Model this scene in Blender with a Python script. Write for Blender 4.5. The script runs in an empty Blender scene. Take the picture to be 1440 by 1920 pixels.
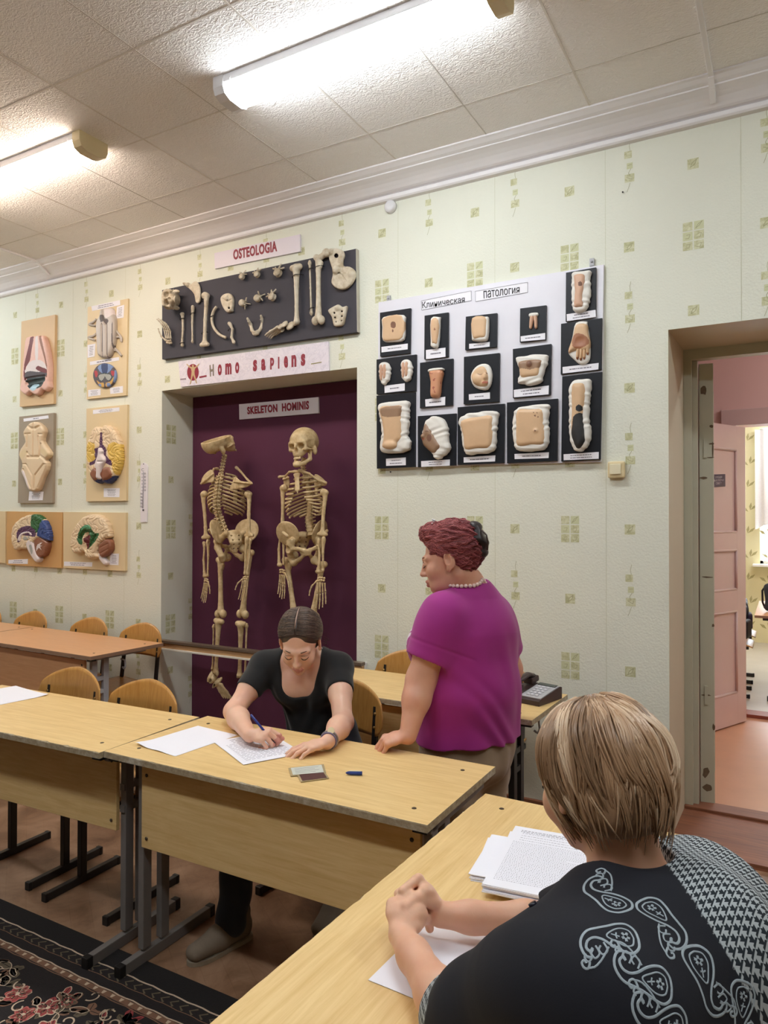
import bpy, bmesh, math, random
import numpy as np
from mathutils import Vector, Matrix
random.seed(7); NR = np.random.RandomState(7)
SC = bpy.context.scene; COL = SC.collection
PI = math.pi
# ---------------------------------------------------------------- camera model (1440 x 1920)
CF = 1344.85; YAW = .510719; PIT = .0109083; ROL = .000975; EYE = np.array([0, 0, 1.57])
_fw = np.array([-math.sin(YAW), math.cos(YAW), 0]); _up = np.array([0, 0, 1.]); _r = np.cross(_fw, _up)
CFW = _fw*math.cos(PIT)+_up*math.sin(PIT); CUP = np.cross(_r, CFW)
CRT = _r*math.cos(ROL)+CUP*math.sin(ROL); CUP = CUP*math.cos(ROL)-_r*math.sin(ROL)
def ray(u, v): return CFW+CRT*(u-720)/CF-CUP*(v-960)/CF
def atY(u, v, y): d = ray(u, v); return EYE+d*(y/d[1])
def atZ(u, v, z): d = ray(u, v); return EYE+d*((z-1.57)/d[2])
def atX(u, v, x): d = ray(u, v); return EYE+d*(x/d[0])
def atD(u, v, t): return EYE+ray(u, v)*t
# ---------------------------------------------------------------- materials
def lin(c): return tuple(((x/255)/12.92 if x/255 <= .04045 else ((x/255+.055)/1.055)**2.4) for x in c)
MATS = {}
class NT:
    def __init__(s, name):
        s.m = bpy.data.materials.new(name); s.m.use_nodes = True; s.t = s.m.node_tree; s.t.nodes.clear()
        s.out = s.n('ShaderNodeOutputMaterial'); s.b = s.n('ShaderNodeBsdfPrincipled'); s.l(s.b.outputs[0], s.out.inputs[0])
    def n(s, t, **k):
        x = s.t.nodes.new(t)
        for a, v in k.items(): setattr(x, a, v)
        return x
    def l(s, a, b): s.t.links.new(a, b)
    def val(s, sock, v):
        if hasattr(v, 'links'): s.l(v, sock)
        else: sock.default_value = v
    def math(s, op, a, b=None, c=None):
        x = s.n('ShaderNodeMath', operation=op); s.val(x.inputs[0], a)
        if b is not None: s.val(x.inputs[1], b)
        if c is not None: s.val(x.inputs[2], c)
        return x.outputs[0]
    def mix(s, f, a, b):
        x = s.n('ShaderNodeMix', data_type='RGBA'); s.val(x.inputs[0], f)
        for i, v in ((6, a), (7, b)):
            if hasattr(v, 'links'): s.l(v, x.inputs[i])
            else: x.inputs[i].default_value = (*v, 1)
        return x.outputs[2]
    def coord(s, kind='Object', scale=(1, 1, 1), rot=(0, 0, 0), loc=(0, 0, 0)):
        c = s.n('ShaderNodeTexCoord'); m = s.n('ShaderNodeMapping')
        m.inputs['Scale'].default_value = scale; m.inputs['Rotation'].default_value = rot; m.inputs['Location'].default_value = loc
        s.l(c.outputs[kind], m.inputs[0]); return m.outputs[0]
    def noise(s, vec, scale, detail=4, rough=.55, dist=0):
        x = s.n('ShaderNodeTexNoise'); s.l(vec, x.inputs['Vector']); x.inputs['Scale'].default_value = scale
        x.inputs['Detail'].default_value = detail; x.inputs['Roughness'].default_value = rough; x.inputs['Distortion'].default_value = dist
        return x.outputs[0]
    def voro(s, vec, scale, feature='F1', out='Distance', rnd=1):
        x = s.n('ShaderNodeTexVoronoi', feature=feature); s.l(vec, x.inputs['Vector']); x.inputs['Scale'].default_value = scale
        x.inputs['Randomness'].default_value = rnd; return x.outputs[out]
    def ramp(s, f, *st):
        x = s.n('ShaderNodeValToRGB'); s.l(f, x.inputs[0]); e = x.color_ramp.elements
        while len(e) < len(st): e.new(.5)
        for q, (p, c) in zip(e, st): q.position = p; q.color = (*c, 1) if len(c) == 3 else c
        return x.outputs[0]
    def sep(s, v): x = s.n('ShaderNodeSeparateXYZ'); s.l(v, x.inputs[0]); return x.outputs
    def bump(s, h, strength=.3, dist=.01):
        x = s.n('ShaderNodeBump'); s.l(h, x.inputs['Height']); x.inputs['Strength'].default_value = strength
        x.inputs['Distance'].default_value = dist; s.l(x.outputs[0], s.b.inputs['Normal']); return x
    def col(s, c): s.val(s.b.inputs['Base Color'], c if hasattr(c, 'links') else (*c, 1))
    def rough(s, r): s.val(s.b.inputs['Roughness'], r)
def M(name, c, rough=.6, var=.12, vs=6, bump=0, bs=60, bd=.002, metal=0, sss=0, spec=.5, stretch=(1, 1, 1)):
    """plain procedural material: base colour with soft noise variation and optional fine bump"""
    if name in MATS: return MATS[name]
    t = NT(name); v = t.coord('Object', stretch); c = lin(c)
    n = t.noise(v, vs, 5)
    t.col(t.mix(n, tuple(x*(1-var) for x in c), tuple(min(1, x*(1+var)) for x in c)))
    t.rough(rough); t.b.inputs['Metallic'].default_value = metal; t.b.inputs['Specular IOR Level'].default_value = spec
    if sss:
        t.b.inputs['Subsurface Weight'].default_value = sss; t.b.inputs['Subsurface Radius'].default_value = (.012, .004, .0025)
        t.b.inputs['Subsurface Scale'].default_value = .6
    if bump: t.bump(t.noise(v, bs, 3), bump, bd)
    MATS[name] = t.m; return t.m
def wood(name, c1, c2, axis=0, rough=.4, scale=1., wear=0, coat=0):
    if name in MATS: return MATS[name]
    t = NT(name); s = [14, 14, 14]; s[axis] = 1.1
    v = t.coord('Object', tuple(x*scale for x in s)); n = t.noise(v, 3.2, 8, .62, 1.2)
    s2 = [70, 70, 70]; s2[axis] = 3; f = t.noise(t.coord('Object', tuple(x*scale for x in s2)), 2.2, 4, .6)
    g = t.math('ADD', t.math('MULTIPLY', n, .65), t.math('MULTIPLY', f, .35))
    c = t.ramp(g, (.33, lin(c2)), (.62, lin(c1)))
    if wear:
        w = t.noise(t.coord('Object'), 2.3, 5, .6); m = t.ramp(w, (.52, (0, 0, 0)), (.75, (wear,)*3))
        c = t.mix(m, c, lin([min(255, x*1.06+10) for x in c1]))
    t.col(c); t.rough(t.math('ADD', rough, t.math('MULTIPLY', n, .15))); t.bump(g, .06, .002)
    if coat: t.b.inputs['Coat Weight'].default_value = coat; t.b.inputs['Coat Roughness'].default_value = .2
    MATS[name] = t.m; return t.m
# ---------------------------------------------------------------- objects
def tag(o, label=None, cat=None, group=None, kind=None):
    if label: o['label'] = label
    if cat: o['category'] = cat
    if group: o['group'] = group
    if kind: o['kind'] = kind
    return o
def empty(name, loc=(0, 0, 0), rz=0, label=None, cat=None, group=None, parent=None):
    o = bpy.data.objects.new(name, None); COL.objects.link(o); o.location = loc; o.rotation_euler = (0, 0, rz); o.empty_display_size = .05
    if parent: o.parent = parent
    return tag(o, label, cat, group)
def copy_tree(o, parent=None):
    c = o.copy(); COL.objects.link(c)
    if parent: c.parent = parent
    for ch in list(o.children): copy_tree(ch, c)
    return c
def link(name, me, mat, parent=None, label=None, cat=None, group=None, kind=None):
    o = bpy.data.objects.new(name, me); COL.objects.link(o)
    for m in (mat if isinstance(mat, (list, tuple)) else [mat]): me.materials.append(m)
    if parent: o.parent = parent
    return tag(o, label, cat, group, kind)
def arrays_mesh(name, V, Fq, smooth=True, mi=None, fan=None):
    """mesh from numpy verts and a list/array of faces"""
    me = bpy.data.meshes.new(name); me.from_pydata([tuple(map(float, v)) for v in V], [], [tuple(map(int, q)) for q in Fq]); me.update()
    if smooth: me.polygons.foreach_set('use_smooth', [True]*len(me.polygons))
    if mi is not None: me.polygons.foreach_set('material_index', [int(x) for x in mi])
    return me
class MB:
    """collects simple solids and links them as one mesh object"""
    def __init__(s): s.v = []; s.f = []; s.mi = []; s.sm = []; s.cur = 0
    def add(s, V, Fc, smooth=False):
        b = len(s.v); s.v += [tuple(map(float, v)) for v in V]; s.f += [tuple(b+i for i in q) for q in Fc]
        s.mi += [s.cur]*len(Fc); s.sm += [smooth]*len(Fc); return s
    def hexa(s, P): return s.add(P, [(0, 3, 2, 1), (4, 5, 6, 7), (0, 1, 5, 4), (1, 2, 6, 5), (2, 3, 7, 6), (3, 0, 4, 7)])
    def box(s, c, h, R=None, bev=0):
        """centre c, half sizes h, optional rotation matrix, optional chamfer"""
        h = np.array(h, float)
        if bev <= 0:
            P = np.array([(-1, -1, -1), (1, -1, -1), (1, 1, -1), (-1, 1, -1), (-1, -1, 1), (1, -1, 1), (1, 1, 1), (-1, 1, 1)])*h
            Fc = [(0, 3, 2, 1), (4, 5, 6, 7), (0, 1, 5, 4), (1, 2, 6, 5), (2, 3, 7, 6), (3, 0, 4, 7)]
        else:
            bm = bmesh.new(); bmesh.ops.create_cube(bm, size=2)
            for v in bm.verts: v.co = Vector(v.co*1) * 1; v.co = Vector((v.co.x*h[0], v.co.y*h[1], v.co.z*h[2]))
            bmesh.ops.bevel(bm, geom=bm.edges[:], offset=min(bev, .95*min(h)), segments=2, affect='EDGES', profile=.6)
            bm.verts.index_update(); P = np.array([v.co[:] for v in bm.verts]); Fc = [tuple(v.index for v in f.verts) for f in bm.faces]; bm.free()
        if R is not None: P = P@np.array(R).T
        return s.add(P+np.array(c), Fc)
    def bar(s, a, b, w, d, up=(0, 0, 1), bev=0):
        """rectangular bar from a to b"""
        a = np.array(a, float); b = np.array(b, float); x = b-a; L = np.linalg.norm(x); x /= L; y = np.cross(up, x); y /= np.linalg.norm(y); z = np.cross(x, y)
        return s.box((a+b)/2, (L/2, w/2, d/2), np.stack([x, y, z], 1), bev)
    def cyl(s, a, b, r, r2=None, n=16, cap=True, smooth=True):
        a = np.array(a, float); b = np.array(b, float); x = (b-a)/np.linalg.norm(b-a); q = np.array([0, 0, 1.]) if abs(x[2]) < .9 else np.array([1., 0, 0])
        y = np.cross(q, x); y /= np.linalg.norm(y); z = np.cross(x, y); r2 = r if r2 is None else r2; P = []
        for c, rr in ((a, r), (b, r2)):
            for i in range(n): t = 2*PI*i/n; P.append(c+rr*(y*math.cos(t)+z*math.sin(t)))
        s.add(P, [(i, (i+1) % n, n+(i+1) % n, n+i) for i in range(n)], smooth)
        if cap: bq = len(s.v)-2*n; s.f += [tuple(bq+i for i in reversed(range(n))), tuple(bq+n+i for i in range(n))]; s.mi += [s.cur]*2; s.sm += [False]*2
        return s
    def tube(s, pts, rad, n=10, cap=True, flat=None):
        """swept tube, rad scalar or list; flat=(normal, factor) squashes the section along normal"""
        P = [np.array(p, float) for p in pts]; m = len(P); rad = [rad]*m if np.isscalar(rad) else rad
        T = [P[min(i+1, m-1)]-P[max(i-1, 0)] for i in range(m)]; T = [t/(np.linalg.norm(t)+1e-12) for t in T]
        q = np.array([0, 0, 1.]) if abs(T[0][2]) < .9 else np.array([1., 0, 0]); y = np.cross(q, T[0]); V = []
        for i in range(m):
            y = y-T[i]*np.dot(y, T[i]); y /= np.linalg.norm(y)+1e-12; z = np.cross(T[i], y)
            for k in range(n):
                a = 2*PI*k/n; o = rad[i]*(y*math.cos(a)+z*math.sin(a))
                if flat is not None: nn = np.array(flat[0], float); o = o-nn*np.dot(o, nn)*(1-flat[1])
                V.append(P[i]+o)
        Fc = [(i*n+k, i*n+(k+1) % n, (i+1)*n+(k+1) % n, (i+1)*n+k) for i in range(m-1) for k in range(n)]
        if cap: Fc += [tuple(reversed(range(n))), tuple((m-1)*n+k for k in range(n))]
        return s.add(V, Fc, True)
    def prism(s, poly, d0, d1, frame=None):
        """polygon (2D) extruded from d0 to d1; frame=(origin, ex, ey, en)"""
        o, ex, ey, en = [np.array(q, float) for q in (frame or ((0, 0, 0), (1, 0, 0), (0, 1, 0), (0, 0, 1)))]
        a = sum(poly[i][0]*poly[(i+1) % len(poly)][1]-poly[(i+1) % len(poly)][0]*poly[i][1] for i in range(len(poly)))
        if a < 0: poly = poly[::-1]
        n = len(poly); V = [o+ex*p[0]+ey*p[1]+en*d0 for p in poly]+[o+ex*p[0]+ey*p[1]+en*d1 for p in poly]
        return s.add(V, [tuple(reversed(range(n))), tuple(n+i for i in range(n))]+[(i, (i+1) % n, n+(i+1) % n, n+i) for i in range(n)])
    def lathe(s, prof, c=(0, 0, 0), axis='z', n=24):
        V = []
        for r, h in prof:
            for k in range(n):
                a = 2*PI*k/n; x, y = r*math.cos(a), r*math.sin(a)
                V.append({'z': (x, y, h), 'y': (x, h, y), 'x': (h, x, y)}[axis])
        V = np.array(V)+np.array(c); m = len(prof)
        return s.add(V, [(i*n+k, i*n+(k+1) % n, (i+1)*n+(k+1) % n, (i+1)*n+k) for i in range(m-1) for k in range(n)]+[tuple(range(n)), tuple((m-1)*n+k for k in range(n))], True)
    def build(s, name, mat, parent=None, label=None, cat=None, group=None, kind=None, fix=True):
        me = bpy.data.meshes.new(name); me.from_pydata(s.v, [], s.f); me.update()
        me.polygons.foreach_set('material_index', s.mi); me.polygons.foreach_set('use_smooth', s.sm)
        if fix:
            bm = bmesh.new(); bm.from_mesh(me); bmesh.ops.recalc_face_normals(bm, faces=bm.faces[:]); bm.to_mesh(me); bm.free()
        return link(name, me, mat, parent, label, cat, group, kind)
def text_mesh(body, size=1., bold=0., sx=1., extrude=.0005, spacing=1.):
    """flat text as a mesh, centred in x/y; returns verts, faces"""
    cu = bpy.data.curves.new('t', 'FONT'); cu.body = body; cu.size = size; cu.offset = bold; cu.extrude = extrude; cu.space_character = spacing
    cu.resolution_u = 3; o = bpy.data.objects.new('t', cu); COL.objects.link(o); dg = bpy.context.evaluated_depsgraph_get()
    me = o.evaluated_get(dg).to_mesh(); V = np.array([v.co[:] for v in me.vertices]); Fc = [tuple(p.vertices) for p in me.polygons]
    o.evaluated_get(dg).to_mesh_clear(); bpy.data.objects.remove(o); bpy.data.curves.remove(cu)
    if len(V) == 0: return np.zeros((0, 3)), []
    V[:, 0] *= sx; V[:, :2] -= (V[:, :2].max(0)+V[:, :2].min(0))/2; return V, Fc
def fit_text(body, w, h, bold=0., extrude=.0005):
    V, Fc = text_mesh(body, 1., bold, 1., 0.02, 1+2.2*bold)
    e = V[:, :2].max(0)-V[:, :2].min(0); V[:, 0] *= w/e[0]; V[:, 1] *= h/e[1]; V[:, 2] *= extrude/.02; return V, Fc
# ---------------------------------------------------------------- signed distance modelling
def nrm(v): v = np.array(v, float); return v/(np.linalg.norm(v)+1e-12)
def rotm(rx=0, ry=0, rz=0): return np.array((Matrix.Rotation(rz, 3, 'Z')@Matrix.Rotation(ry, 3, 'Y')@Matrix.Rotation(rx, 3, 'X')))
def frame(fwd, up):
    """columns right, forward, up"""
    f = nrm(fwd); r = nrm(np.cross(f, up)); u = np.cross(r, f); return np.stack([r, f, u], 1)
class SDF:
    def __init__(s, k=.01): s.p = []; s.k = k; s.disps = []
    def _add(s, fn, lo, hi, k, op): s.p.append((fn, np.array(lo, float), np.array(hi, float), s.k if k is None else k, op)); return s
    def cap(s, a, b, r1, r2=None, k=None, op='u'):
        a = np.array(a, float); b = np.array(b, float); r2 = r1 if r2 is None else r2; ba = b-a; bb = max(ba@ba, 1e-12); R = max(r1, r2)
        def fn(P):
            q = P-a; t = np.clip(q@ba/bb, 0, 1); return np.linalg.norm(q-t[:, None]*ba, axis=1)-(r1+(r2-r1)*t)
        return s._add(fn, np.minimum(a, b)-R, np.maximum(a, b)+R, k, op)
    def chain(s, pts, rs, k=None, op='u'):
        for i in range(len(pts)-1): s.cap(pts[i], pts[i+1], rs[i], rs[i+1], k, op)
        return s
    def ell(s, c, r, Rm=None, k=None, op='u'):
        c = np.array(c, float); r = np.array(r, float)*np.ones(3); Rm = np.eye(3) if Rm is None else np.array(Rm)
        e = np.sqrt(((Rm*r)**2).sum(1))
        def fn(P):
            q = (P-c)@Rm; k0 = np.linalg.norm(q/r, axis=1); k1 = np.linalg.norm(q/r**2, axis=1); return k0*(k0-1)/np.maximum(k1, 1e-9)
        return s._add(fn, c-e, c+e, k, op)
    def ecap(s, a, b, ra, rb, side, k=None, op='u', end=.5):
        """tapered limb with an elliptic section: ra=(half width along side, half depth)"""
        a = np.array(a, float); b = np.array(b, float); ba = b-a; L = np.linalg.norm(ba); ax = ba/L; sd = np.array(side, float); sd = nrm(sd-ax*(sd@ax)); g = np.cross(ax, sd)
        ra = np.array(ra, float); rb = np.array(rb, float); R = max(*ra, *rb)
        def fn(P):
            q = P-a; h = q@ax; t = np.clip(h/L, 0, 1); w = ra[0]+(rb[0]-ra[0])*t; d = ra[1]+(rb[1]-ra[1])*t; e = np.minimum(w, d)*end*2
            x = q@sd; y = q@g; z = h-t*L; k0 = np.sqrt((x/w)**2+(y/d)**2+(z/e)**2); k1 = np.sqrt((x/w**2)**2+(y/d**2)**2+(z/e**2)**2)
            return k0*(k0-1)/np.maximum(k1, 1e-9)
        return s._add(fn, np.minimum(a, b)-R, np.maximum(a, b)+R, k, op)
    def box(s, c, h, Rm=None, r=.0, k=None, op='u'):
        c = np.array(c, float); h = np.array(h, float); Rm = np.eye(3) if Rm is None else np.array(Rm); e = np.abs(Rm)@h
        def fn(P):
            q = np.abs((P-c)@Rm)-(h-r); return np.linalg.norm(np.maximum(q, 0), axis=1)+np.minimum(q.max(1), 0)-r
        return s._add(fn, c-e, c+e, k, op)
    def half(s, pt, n, k=None, op='i'):
        """keep the side the normal points away from"""
        pt = np.array(pt, float); n = nrm(n); return s._add(lambda P: (P-pt)@n, [-1e9]*3, [1e9]*3, k, op)
    def disp(s, f): s.disps.append(f); return s
    def ev(s, P, margin=1e9):
        d = np.full(len(P), 1e3, np.float64)
        for fn, lo, hi, k, op in s.p:
            if margin > 1e8 or op == 'i': m = slice(None); Q = P
            else:
                mm = ((P > lo-margin-k) & (P < hi+margin+k)).all(1); m = np.nonzero(mm)[0]
                if len(m) == 0: continue
                Q = P[m]
            e = fn(Q); c = d[m]
            if op == 'u': a, b = c, e
            else: a, b = -c, (e if op == 's' else -e)
            if k > 0: h = np.maximum(k-np.abs(a-b), 0)/k; r = np.minimum(a, b)-h*h*k*.25
            else: r = np.minimum(a, b)
            d[m] = r if op == 'u' else -r
        for f in s.disps: d = d+f(P)
        return d
    def arrays(s, res, pad=.01, smooth=1):
        pad += .7*max(p[3] for p in s.p)
        lo = np.min([p[1] for p in s.p if p[4] == 'u'], 0)-pad; hi = np.max([p[2] for p in s.p if p[4] == 'u'], 0)+pad
        B = 8; nb = np.ceil((hi-lo)/(res*B)).astype(int); n = nb*B+1
        g = np.stack(np.meshgrid(*[np.arange(k) for k in nb], indexing='ij'), -1).reshape(-1, 3)
        cen = lo+(g+.5)*B*res; dc = s.ev(cen); act = np.abs(dc) < B*res*.5*1.733*1.6+.004
        vol = np.full(n, 1., np.float32); G = np.repeat(np.repeat(np.repeat((np.where(dc > 0, 1, -1)).reshape(nb).astype(np.float32), B, 0), B, 1), B, 2)
        vol[:-1, :-1, :-1] = G; del G
        ga = g[act]; o = np.stack(np.meshgrid(*[np.arange(B+1)]*3, indexing='ij'), -1).reshape(-1, 3)
        idx = (ga[:, None, :]*B+o[None]).reshape(-1, 3); flat = np.unique(np.ravel_multi_index(idx.T, n)); idx = np.stack(np.unravel_index(flat, n), 1)
        vals = np.empty(len(idx), np.float32)
        for i in range(0, len(idx), 400000): vals[i:i+400000] = s.ev(lo+idx[i:i+400000]*res, res*3+.003)
        vol.reshape(-1)[flat] = vals
        cell = idx[(idx < n-1).all(1)]; cf = np.ravel_multi_index(cell.T, n); st = np.array([n[1]*n[2], n[2], 1]); vr = vol.reshape(-1)
        cor = np.array([(i, j, k) for i in (0, 1) for j in (0, 1) for k in (0, 1)]); cv = np.stack([vr[cf+c@st] for c in cor], 1); ins = cv < 0
        mx = ins.any(1) & ~ins.all(1); cell = cell[mx]; cf = cf[mx]; cv = cv[mx]
        acc = np.zeros((len(cf), 3)); cnt = np.zeros(len(cf))
        for a in range(8):
            for ax in range(3):
                if cor[a][ax] == 0:
                    b = a+(4, 2, 1)[ax]; va, vb = cv[:, a], cv[:, b]; cr = (va < 0) != (vb < 0); t = np.where(cr, va/np.where(cr, va-vb, 1), 0)
                    p = np.tile(cor[a].astype(float), (len(cf), 1)); p[:, ax] += t; acc += p*cr[:, None]; cnt += cr
        V = lo+(cell+acc/cnt[:, None])*res
        order = np.argsort(cf); scf = cf[order]
        def find(k):
            q = np.searchsorted(scf, k); q = np.minimum(q, len(scf)-1); return np.where(scf[q] == k, order[q], -1)
        F = []
        inner = (idx > 0).all(1) & (idx < n-1).all(1); pf = flat[inner]; v0 = vr[pf]
        for ax in range(3):
            v1 = vr[pf+st[ax]]; cr = (v0 < 0) != (v1 < 0); e = pf[cr]; b, c = [st[i] for i in ((1, 2), (2, 0), (0, 1))[ax]]
            q = np.stack([find(e-b-c), find(e-c), find(e), find(e-b)], 1); fl = v0[cr] < 0; q[~fl] = q[~fl][:, ::-1]; F.append(q[(q >= 0).all(1)])
        F = np.concatenate(F)
        for _ in range(smooth):
            A = np.zeros_like(V); N = np.zeros(len(V))
            for i in range(4):
                for j in (1, 3): np.add.at(A, F[:, i], V[F[:, (i+j) % 4]]); np.add.at(N, F[:, i], 1)
            V = V*.5+.5*A/np.maximum(N, 1)[:, None]
        return V, F
    def mesh(s, name, res, mat, parent=None, smooth=1, mi=None, xf=None, largest=False, **k):
        V, Fq = s.arrays(res, smooth=smooth); ind = None
        if largest:
            lab = np.arange(len(V))
            while True:
                m = lab[Fq].min(1); new = lab.copy()
                for i in range(4): np.minimum.at(new, Fq[:, i], m)
                new = new[new]
                if (new == lab).all(): break
                lab = new
            c = np.bincount(lab, minlength=len(V)); keep = lab == c.argmax(); Fq = Fq[keep[Fq[:, 0]]]; re = np.cumsum(keep)-1; V = V[keep]; Fq = re[Fq]
        if mi is not None: ind = mi(V[Fq].mean(1))
        if xf is not None: V = xf(V)
        me = bpy.data.meshes.new(name); me.vertices.add(len(V)); me.vertices.foreach_set('co', V.astype(np.float32).ravel())
        me.loops.add(Fq.size); me.loops.foreach_set('vertex_index', Fq.astype(np.int32).ravel()); me.polygons.add(len(Fq))
        me.polygons.foreach_set('loop_start', np.arange(0, Fq.size, 4, dtype=np.int32)); me.polygons.foreach_set('loop_total', np.full(len(Fq), 4, np.int32))
        me.polygons.foreach_set('use_smooth', np.ones(len(Fq), bool))
        if ind is not None: me.polygons.foreach_set('material_index', ind.astype(np.int32))
        me.update(calc_edges=True); me.validate(); return link(name, me, mat, parent, **k)
def inpoly(P, poly):
    P = np.asarray(P, float); poly = np.asarray(poly, float); x, y = P[:, 0], P[:, 1]; r = np.zeros(len(P), bool); n = len(poly)
    for i in range(n):
        x0, y0 = poly[i-1]; x1, y1 = poly[i]
        if y0 == y1: continue
        c = ((y1 > y) != (y0 > y)) & (x < (x0-x1)*(y-y1)/(y0-y1)+x1); r ^= c
    return r
def dpoly(P, poly, closed=True):
    """unsigned distance from points to a polyline"""
    P = np.asarray(P, float); poly = np.asarray(poly, float); d = np.full(len(P), 1e9)
    for i in range(0 if closed else 1, len(poly)):
        a, b = poly[i-1], poly[i]; ba = b-a; t = np.clip(((P-a)@ba)/max(ba@ba, 1e-12), 0, 1); d = np.minimum(d, np.linalg.norm(P-a-t[:, None]*ba, axis=1))
    return d
def smoothpoly(poly, n=4):
    """Catmull-Rom closed outline"""
    p = np.asarray(poly, float); m = len(p); o = []
    for i in range(m):
        a, b, c, d = p[i-1], p[i], p[(i+1) % m], p[(i+2) % m]
        for k in range(n): t = k/n; o.append(.5*(2*b+(c-a)*t+(2*a-5*b+4*c-d)*t*t+(3*b-a-3*c+d)*t**3))
    return np.array(o)
def spline(pts, n=8):
    p = np.asarray(pts, float); m = len(p); o = []
    for i in range(m-1):
        a, b, c, d = p[max(i-1, 0)], p[i], p[i+1], p[min(i+2, m-1)]
        for k in range(n): t = k/n; o.append(.5*(2*b+(c-a)*t+(2*a-5*b+4*c-d)*t*t+(3*b-a-3*c+d)*t**3))
    o.append(p[-1]); return np.array(o)
# ================================================================ materials of the room
def wallpaper(name, c, bumpk=.35):
    t = NT(name); v = t.coord('Object')
    a = t.noise(v, 140, 3, .6); b = t.voro(v, 95, 'SMOOTH_F1'); h = t.math('ADD', t.math('MULTIPLY', a, .6), t.math('MULTIPLY', b, .7))
    n = t.noise(v, 1.1, 5, .6); t.col(t.mix(n, lin([x*.965 for x in c]), lin([min(255, x*1.02) for x in c]))); t.rough(.75); t.bump(h, bumpk, .004); return t.m
M_WALL = wallpaper('wallpaper_pale_green', (228, 229, 214))
def motif_mat():
    t = NT('wallpaper_motif'); v = t.coord('Object')
    n = t.noise(v, 33, 3, .7, .6); t.col(t.ramp(n, (.38, lin((186, 185, 142))), (.5, lin((203, 202, 162))), (.62, lin((216, 216, 184))))); t.rough(.7); t.bump(t.noise(v, 90, 3), .4, .003); return t.m
M_MOTIF = motif_mat(); M_MOTIFL = M('wallpaper_motif_pale', (206, 208, 168), .7, .1, 60)
M_MLINE = M('wallpaper_sketch_line', (164, 162, 122), .7, .2, 40)
M_REVEAL = M('painted_plaster_cream', (205, 197, 172), .55, .06, 3, .15, 30, .003)
M_CORN = M('cornice_white_paint', (236, 233, 234), .5, .04, 4, .08, 30, .003)
M_PAINT = None
def chipped():
    t = NT('chipped_door_paint'); v = t.coord('Object'); w = t.coord('Object', (1, 1, .35))
    n = t.noise(w, 9, 6, .7, .5); n2 = t.noise(v, 2.5, 4); m = t.ramp(n, (.262, (1, 1, 1)), (.285, (0, 0, 0)))
    c = t.mix(n2, lin((186, 184, 164)), lin((208, 206, 188))); t.col(t.mix(m, c, lin((98, 84, 66)))); t.rough(.5); t.bump(n, .12, .006); return t.m
M_PAINT = chipped()
def ceil_mat():
    t = NT('foam_ceiling_panel'); v = t.coord('Object'); s = t.sep(v)
    # stippled foam relief, elongated a little along the room
    w = t.coord('Object', (1, 1.7, 1)); a = t.noise(w, 40, 2, .55, 1.3); r = t.ramp(a, (.38, (0, 0, 0)), (.64, (1, 1, 1)))
    n = t.noise(v, .9, 4)
    t.col(t.mix(n, lin((243, 239, 236)), lin((250, 248, 246)))); t.rough(.7); t.bump(r, .5, .006); return t.m
M_CEIL = ceil_mat(); M_CEILSEAM = M('ceiling_seam', (226, 220, 212), .7, .08); M_SEAMD = M('ceiling_seam_dark', (206, 200, 192), .8, .1)  # panel seams in two tones, the second slightly darker
def floor_mat():
    t = NT('brown_parquet_linoleum'); v = t.coord('Object'); n = t.noise(v, 5, 7, .65, .8); b = t.n('ShaderNodeTexBrick'); m = t.coord('Object', (1, 1, 1), (0, 0, .6)); t.l(m, b.inputs[0])
    b.inputs['Scale'].default_value = 3.2; b.inputs['Color1'].default_value = (.42, .42, .42, 1); b.inputs['Color2'].default_value = (.6, .6, .6, 1); b.inputs['Mortar'].default_value = (.42, .42, .42, 1); b.inputs['Mortar Size'].default_value = .006
    g = t.math('ADD', t.math('MULTIPLY', n, .75), t.math('MULTIPLY', b.outputs[0], .3))
    t.col(t.ramp(g, (.36, lin((104, 74, 52))), (.52, lin((140, 106, 80))), (.68, lin((165, 132, 106))))); t.rough(t.math('ADD', .28, t.math('MULTIPLY', n, .25))); return t.m
M_FLOOR = floor_mat()
M_PINK = M('corridor_pink_paint', (234, 202, 194), .45, .04, 2, .05, 20, .004)
M_PINKDOOR = M('pink_gloss_door_paint', (212, 188, 182), .28, .05, 4, .06, 25, .003)
M_HALLFLOOR = M('orange_brown_floor_paint', (200, 146, 112), .3, .12, 5, .05, 14, .003)
M_THRESH = wood('worn_brown_threshold', (150, 96, 68), (112, 68, 48), 0, .45, .7, .3)
M_YELLOW = wallpaper('wallpaper_yellow_classroom', (224, 215, 172), .15)
M_LEAF = M('yellow_wallpaper_leaf', (170, 160, 112), .7, .1)
M_LFLOOR = M('pale_grey_linoleum', (196, 186, 172), .4, .1, 6)
W = 3.7; CZ = 3.58; XL = -7.2; XR = 2.2; YB = -3.2; ND = .314; DD = .49
NX0, NX1, NZ = -3.899, -2.261, 2.493; DX0, DX1, DZ = -.494, .92, 2.493
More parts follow.
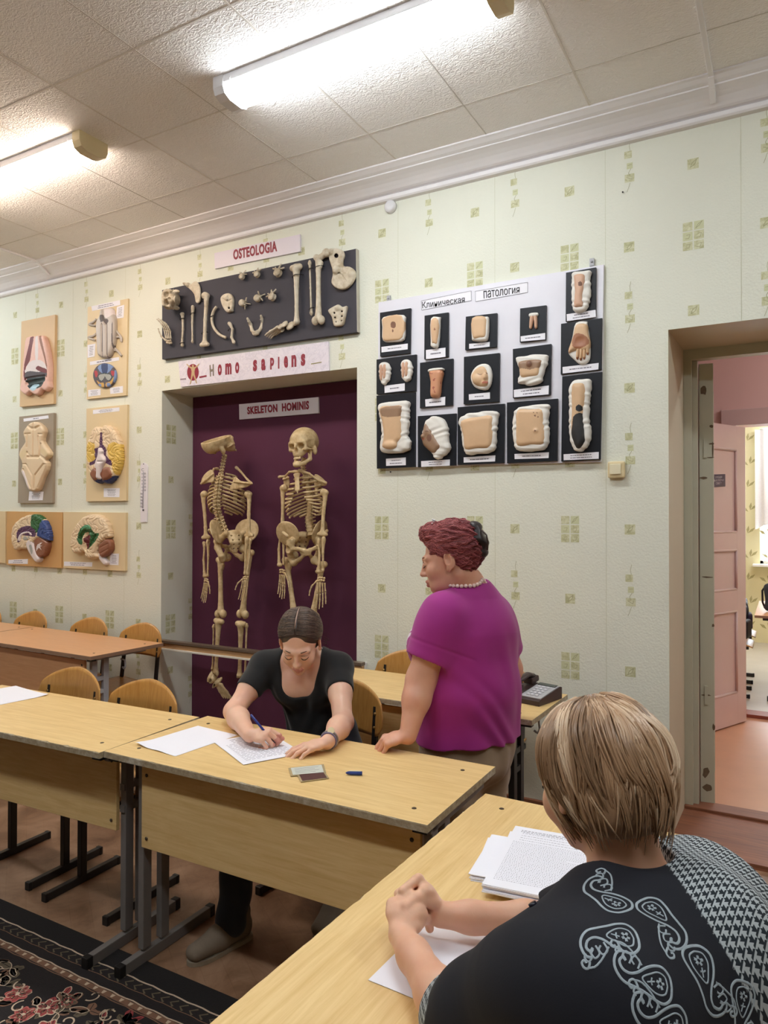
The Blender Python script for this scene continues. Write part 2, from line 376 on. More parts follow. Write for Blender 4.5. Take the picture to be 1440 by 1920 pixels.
# ---------------------------------------------------------------- back wall with niche and doorway
def quad(mb, P): mb.add(P, [(0, 1, 2, 3)])
b = MB(); xs = [XL, NX0, NX1, DX0, DX1, XR]
for i in range(5):
    z0 = {1: NZ, 3: DZ}.get(i, 0); quad(b, [(xs[i], W, z0), (xs[i+1], W, z0), (xs[i+1], W, CZ), (xs[i], W, CZ)])
def piece(name, P, m): q = MB(); quad(q, P); return q.build(name, m, kind='structure', fix=False)
bn = MB(); quad(bn, [(NX0, W, 0), (NX0, W, NZ), (NX0, W+ND, NZ), (NX0, W+ND, 0)])
piece('wall_niche_right', [(NX1, W, 0), (NX1, W+ND, 0), (NX1, W+ND, NZ), (NX1, W, NZ)], M_WALL); piece('wall_niche_top', [(NX0, W, NZ), (NX1, W, NZ), (NX1, W+ND, NZ), (NX0, W+ND, NZ)], M_WALL); piece('wall_niche_back', [(NX0, W+ND, 0), (NX0, W+ND, NZ), (NX1, W+ND, NZ), (NX1, W+ND, 0)], M_WALL)
piece('wall_reveal_left', [(DX0, W, 0), (DX0, W, DZ), (DX0+.012, W+DD, DZ), (DX0+.012, W+DD, 0)], M_REVEAL); piece('wall_reveal_right', [(DX1, W, 0), (DX1, W+DD, 0), (DX1, W+DD, DZ), (DX1, W, DZ)], M_REVEAL); piece('wall_reveal_top', [(DX0, W, DZ), (DX1, W, DZ), (DX1, W+DD, DZ), (DX0+.012, W+DD, DZ)], M_REVEAL)
# printed squares of the wallpaper, a hair in front of the paper
def sq(x, z, w, h, m, y=W-.0008, side=None):
    (b if side is None else bn).cur = m
    if side is None: quad(b, [(x-w/2, y, z-h/2), (x+w/2, y, z-h/2), (x+w/2, y, z+h/2), (x-w/2, y, z+h/2)])
    else: quad(bn, [(NX0+.0008, x-w/2, z-h/2), (NX0+.0008, x+w/2, z-h/2), (NX0+.0008, x+w/2, z+h/2), (NX0+.0008, x-w/2, z+h/2)])
def stroke(pts, w, y=W-.0016, side=None):
    bb = b if side is None else bn; bb.cur = 4
    for p, q in zip(pts[:-1], pts[1:]):
        p = np.array(p); q = np.array(q); n = np.array([-(q-p)[1], (q-p)[0]]); n = n/np.linalg.norm(n)*w/2; c = [p-n, q-n, q+n, p+n]
        quad(bb, [(k[0], y, k[1]) for k in c] if side is None else [(NX0+.0016, k[0], k[1]) for k in c])
def inside(x, z): return not (NX0-.03 < x < NX1+.03 and z < NZ+.05) and not (DX0-.03 < x < DX1+.03 and z < DZ+.05)
def cluster(x, z, side=None):
    for i in (0, 1):
        for j in (-1, 0, 1): sq(x-.025+.05*i, z+.047*j, .043, .041, 2 if (i+j) % 2 or j == -1 else 3, side=side)
    stroke([(x+.01, z+.033), (x+.022, z+.052), (x+.04, z+.064), (x+.026, z+.044), (x+.01, z+.033)], .0022, side=side)
    for j, i in ((0, 0), (0, 1), (-1, 0), (-1, 1)): stroke([(x-.036+.05*i, z+.047*j-.01), (x-.02+.05*i, z+.047*j-.011), (x-.014+.05*i, z+.047*j+.008), (x-.03+.05*i, z+.047*j+.006)], .0022, side=side)
def single(x, z, side=None):
    sq(x, z, .05, .05, 2, side=side); stroke([(x-.012, z-.016), (x-.004, z+.004), (x+.016, z+.018), (x+.008, z-.004), (x-.012, z-.016)], .0028, side=side)
def triple(x, z, side=None):
    sq(x-.004, z+.062, .036, .036, 2, side=side); sq(x+.004, z+.005, .028, .03, 3, side=side); sq(x+.003, z-.056, .046, .04, 2, side=side)
    stroke([(x+.008, z+.13), (x+.002, z+.105), (x+.006, z+.08)], .0018, side=side); stroke([(x+.01, z-.01), (x-.002, z-.03), (x+.004, z-.045)], .0022, side=side); stroke([(x+.006, z-.08), (x-.002, z-.105), (x-.01, z-.125)], .0018, side=side)
    stroke([(x-.006, z+.008), (x+.014, z+.01)], .002, side=side); stroke([(x-.012, z-.05), (x+.014, z-.064), (x+.016, z-.046)], .002, side=side)
CA = [1.38, .8, .2, -.38, -.972, -1.497, -2.088, -2.675, -3.26, -3.845, -4.432, -5.015, -5.602, -6.19, -6.78]
CB = [1.66, 1.09, .5, -.072, -.675, -1.268, -1.78, -2.372, -2.96, -3.54, -4.128, -4.716, -5.313, -5.9, -6.48]
for j in range(5):
    for x in CA:
        z = 2.93-.7035*j
        if inside(x, z): cluster(x, z)
        if inside(x, z+.345): single(x, z+.345)
    for x in CB:
        z = 2.93-.7035*j
        if inside(x, z): single(x, z)
        if inside(x, z+.4): triple(x, z+.4)
for z in (2.19, 1.5, .815): cluster(3.79, z, True)
for z in (1.86, 1.16, .48): single(3.79, z, True)
for z in (1.53, .9, .32): triple(3.99, z, True)
# paper seams
M_SEAMW = M('wallpaper_seam', (204, 204, 178), .75, .05)
def seam(x):
    b.cur = 5; z0 = 0 if inside(x, 1) else NZ; quad(b, [(x-.001, W-.0012, z0), (x+.001, W-.0012, z0), (x+.001, W-.0012, 3.45), (x-.001, W-.0012, 3.45)])
for x in (-.175, -.79, -1.38, -1.98, -4.28, -4.87, -5.46): seam(x)
b.build('wall_back', [M_WALL, M_REVEAL, M_MOTIF, M_MOTIFL, M_MLINE, M_SEAMW], kind='structure'); bn.build('wall_niche_left', [M_WALL, M_REVEAL, M_MOTIF, M_MOTIFL, M_MLINE], kind='structure', fix=False)
# ---------------------------------------------------------------- other walls, floor, ceiling
def slab(name, c, h, m): return MB().box(c, h).build(name, m, kind='structure')
M_WALLD = wallpaper('unseen_wall_low_bounce', (132, 122, 98)); slab('wall_left', (XL-.05, .25, CZ/2), (.05, 3.5, CZ/2), M_WALL); slab('wall_right', (XR+.05, .25, CZ/2), (.05, 3.5, CZ/2), M_WALLD); slab('wall_front', ((XL+XR)/2, YB-.05, CZ/2), ((XR-XL)/2, .05, CZ/2), M_WALLD)  # right and front walls are unseen, coloured dark to cut bounced light
slab('floor', ((XL+XR)/2, .25+.16, -.05), ((XR-XL)/2, 3.61, .05), M_FLOOR)
b = MB(); b.box(((XL+XR)/2, .25, CZ+.05), ((XR-XL)/2, 3.45, .05)); GX = [-.288-.533*i for i in range(-4, 13)]; GY = [3.197-.533*i for i in range(12)]
for i, x in enumerate(GX):
    b.cur = 1 if i % 2 else 2; b.box((x, .25, CZ-.0006), (.0045 if i % 2 else .0022, 3.45, .001))
for i, y in enumerate(GY): b.cur = 1 if i % 3 else 2; b.box(((XL+XR)/2, y, CZ-.0005), ((XR-XL)/2, .004 if i % 3 else .002, .001))
b.build('ceiling', [M_CEIL, M_CEILSEAM, M_SEAMD], kind='structure')
prof = [(3.7, 3.445), (3.672, 3.447), (3.664, 3.455), (3.664, 3.472), (3.676, 3.476), (3.678, 3.482), (3.658, 3.486), (3.646, 3.492), (3.634, 3.503), (3.612, 3.52), (3.588, 3.532), (3.562, 3.541), (3.552, 3.544), (3.552, 3.551), (3.532, 3.557), (3.512, 3.568), (3.5, 3.572), (3.5, 3.58), (3.7, 3.58)]
MB().prism(prof, XL, XR, ((0, 0, 0), (0, 1, 0), (0, 0, 1), (1, 0, 0))).build('trim_1', M_CORN, kind='structure')
for n, x in (('trim_2', -.286), ('trim_3', -5.06)):
    b = MB(); b.box((x, 1.8, CZ-.007), (.011, 1.72, .007), bev=.003); b.bar((x, 3.515, 3.566), (x, 3.565, 3.538), .024, .012); b.bar((x, 3.56, 3.54), (x, 3.625, 3.502), .026, .012, bev=.003); b.build(n, M_CORN, kind='structure')
MB().box(((XL+NX0)/2, W-.012, .05), ((NX0-XL)/2, .012, .05)).build('baseboard_left', M_THRESH, kind='structure')
MB().box(((NX1+DX0)/2, W-.012, .05), ((DX0-NX1)/2, .012, .05)).build('baseboard_right', M_THRESH, kind='structure')
# ---------------------------------------------------------------- door frame and the door leaf turned into the corridor
FX = DX0+.012
b = MB(); y0 = W+DD
b.box((FX+.02, y0+.03, DZ/2), (.02, .035, DZ/2)); b.box((FX+.052, y0+.045, DZ/2-.03), (.014, .02, DZ/2-.03)); b.box(((FX+.04+DX1-.06)/2, y0+.03, DZ-.0275), ((DX1-FX-.1)/2, .0345, .0275)); b.box((DX1-.03, y0+.03, DZ/2), (.03, .035, DZ/2))
b.bar((FX-.002, y0-.012, 0), (FX-.002, y0-.012, DZ), .018, .012)
b.build('trim_4', M_PAINT, kind='structure')
d1 = empty('door_1', (FX+.07, y0+.07, 0), math.radians(98.5)); d1['kind'] = 'structure'
b = MB(); b.box((.32, -.036, 1.225), (.32, .036, 1.2), bev=.004); b.build('door_leaf', M_PAINT, d1)
b = MB()
for z, h in ((.55, .38), (1.25, .2), (1.93, .36)): b.box((.32, -.076, z), (.2, .006, h), bev=.004); b.box((.32, .004, z), (.2, .006, h), bev=.004)
b.build('door_panel', M_PAINT, d1)
M_CHIP = M('bare_wood_chip', (112, 94, 74), .8, .3, 80)
b = MB()
for z, w, h, x in ((2.28, .022, .03, .012), (2.08, .012, .012, -.026), (1.985, .016, .006, -.026), (1.955, .005, .05, -.031), (1.80, .026, .008, .012), (1.91, .02, .004, -.02), (1.26, .03, .005, .0), (1.0, .008, .012, -.03), (.62, .03, .006, .005), (.45, .008, .02, -.03), (.2, .02, .03, .01), (.12, .03, .02, .0)):
    pts = [(w*math.cos(a)*(.6+.5*random.random()), h*math.sin(a)*(.6+.5*random.random())) for a in [2*PI*i/9 for i in range(9)]]
    b.prism(pts, 0, .0012, ((-.0001, -.036+x, z), (0, 1, 0), (0, 0, 1), (-1, 0, 0)))
b.build('chipped_paint_patch', M_CHIP, d1)
b = MB(); b.box((-.004, -.03, .62), (.006, .008, .05)); b.box((-.004, -.03, 1.96), (.006, .008, .05)); b.build('hinge', M_PAINT, d1)
# threshold of the doorway
b = MB(); b.box(((DX0+DX1)/2, W+.20, .012), ((DX1-DX0)/2, .26, .013)); b.box(((DX0+DX1)/2, W+.52, .02), ((DX1-DX0)/2, .06, .02), bev=.005); b.build('trim_5', M_THRESH, kind='structure')
# ---------------------------------------------------------------- corridor
HY = 6.42; HX0, HX1 = -2.6, 3.6; HZ = 3.3; QX0, QX1, QZ = -.345, .62, 2.33
slab('floor_corridor', ((HX0+HX1)/2, (4.25+HY+.15)/2, -.05), ((HX1-HX0)/2, (HY+.15-4.25)/2+.1, .05), M_HALLFLOOR)
b = MB(); xs = [HX0, QX0, QX1, HX1]
for i in range(3): z0 = QZ if i == 1 else 0; b.box(((xs[i]+xs[i+1])/2, HY+.075, (z0+HZ)/2), ((xs[i+1]-xs[i])/2, .075, (HZ-z0)/2))
b.build('wall_corridor', M_PINK, kind='structure')
slab('wall_corridor_left', (HX0-.05, 5.3, HZ/2), (.05, 1.2, HZ/2), M_PINK); slab('ceiling_corridor', ((HX0+HX1)/2, 5.3, HZ+.05), ((HX1-HX0)/2, 1.2, .05), M_CORN); slab('wall_corridor_right', (HX1+.05, 5.3, HZ/2), (.05, 1.2, HZ/2), M_PINK)
b = MB(); y = W+DD+.068
for x0, x1, z0 in ((HX0, DX0-.0, 0), (DX0, DX1, DZ), (DX1, HX1, 0)): b.box(((x0+x1)/2, y, (z0+HZ)/2), ((x1-x0)/2, .004, (HZ-z0)/2))
b.build('wall_corridor_near', M_PINK, kind='structure')
b = MB(); b.box(((QX0+QX1)/2, HY-.012, QZ+.065), ((QX1-QX0)/2+.11, .02, .065), bev=.006); b.box((QX1+.055, HY-.012, QZ/2), (.055, .02, QZ/2), bev=.006); b.box((QX0-.055, HY-.012, QZ/2), (.055, .02, QZ/2), bev=.006); b.build('trim_6', M_PINKDOOR, kind='structure')
slab('trim_7', ((QX0+QX1)/2, HY+.07, .012), ((QX1-QX0)/2, .08, .014), M('red_brown_sill', (150, 78, 62), .4))
# pink panelled door, open towards the corridor
ha = atZ(1395, 1348, 0.02); hb = atZ(1330, 1368, 0.02); DANG = math.atan2(hb[1]-ha[1], hb[0]-ha[0]); DWD = .86
d2 = empty('door_2', (ha[0], ha[1]-.0, 0), DANG, None, None); d2['kind'] = 'structure'
b = MB(); HZ2 = 2.285; sw = .13; t = .02
zs = [(.0, .24), (.86, 1.03), (1.33, 1.47), (2.1, HZ2)]     # rails
b.box((sw/2, 0, HZ2/2+.01), (sw/2, t, HZ2/2), bev=.003); b.box((DWD-sw/2, 0, HZ2/2+.01), (sw/2, t, HZ2/2), bev=.003)
for z0, z1 in zs: b.box((DWD/2, 0, (z0+z1)/2+.01), (DWD/2-sw, t, (z1-z0)/2))
b.build('door_frame', M_PINKDOOR, d2)
for z0, z1 in ((.24, .86), (1.03, 1.33), (1.47, 2.1)):
    b = MB(); b.box((DWD/2, 0, (z0+z1)/2+.01), (DWD/2-sw+.004, t-.013, (z1-z0)/2+.004))
    for sgn in (-1, 1):
        q = sgn*(t-.007); x0, x1 = sw, DWD-sw; za, zb = z0+.01, z1+.01
        for p, r in (((x0, q, za), (x1, q, za)), ((x0, q, zb), (x1, q, zb)), ((x0+.0, q, za), (x0+.0, q, zb)), ((x1, q, za), (x1, q, zb))): b.tube([p, r], .011, 8)
    b.build('door_panel', M_PINKDOOR, d2)
b = MB()
for sgn in (1, -1): b.lathe([(.0, .0), (.026, .0), (.026, .006), (.012, .01), (.010, .035), (.016, .045), (.014, .056), (0, .058)], (0, 0, 0), 'y')
b2 = MB(); b2.box((DWD-.065, t+.003, 1.12), (.02, .003, .05), bev=.002); b2.cyl((DWD-.065, t, 1.13), (DWD-.065, t+.05, 1.13), .009); b2.tube([(DWD-.065, t+.045, 1.13), (DWD-.1, t+.05, 1.13), (DWD-.165, t+.048, 1.128)], [.009, .009, .007]); b2.box((DWD-.065, -t-.003, 1.12), (.02, .003, .05), bev=.002); b2.cyl((DWD-.065, -t, 1.13), (DWD-.065, -t-.05, 1.13), .009); b2.tube([(DWD-.065, -t-.045, 1.13), (DWD-.1, -t-.05, 1.13), (DWD-.165, -t-.048, 1.128)], [.009, .009, .007])
b2.build('door_handle', M('white_painted_metal', (226, 190, 182), .3), d2)
# ---------------------------------------------------------------- classroom across the corridor
RY0, RY1, RX0, RX1 = HY+.15, 10.4, -2.2, 2.6
slab('floor_far', ((RX0+RX1)/2, (RY0+RY1)/2, -.05), ((RX1-RX0)/2, (RY1-RY0)/2, .05), M_LFLOOR)
slab('ceiling_far', ((RX0+RX1)/2, (RY0+RY1)/2, 3.2), ((RX1-RX0)/2, (RY1-RY0)/2+.1, .05), M_CORN)
slab('wall_far_left', (RX0-.05, (RY0+RY1)/2, 1.6), (.05, (RY1-RY0)/2, 1.6), M_YELLOW); slab('wall_far_right', (RX1+.05, (RY0+RY1)/2, 1.6), (.05, (RY1-RY0)/2, 1.6), M_YELLOW)
wx0, wx1, wz0, wz1 = atY(1425, 1060, RY1)[0], 1.5, atY(1425, 1057, RY1)[2], 2.75
b = MB(); 
for x0, x1, z0, z1 in ((RX0, wx0, 0, 3.2), (wx1, RX1, 0, 3.2), (wx0, wx1, 0, wz0), (wx0, wx1, wz1, 3.2)): b.box(((x0+x1)/2, RY1+.1, (z0+z1)/2), ((x1-x0)/2, .1, (z1-z0)/2))
b.cur = 1
for x in (-.62, -.2, wx0-.38, wx0-.14):
    for i in range(9):
        z = 2.6-.3*i; s = .05
        for pts in (([0, 0], [.02, .05], [.012, .1], [-.012, .05]), ([0, 0], [.06, .03], [.085, .075], [.035, .05]), ([-.02, -.02], [-.07, .0], [-.1, .04], [-.05, .03])): b.prism([(p[0], p[1]) for p in pts], 0, .001, ((x+.03*(i % 2), RY1-.0005, z), (1, 0, 0), (0, 0, 1), (0, -1, 0)))
b.build('wall_far', [M_YELLOW, M_LEAF], kind='structure')
M_WHITE = M('white_gloss_paint', (240, 238, 234), .35, .03)
wn = empty('window_1', ((wx0+wx1)/2, RY1+.1, 0)); wn['kind'] = 'structure'; ww = (wx1-wx0)/2
b = MB()
for x in (-ww, -ww/3, ww/3, ww): b.box((x, 0, (wz0+wz1)/2), (.035, .03, (wz1-wz0)/2))
for z in (wz0, wz1, wz1-.45): b.box((0, 0, z), (ww, .03, .035))
b.build('window_frame', M_WHITE, wn)
MB().box((0, -.16, wz0-.015), (ww+.08, .13, .015), bev=.006).build('window_sill', M_WHITE, wn)
RYF = RY1
g = NT('window_glass'); g.t.nodes.remove(g.b); tr = g.n('ShaderNodeBsdfTransparent'); gl = g.n('ShaderNodeBsdfGlossy'); gl.inputs['Roughness'].default_value = .03; mx = g.n('ShaderNodeMixShader'); mx.inputs[0].default_value = .06; g.l(tr.outputs[0], mx.inputs[1]); g.l(gl.outputs[0], mx.inputs[2]); g.l(mx.outputs[0], g.out.inputs[0]); MB().box((0, .01, (wz0+wz1)/2), (ww, .002, (wz1-wz0)/2)).build('window_pane', g.m, wn)
# ================================================================ tables and chairs
W_YEL = wood('yellow_wood_laminate', (231, 200, 142), (212, 175, 112), 0, .38, 1, .5)
W_ORA = wood('orange_beech_laminate', (220, 168, 122), (206, 150, 104), 0, .3, 1, .2)
W_PLY = wood('varnished_plywood', (202, 152, 82), (178, 124, 58), 2, .32, 1, 0, .3)
M_EDGE = None
def edge_mat():
    t = NT('worn_chipboard_edge'); v = t.coord('Object'); n = t.noise(v, 55, 5, .7); k = t.noise(v, 6, 4)
    t.col(t.mix(t.ramp(k, (.5, (0, 0, 0)), (.62, (1, 1, 1))), t.ramp(n, (.35, lin((150, 132, 104))), (.6, lin((176, 160, 132)))), t.ramp(n, (.4, lin((168, 154, 130))), (.62, lin((196, 188, 172)))))); t.rough(.8); t.bump(n, .5, .004); return t.m
M_EDGE = edge_mat(); M_EDGEO = M('brown_edge_band', (150, 118, 96), .5, .1, 20)
M_STEEL = M('dark_grey_painted_steel', (118, 113, 110), .45, .15, 12, .05, 60); M_STEELB = M('black_painted_steel', (34, 31, 30), .42, .15, 12); M_STEELG = M('light_grey_painted_steel', (172, 172, 176), .4, .08, 10)
M_CAPB = M('black_plastic', (22, 20, 20), .5, .1); M_SCREW = M('dark_screw_head', (74, 60, 44), .5, .2, 60, metal=.4); M_BRASS = M('brass_rivet', (150, 118, 70), .35, .1, 60, metal=.8)
def rough_top(L, D, H, th, wear):
    """table top with slightly nibbled front edge"""
    b = MB(); n = 60; xs = np.linspace(-L/2, L/2, n); rs = np.random.RandomState(int(L*1000+D*100))
    def prow(y, amp): return [y+amp*max(0, rs.randn())*.6 for _ in xs]
    f = prow(-D/2, wear); k = prow(D/2, 0); V = []; Fc = []; mi = []
    for i, x in enumerate(xs): V += [(x, f[i]+.001, H), (x, k[i], H), (x, -D/2-.0, H-.003), (x, -D/2, H-th), (x, D/2, H-th)]
    for i in range(n-1):
        a, c = i*5, i*5+5
        for q, m in (((a, c, c+1, a+1), 0), ((a, a+2, c+2, c), 1), ((a+2, a+3, c+3, c+2), 1), ((a+3, a+4, c+4, c+3), 0), ((a+1, c+1, c+4, a+4), 1)): Fc.append(q); mi.append(m)
    e = (n-1)*5; Fc += [(0, 1, 4, 3, 2), (e, e+2, e+3, e+4, e+1)]; mi += [1, 1]
    b.v = V; b.f = Fc; b.mi = mi; b.sm = [False]*len(Fc); return b
def make_table(label, group, loc, rz, L, D, H, top, edge, steel, wear=.003, pz=(.42, .705), th=.022, holes=True, name='school_table', ph=True, inset=.112, inset_r=None, pin=.062, posts=(-.175, -.09)):
    r = empty(name, (loc[0], loc[1], 0), rz, label, 'table', group)
    rough_top(L, D, H, th, wear).build('tabletop', [top, edge], r, fix=True)
    yp = -D/2+pin
    ir = inset if inset_r is None else inset_r; b = MB(); b.box(((inset-ir)/2, yp, (pz[0]+pz[1])/2), (L/2-(inset+ir)/2-.018, .008, (pz[1]-pz[0])/2), bev=.002); p = b.build('modesty_panel', top, r)
    if ph:
        for sx in (-1, 1):
            for z in (pz[0]+.035, pz[1]-.03): MB().lathe([(0, -.002), (.0065, -.002), (.006, 0), (.0, 0)], (sx*(L/2-(inset if sx < 0 else ir)-.043), yp-.008, z), 'y', 10).build('panel_screw', M_SCREW, p)
    if holes:
        for sx in (-1, 1):
            for y in (-D/2+.085, D/2-.085): MB().lathe([(0, 0), (.0075, 0), (.006, .0012), (0, .0008)], (sx*(L/2-.082), y, H), 'z', 12).build('tabletop_screw', M_SCREW, r)
    for sx in (-1, 1):
        x = sx*(L/2-(inset if sx < 0 else ir)); b = MB()
        b.box((x, -.062, .021), (.0135, D/2-.04, .02), bev=.003)
        for y in posts: b.box((x, y, (.04+H-th-.02)/2+.01), (.0135, .019, (H-th-.06)/2), bev=.003)
        b.box((x, 0, H-th-.016), (.0135, D/2-.06, .015), bev=.003); b.box((x, sum(posts)/2, .58), (.011, .06, .012)); b.box((x, sum(posts)/2, .50), (.011, .06, .012)); lg = b.build('leg_frame', steel, r)
        for sy in (-1, 1): MB().box((x, -.062+sy*(D/2-.041), .0215), (.0155, .013, .0212), bev=.003).build('foot_cap', M_CAPB, lg)
        b = MB(); b.tube([(x+sx*.014, .02, H-th-.05), (x+sx*.05, .02, H-th-.055), (x+sx*.055, .02, H-th-.09), (x+sx*.045, .02, H-th-.11), (x+sx*.028, .02, H-th-.1)], .006, 8); b.build('bag_hook', M_STEELG, r)
        MB().box((sx*(L/2-.03), -D/2+.03, H-th-.006), (.022, .016, .006)).build('corner_bracket', M_CAPB, r)
    return r
T_LEFT = make_table('yellow school table in the front row, left one, with a badly worn front edge', 'yellow school tables', (-2.752, 1.952), math.radians(2.2), 1.265, .515, .75, W_YEL, M_EDGE, M_STEEL, .006, inset=.03, pin=.13, posts=(-.10, -.03))
T_MID = make_table('yellow laminate school table where the young woman in black sits writing', 'yellow school tables', (-1.478, 2.004), math.radians(.3), 1.266, .525, .75, W_YEL, M_EDGE, M_STEEL, .003, inset_r=.03)
T_RIGHT = make_table('yellow laminate school table in the foreground under the blonde woman\'s arms', 'yellow school tables', (-.528, 1.385), math.radians(-90-1.6), 1.29, .565, .748, W_YEL, M_EDGE, M_STEEL, .002)
T_BACK = make_table('pale yellow school table behind the standing woman with the telephone on it', 'yellow school tables', (-1.524, 3.13), math.radians(-1.2), 1.24, .51, .75, W_YEL, M_EDGE, M_STEELB, .003)
make_table('orange beech school table by the wall, right end next to the wooden rail', 'orange school tables', (-4.315, 3.19), math.radians(-1.6), 1.39, .56, .75, W_ORA, M_EDGEO, M_STEELG, 0)
make_table('orange beech school table at the left edge of the photo', 'orange school tables', (-5.70, 3.235), math.radians(-1.6), 1.36, .56, .75, W_ORA, M_EDGEO, M_STEELG, 0)
def make_chair(label, group):
    r = empty('school_chair', (0, 0, 0), 0, label, 'chair', group)
    # backrest: bent plywood with an arched top
    out = [(-.215, .68), (-.207, .652), (-.185, .64), (0, .636), (.185, .64), (.207, .652), (.215, .68)]; arc = []
    for i in range(17): a = PI*i/16; c, s = math.cos(a), math.sin(a); arc.append((.215*math.copysign(abs(c)**.62, c), .735+.12*s**.85))
    nx, nz = 29, 13; poly = np.array(out+arc)
    V = []; th = .0085; Xs = np.linspace(-.215, .215, nx)
    def ztop(x): c = min(1, abs(x)/.215); return .735+.12*max(0, 1-c**(1/.62*1.0))**.5 if c < 1 else .7
    def zbot(x): c = abs(x)/.215; return .636+.045*max(0, (c-.8)/.2)**2
    for sd in (0, 1):
        for x in Xs:
            zt, zb = max(ztop(x), .72), zbot(x)
            for j in range(nz): z = zb+(zt-zb)*j/(nz-1); V.append((x, .2-.045*(x/.215)**2+.02*(z-.64)/.2+(th if sd else 0), z))
    n = nx*nz; Fc = []
    for i in range(nx-1):
        for j in range(nz-1): a = i*nz+j; Fc += [(a, a+nz, a+nz+1, a+1), (n+a, n+a+1, n+a+nz+1, n+a+nz)]
        for j, fl in ((0, 0), (nz-1, 1)): a = i*nz+j; q = (a, n+a, n+a+nz, a+nz); Fc.append(q if not fl else q[::-1])
    for j in range(nz-1):
        for i, fl in ((0, 0), (nx-1, 1)): a = i*nz+j; q = (a, a+1, n+a+1, n+a); Fc.append(q if not fl else q[::-1])
    b = MB(); b.add(V, Fc, True); o = b.build('backrest', W_PLY, r)
    for p in o.data.polygons: p.use_smooth = abs(p.normal.y) > .6
    for sx in (-1, 1):
        for z in (.672, .73): MB().lathe([(0, -.004), (.007, -.003), (.008, 0), (0, 0)], (sx*.165, .2-.045*(.165/.215)**2+.02*(z-.64)/.2, z), 'y', 10).build('rivet', M_BRASS, o)
    # seat
    b = MB(); nx, ny = 15, 15; V = []
    for sd in (0, 1):
        for i in range(nx):
            for j in range(ny):
                x = -.2+.4*i/(nx-1); y = -.2+.38*j/(ny-1); e = min(1, (abs(x)/.2)); V.append((x*(1-.06*max(0, (y-.05)/.13)), y, .475-.012*(1-e*e)-.02*max(0, -(y+.12)/.08)**2-(0 if sd else .01)))
    n = nx*ny; Fc = []
    for i in range(nx-1):
        for j in range(ny-1): a = i*ny+j; Fc += [(n+a, n+a+ny, n+a+ny+1, n+a+1), (a, a+1, a+ny+1, a+ny)]
    for i in range(nx-1):
        for j in (0, ny-1): a = i*ny+j; Fc.append((a, a+ny, n+a+ny, n+a))
    for j in range(ny-1):
        for i in (0, nx-1): a = i*ny+j; Fc.append((a, n+a, n+a+1, a+1))
    b.add(V, Fc, True).build('seat', W_PLY, r)
    for sx in (-1, 1):
        x = sx*.18; b = MB(); b.box((x, .015, .017), (.0125, .19, .016), bev=.003); b.bar((x, .01, .03), (x, .01, .445), .025, .032, (0, 1, 0), .003); b.bar((x, -.17, .442), (x, .16, .442), .025, .025, bev=.003)
        b.bar((x*.95, .155, .43), (x*.92, .192, .76), .025, .014, (0, 1, 0)); lg = b.build('leg_frame', M_STEELB, r)
        for y in (-.17, .2): MB().box((x, y, .017), (.0145, .008, .0175), bev=.003).build('foot_cap', M_CAPB, lg)
    MB().bar((-.18, .13, .43), (.18, .13, .43), .02, .02).build('crossbar', M_STEELB, r)
    return r
C0 = make_chair('empty plywood school chair drawn up to the worn left table, next to the niche', 'plywood school chairs')
def chair(x, y, rz, label=None):
    """x, y is where the backrest stands"""
    c = C0 if label is None else copy_tree(C0)
    if label: c['label'] = label
    a = math.radians(rz); c.rotation_euler.z = a; c.location = (x+.205*math.sin(a), y-.205*math.cos(a), 0); return c
chair(-2.49, 2.285, 1)
chair(-3.0, 2.30, 2, 'empty plywood school chair at the worn left table, the one further from the niche')
CH_GIRL = chair(-1.715, 2.735, -6, 'plywood school chair the young woman in black sits on')
chair(-1.80, 3.53, 0, 'plywood chair between the wall and the telephone table, left of the magenta shirt')
chair(-1.33, 3.53, 0, 'plywood chair between the wall and the telephone table, beside the telephone')
chair(-3.885, 3.53, -1.5, 'plywood chair behind the orange tables, nearest the wooden rail')
chair(-4.435, 3.545, -1.5, 'plywood chair behind the orange tables, second from the wooden rail')
chair(-5.13, 3.56, -1.5, 'plywood chair behind the orange tables, third from the wooden rail')
chair(-5.70, 3.56, -1.5, 'plywood chair behind the orange tables, cut by the left edge of the photo')
CH_BLONDE = chair(.20, 1.02, -78, 'plywood school chair the blonde woman sits on')
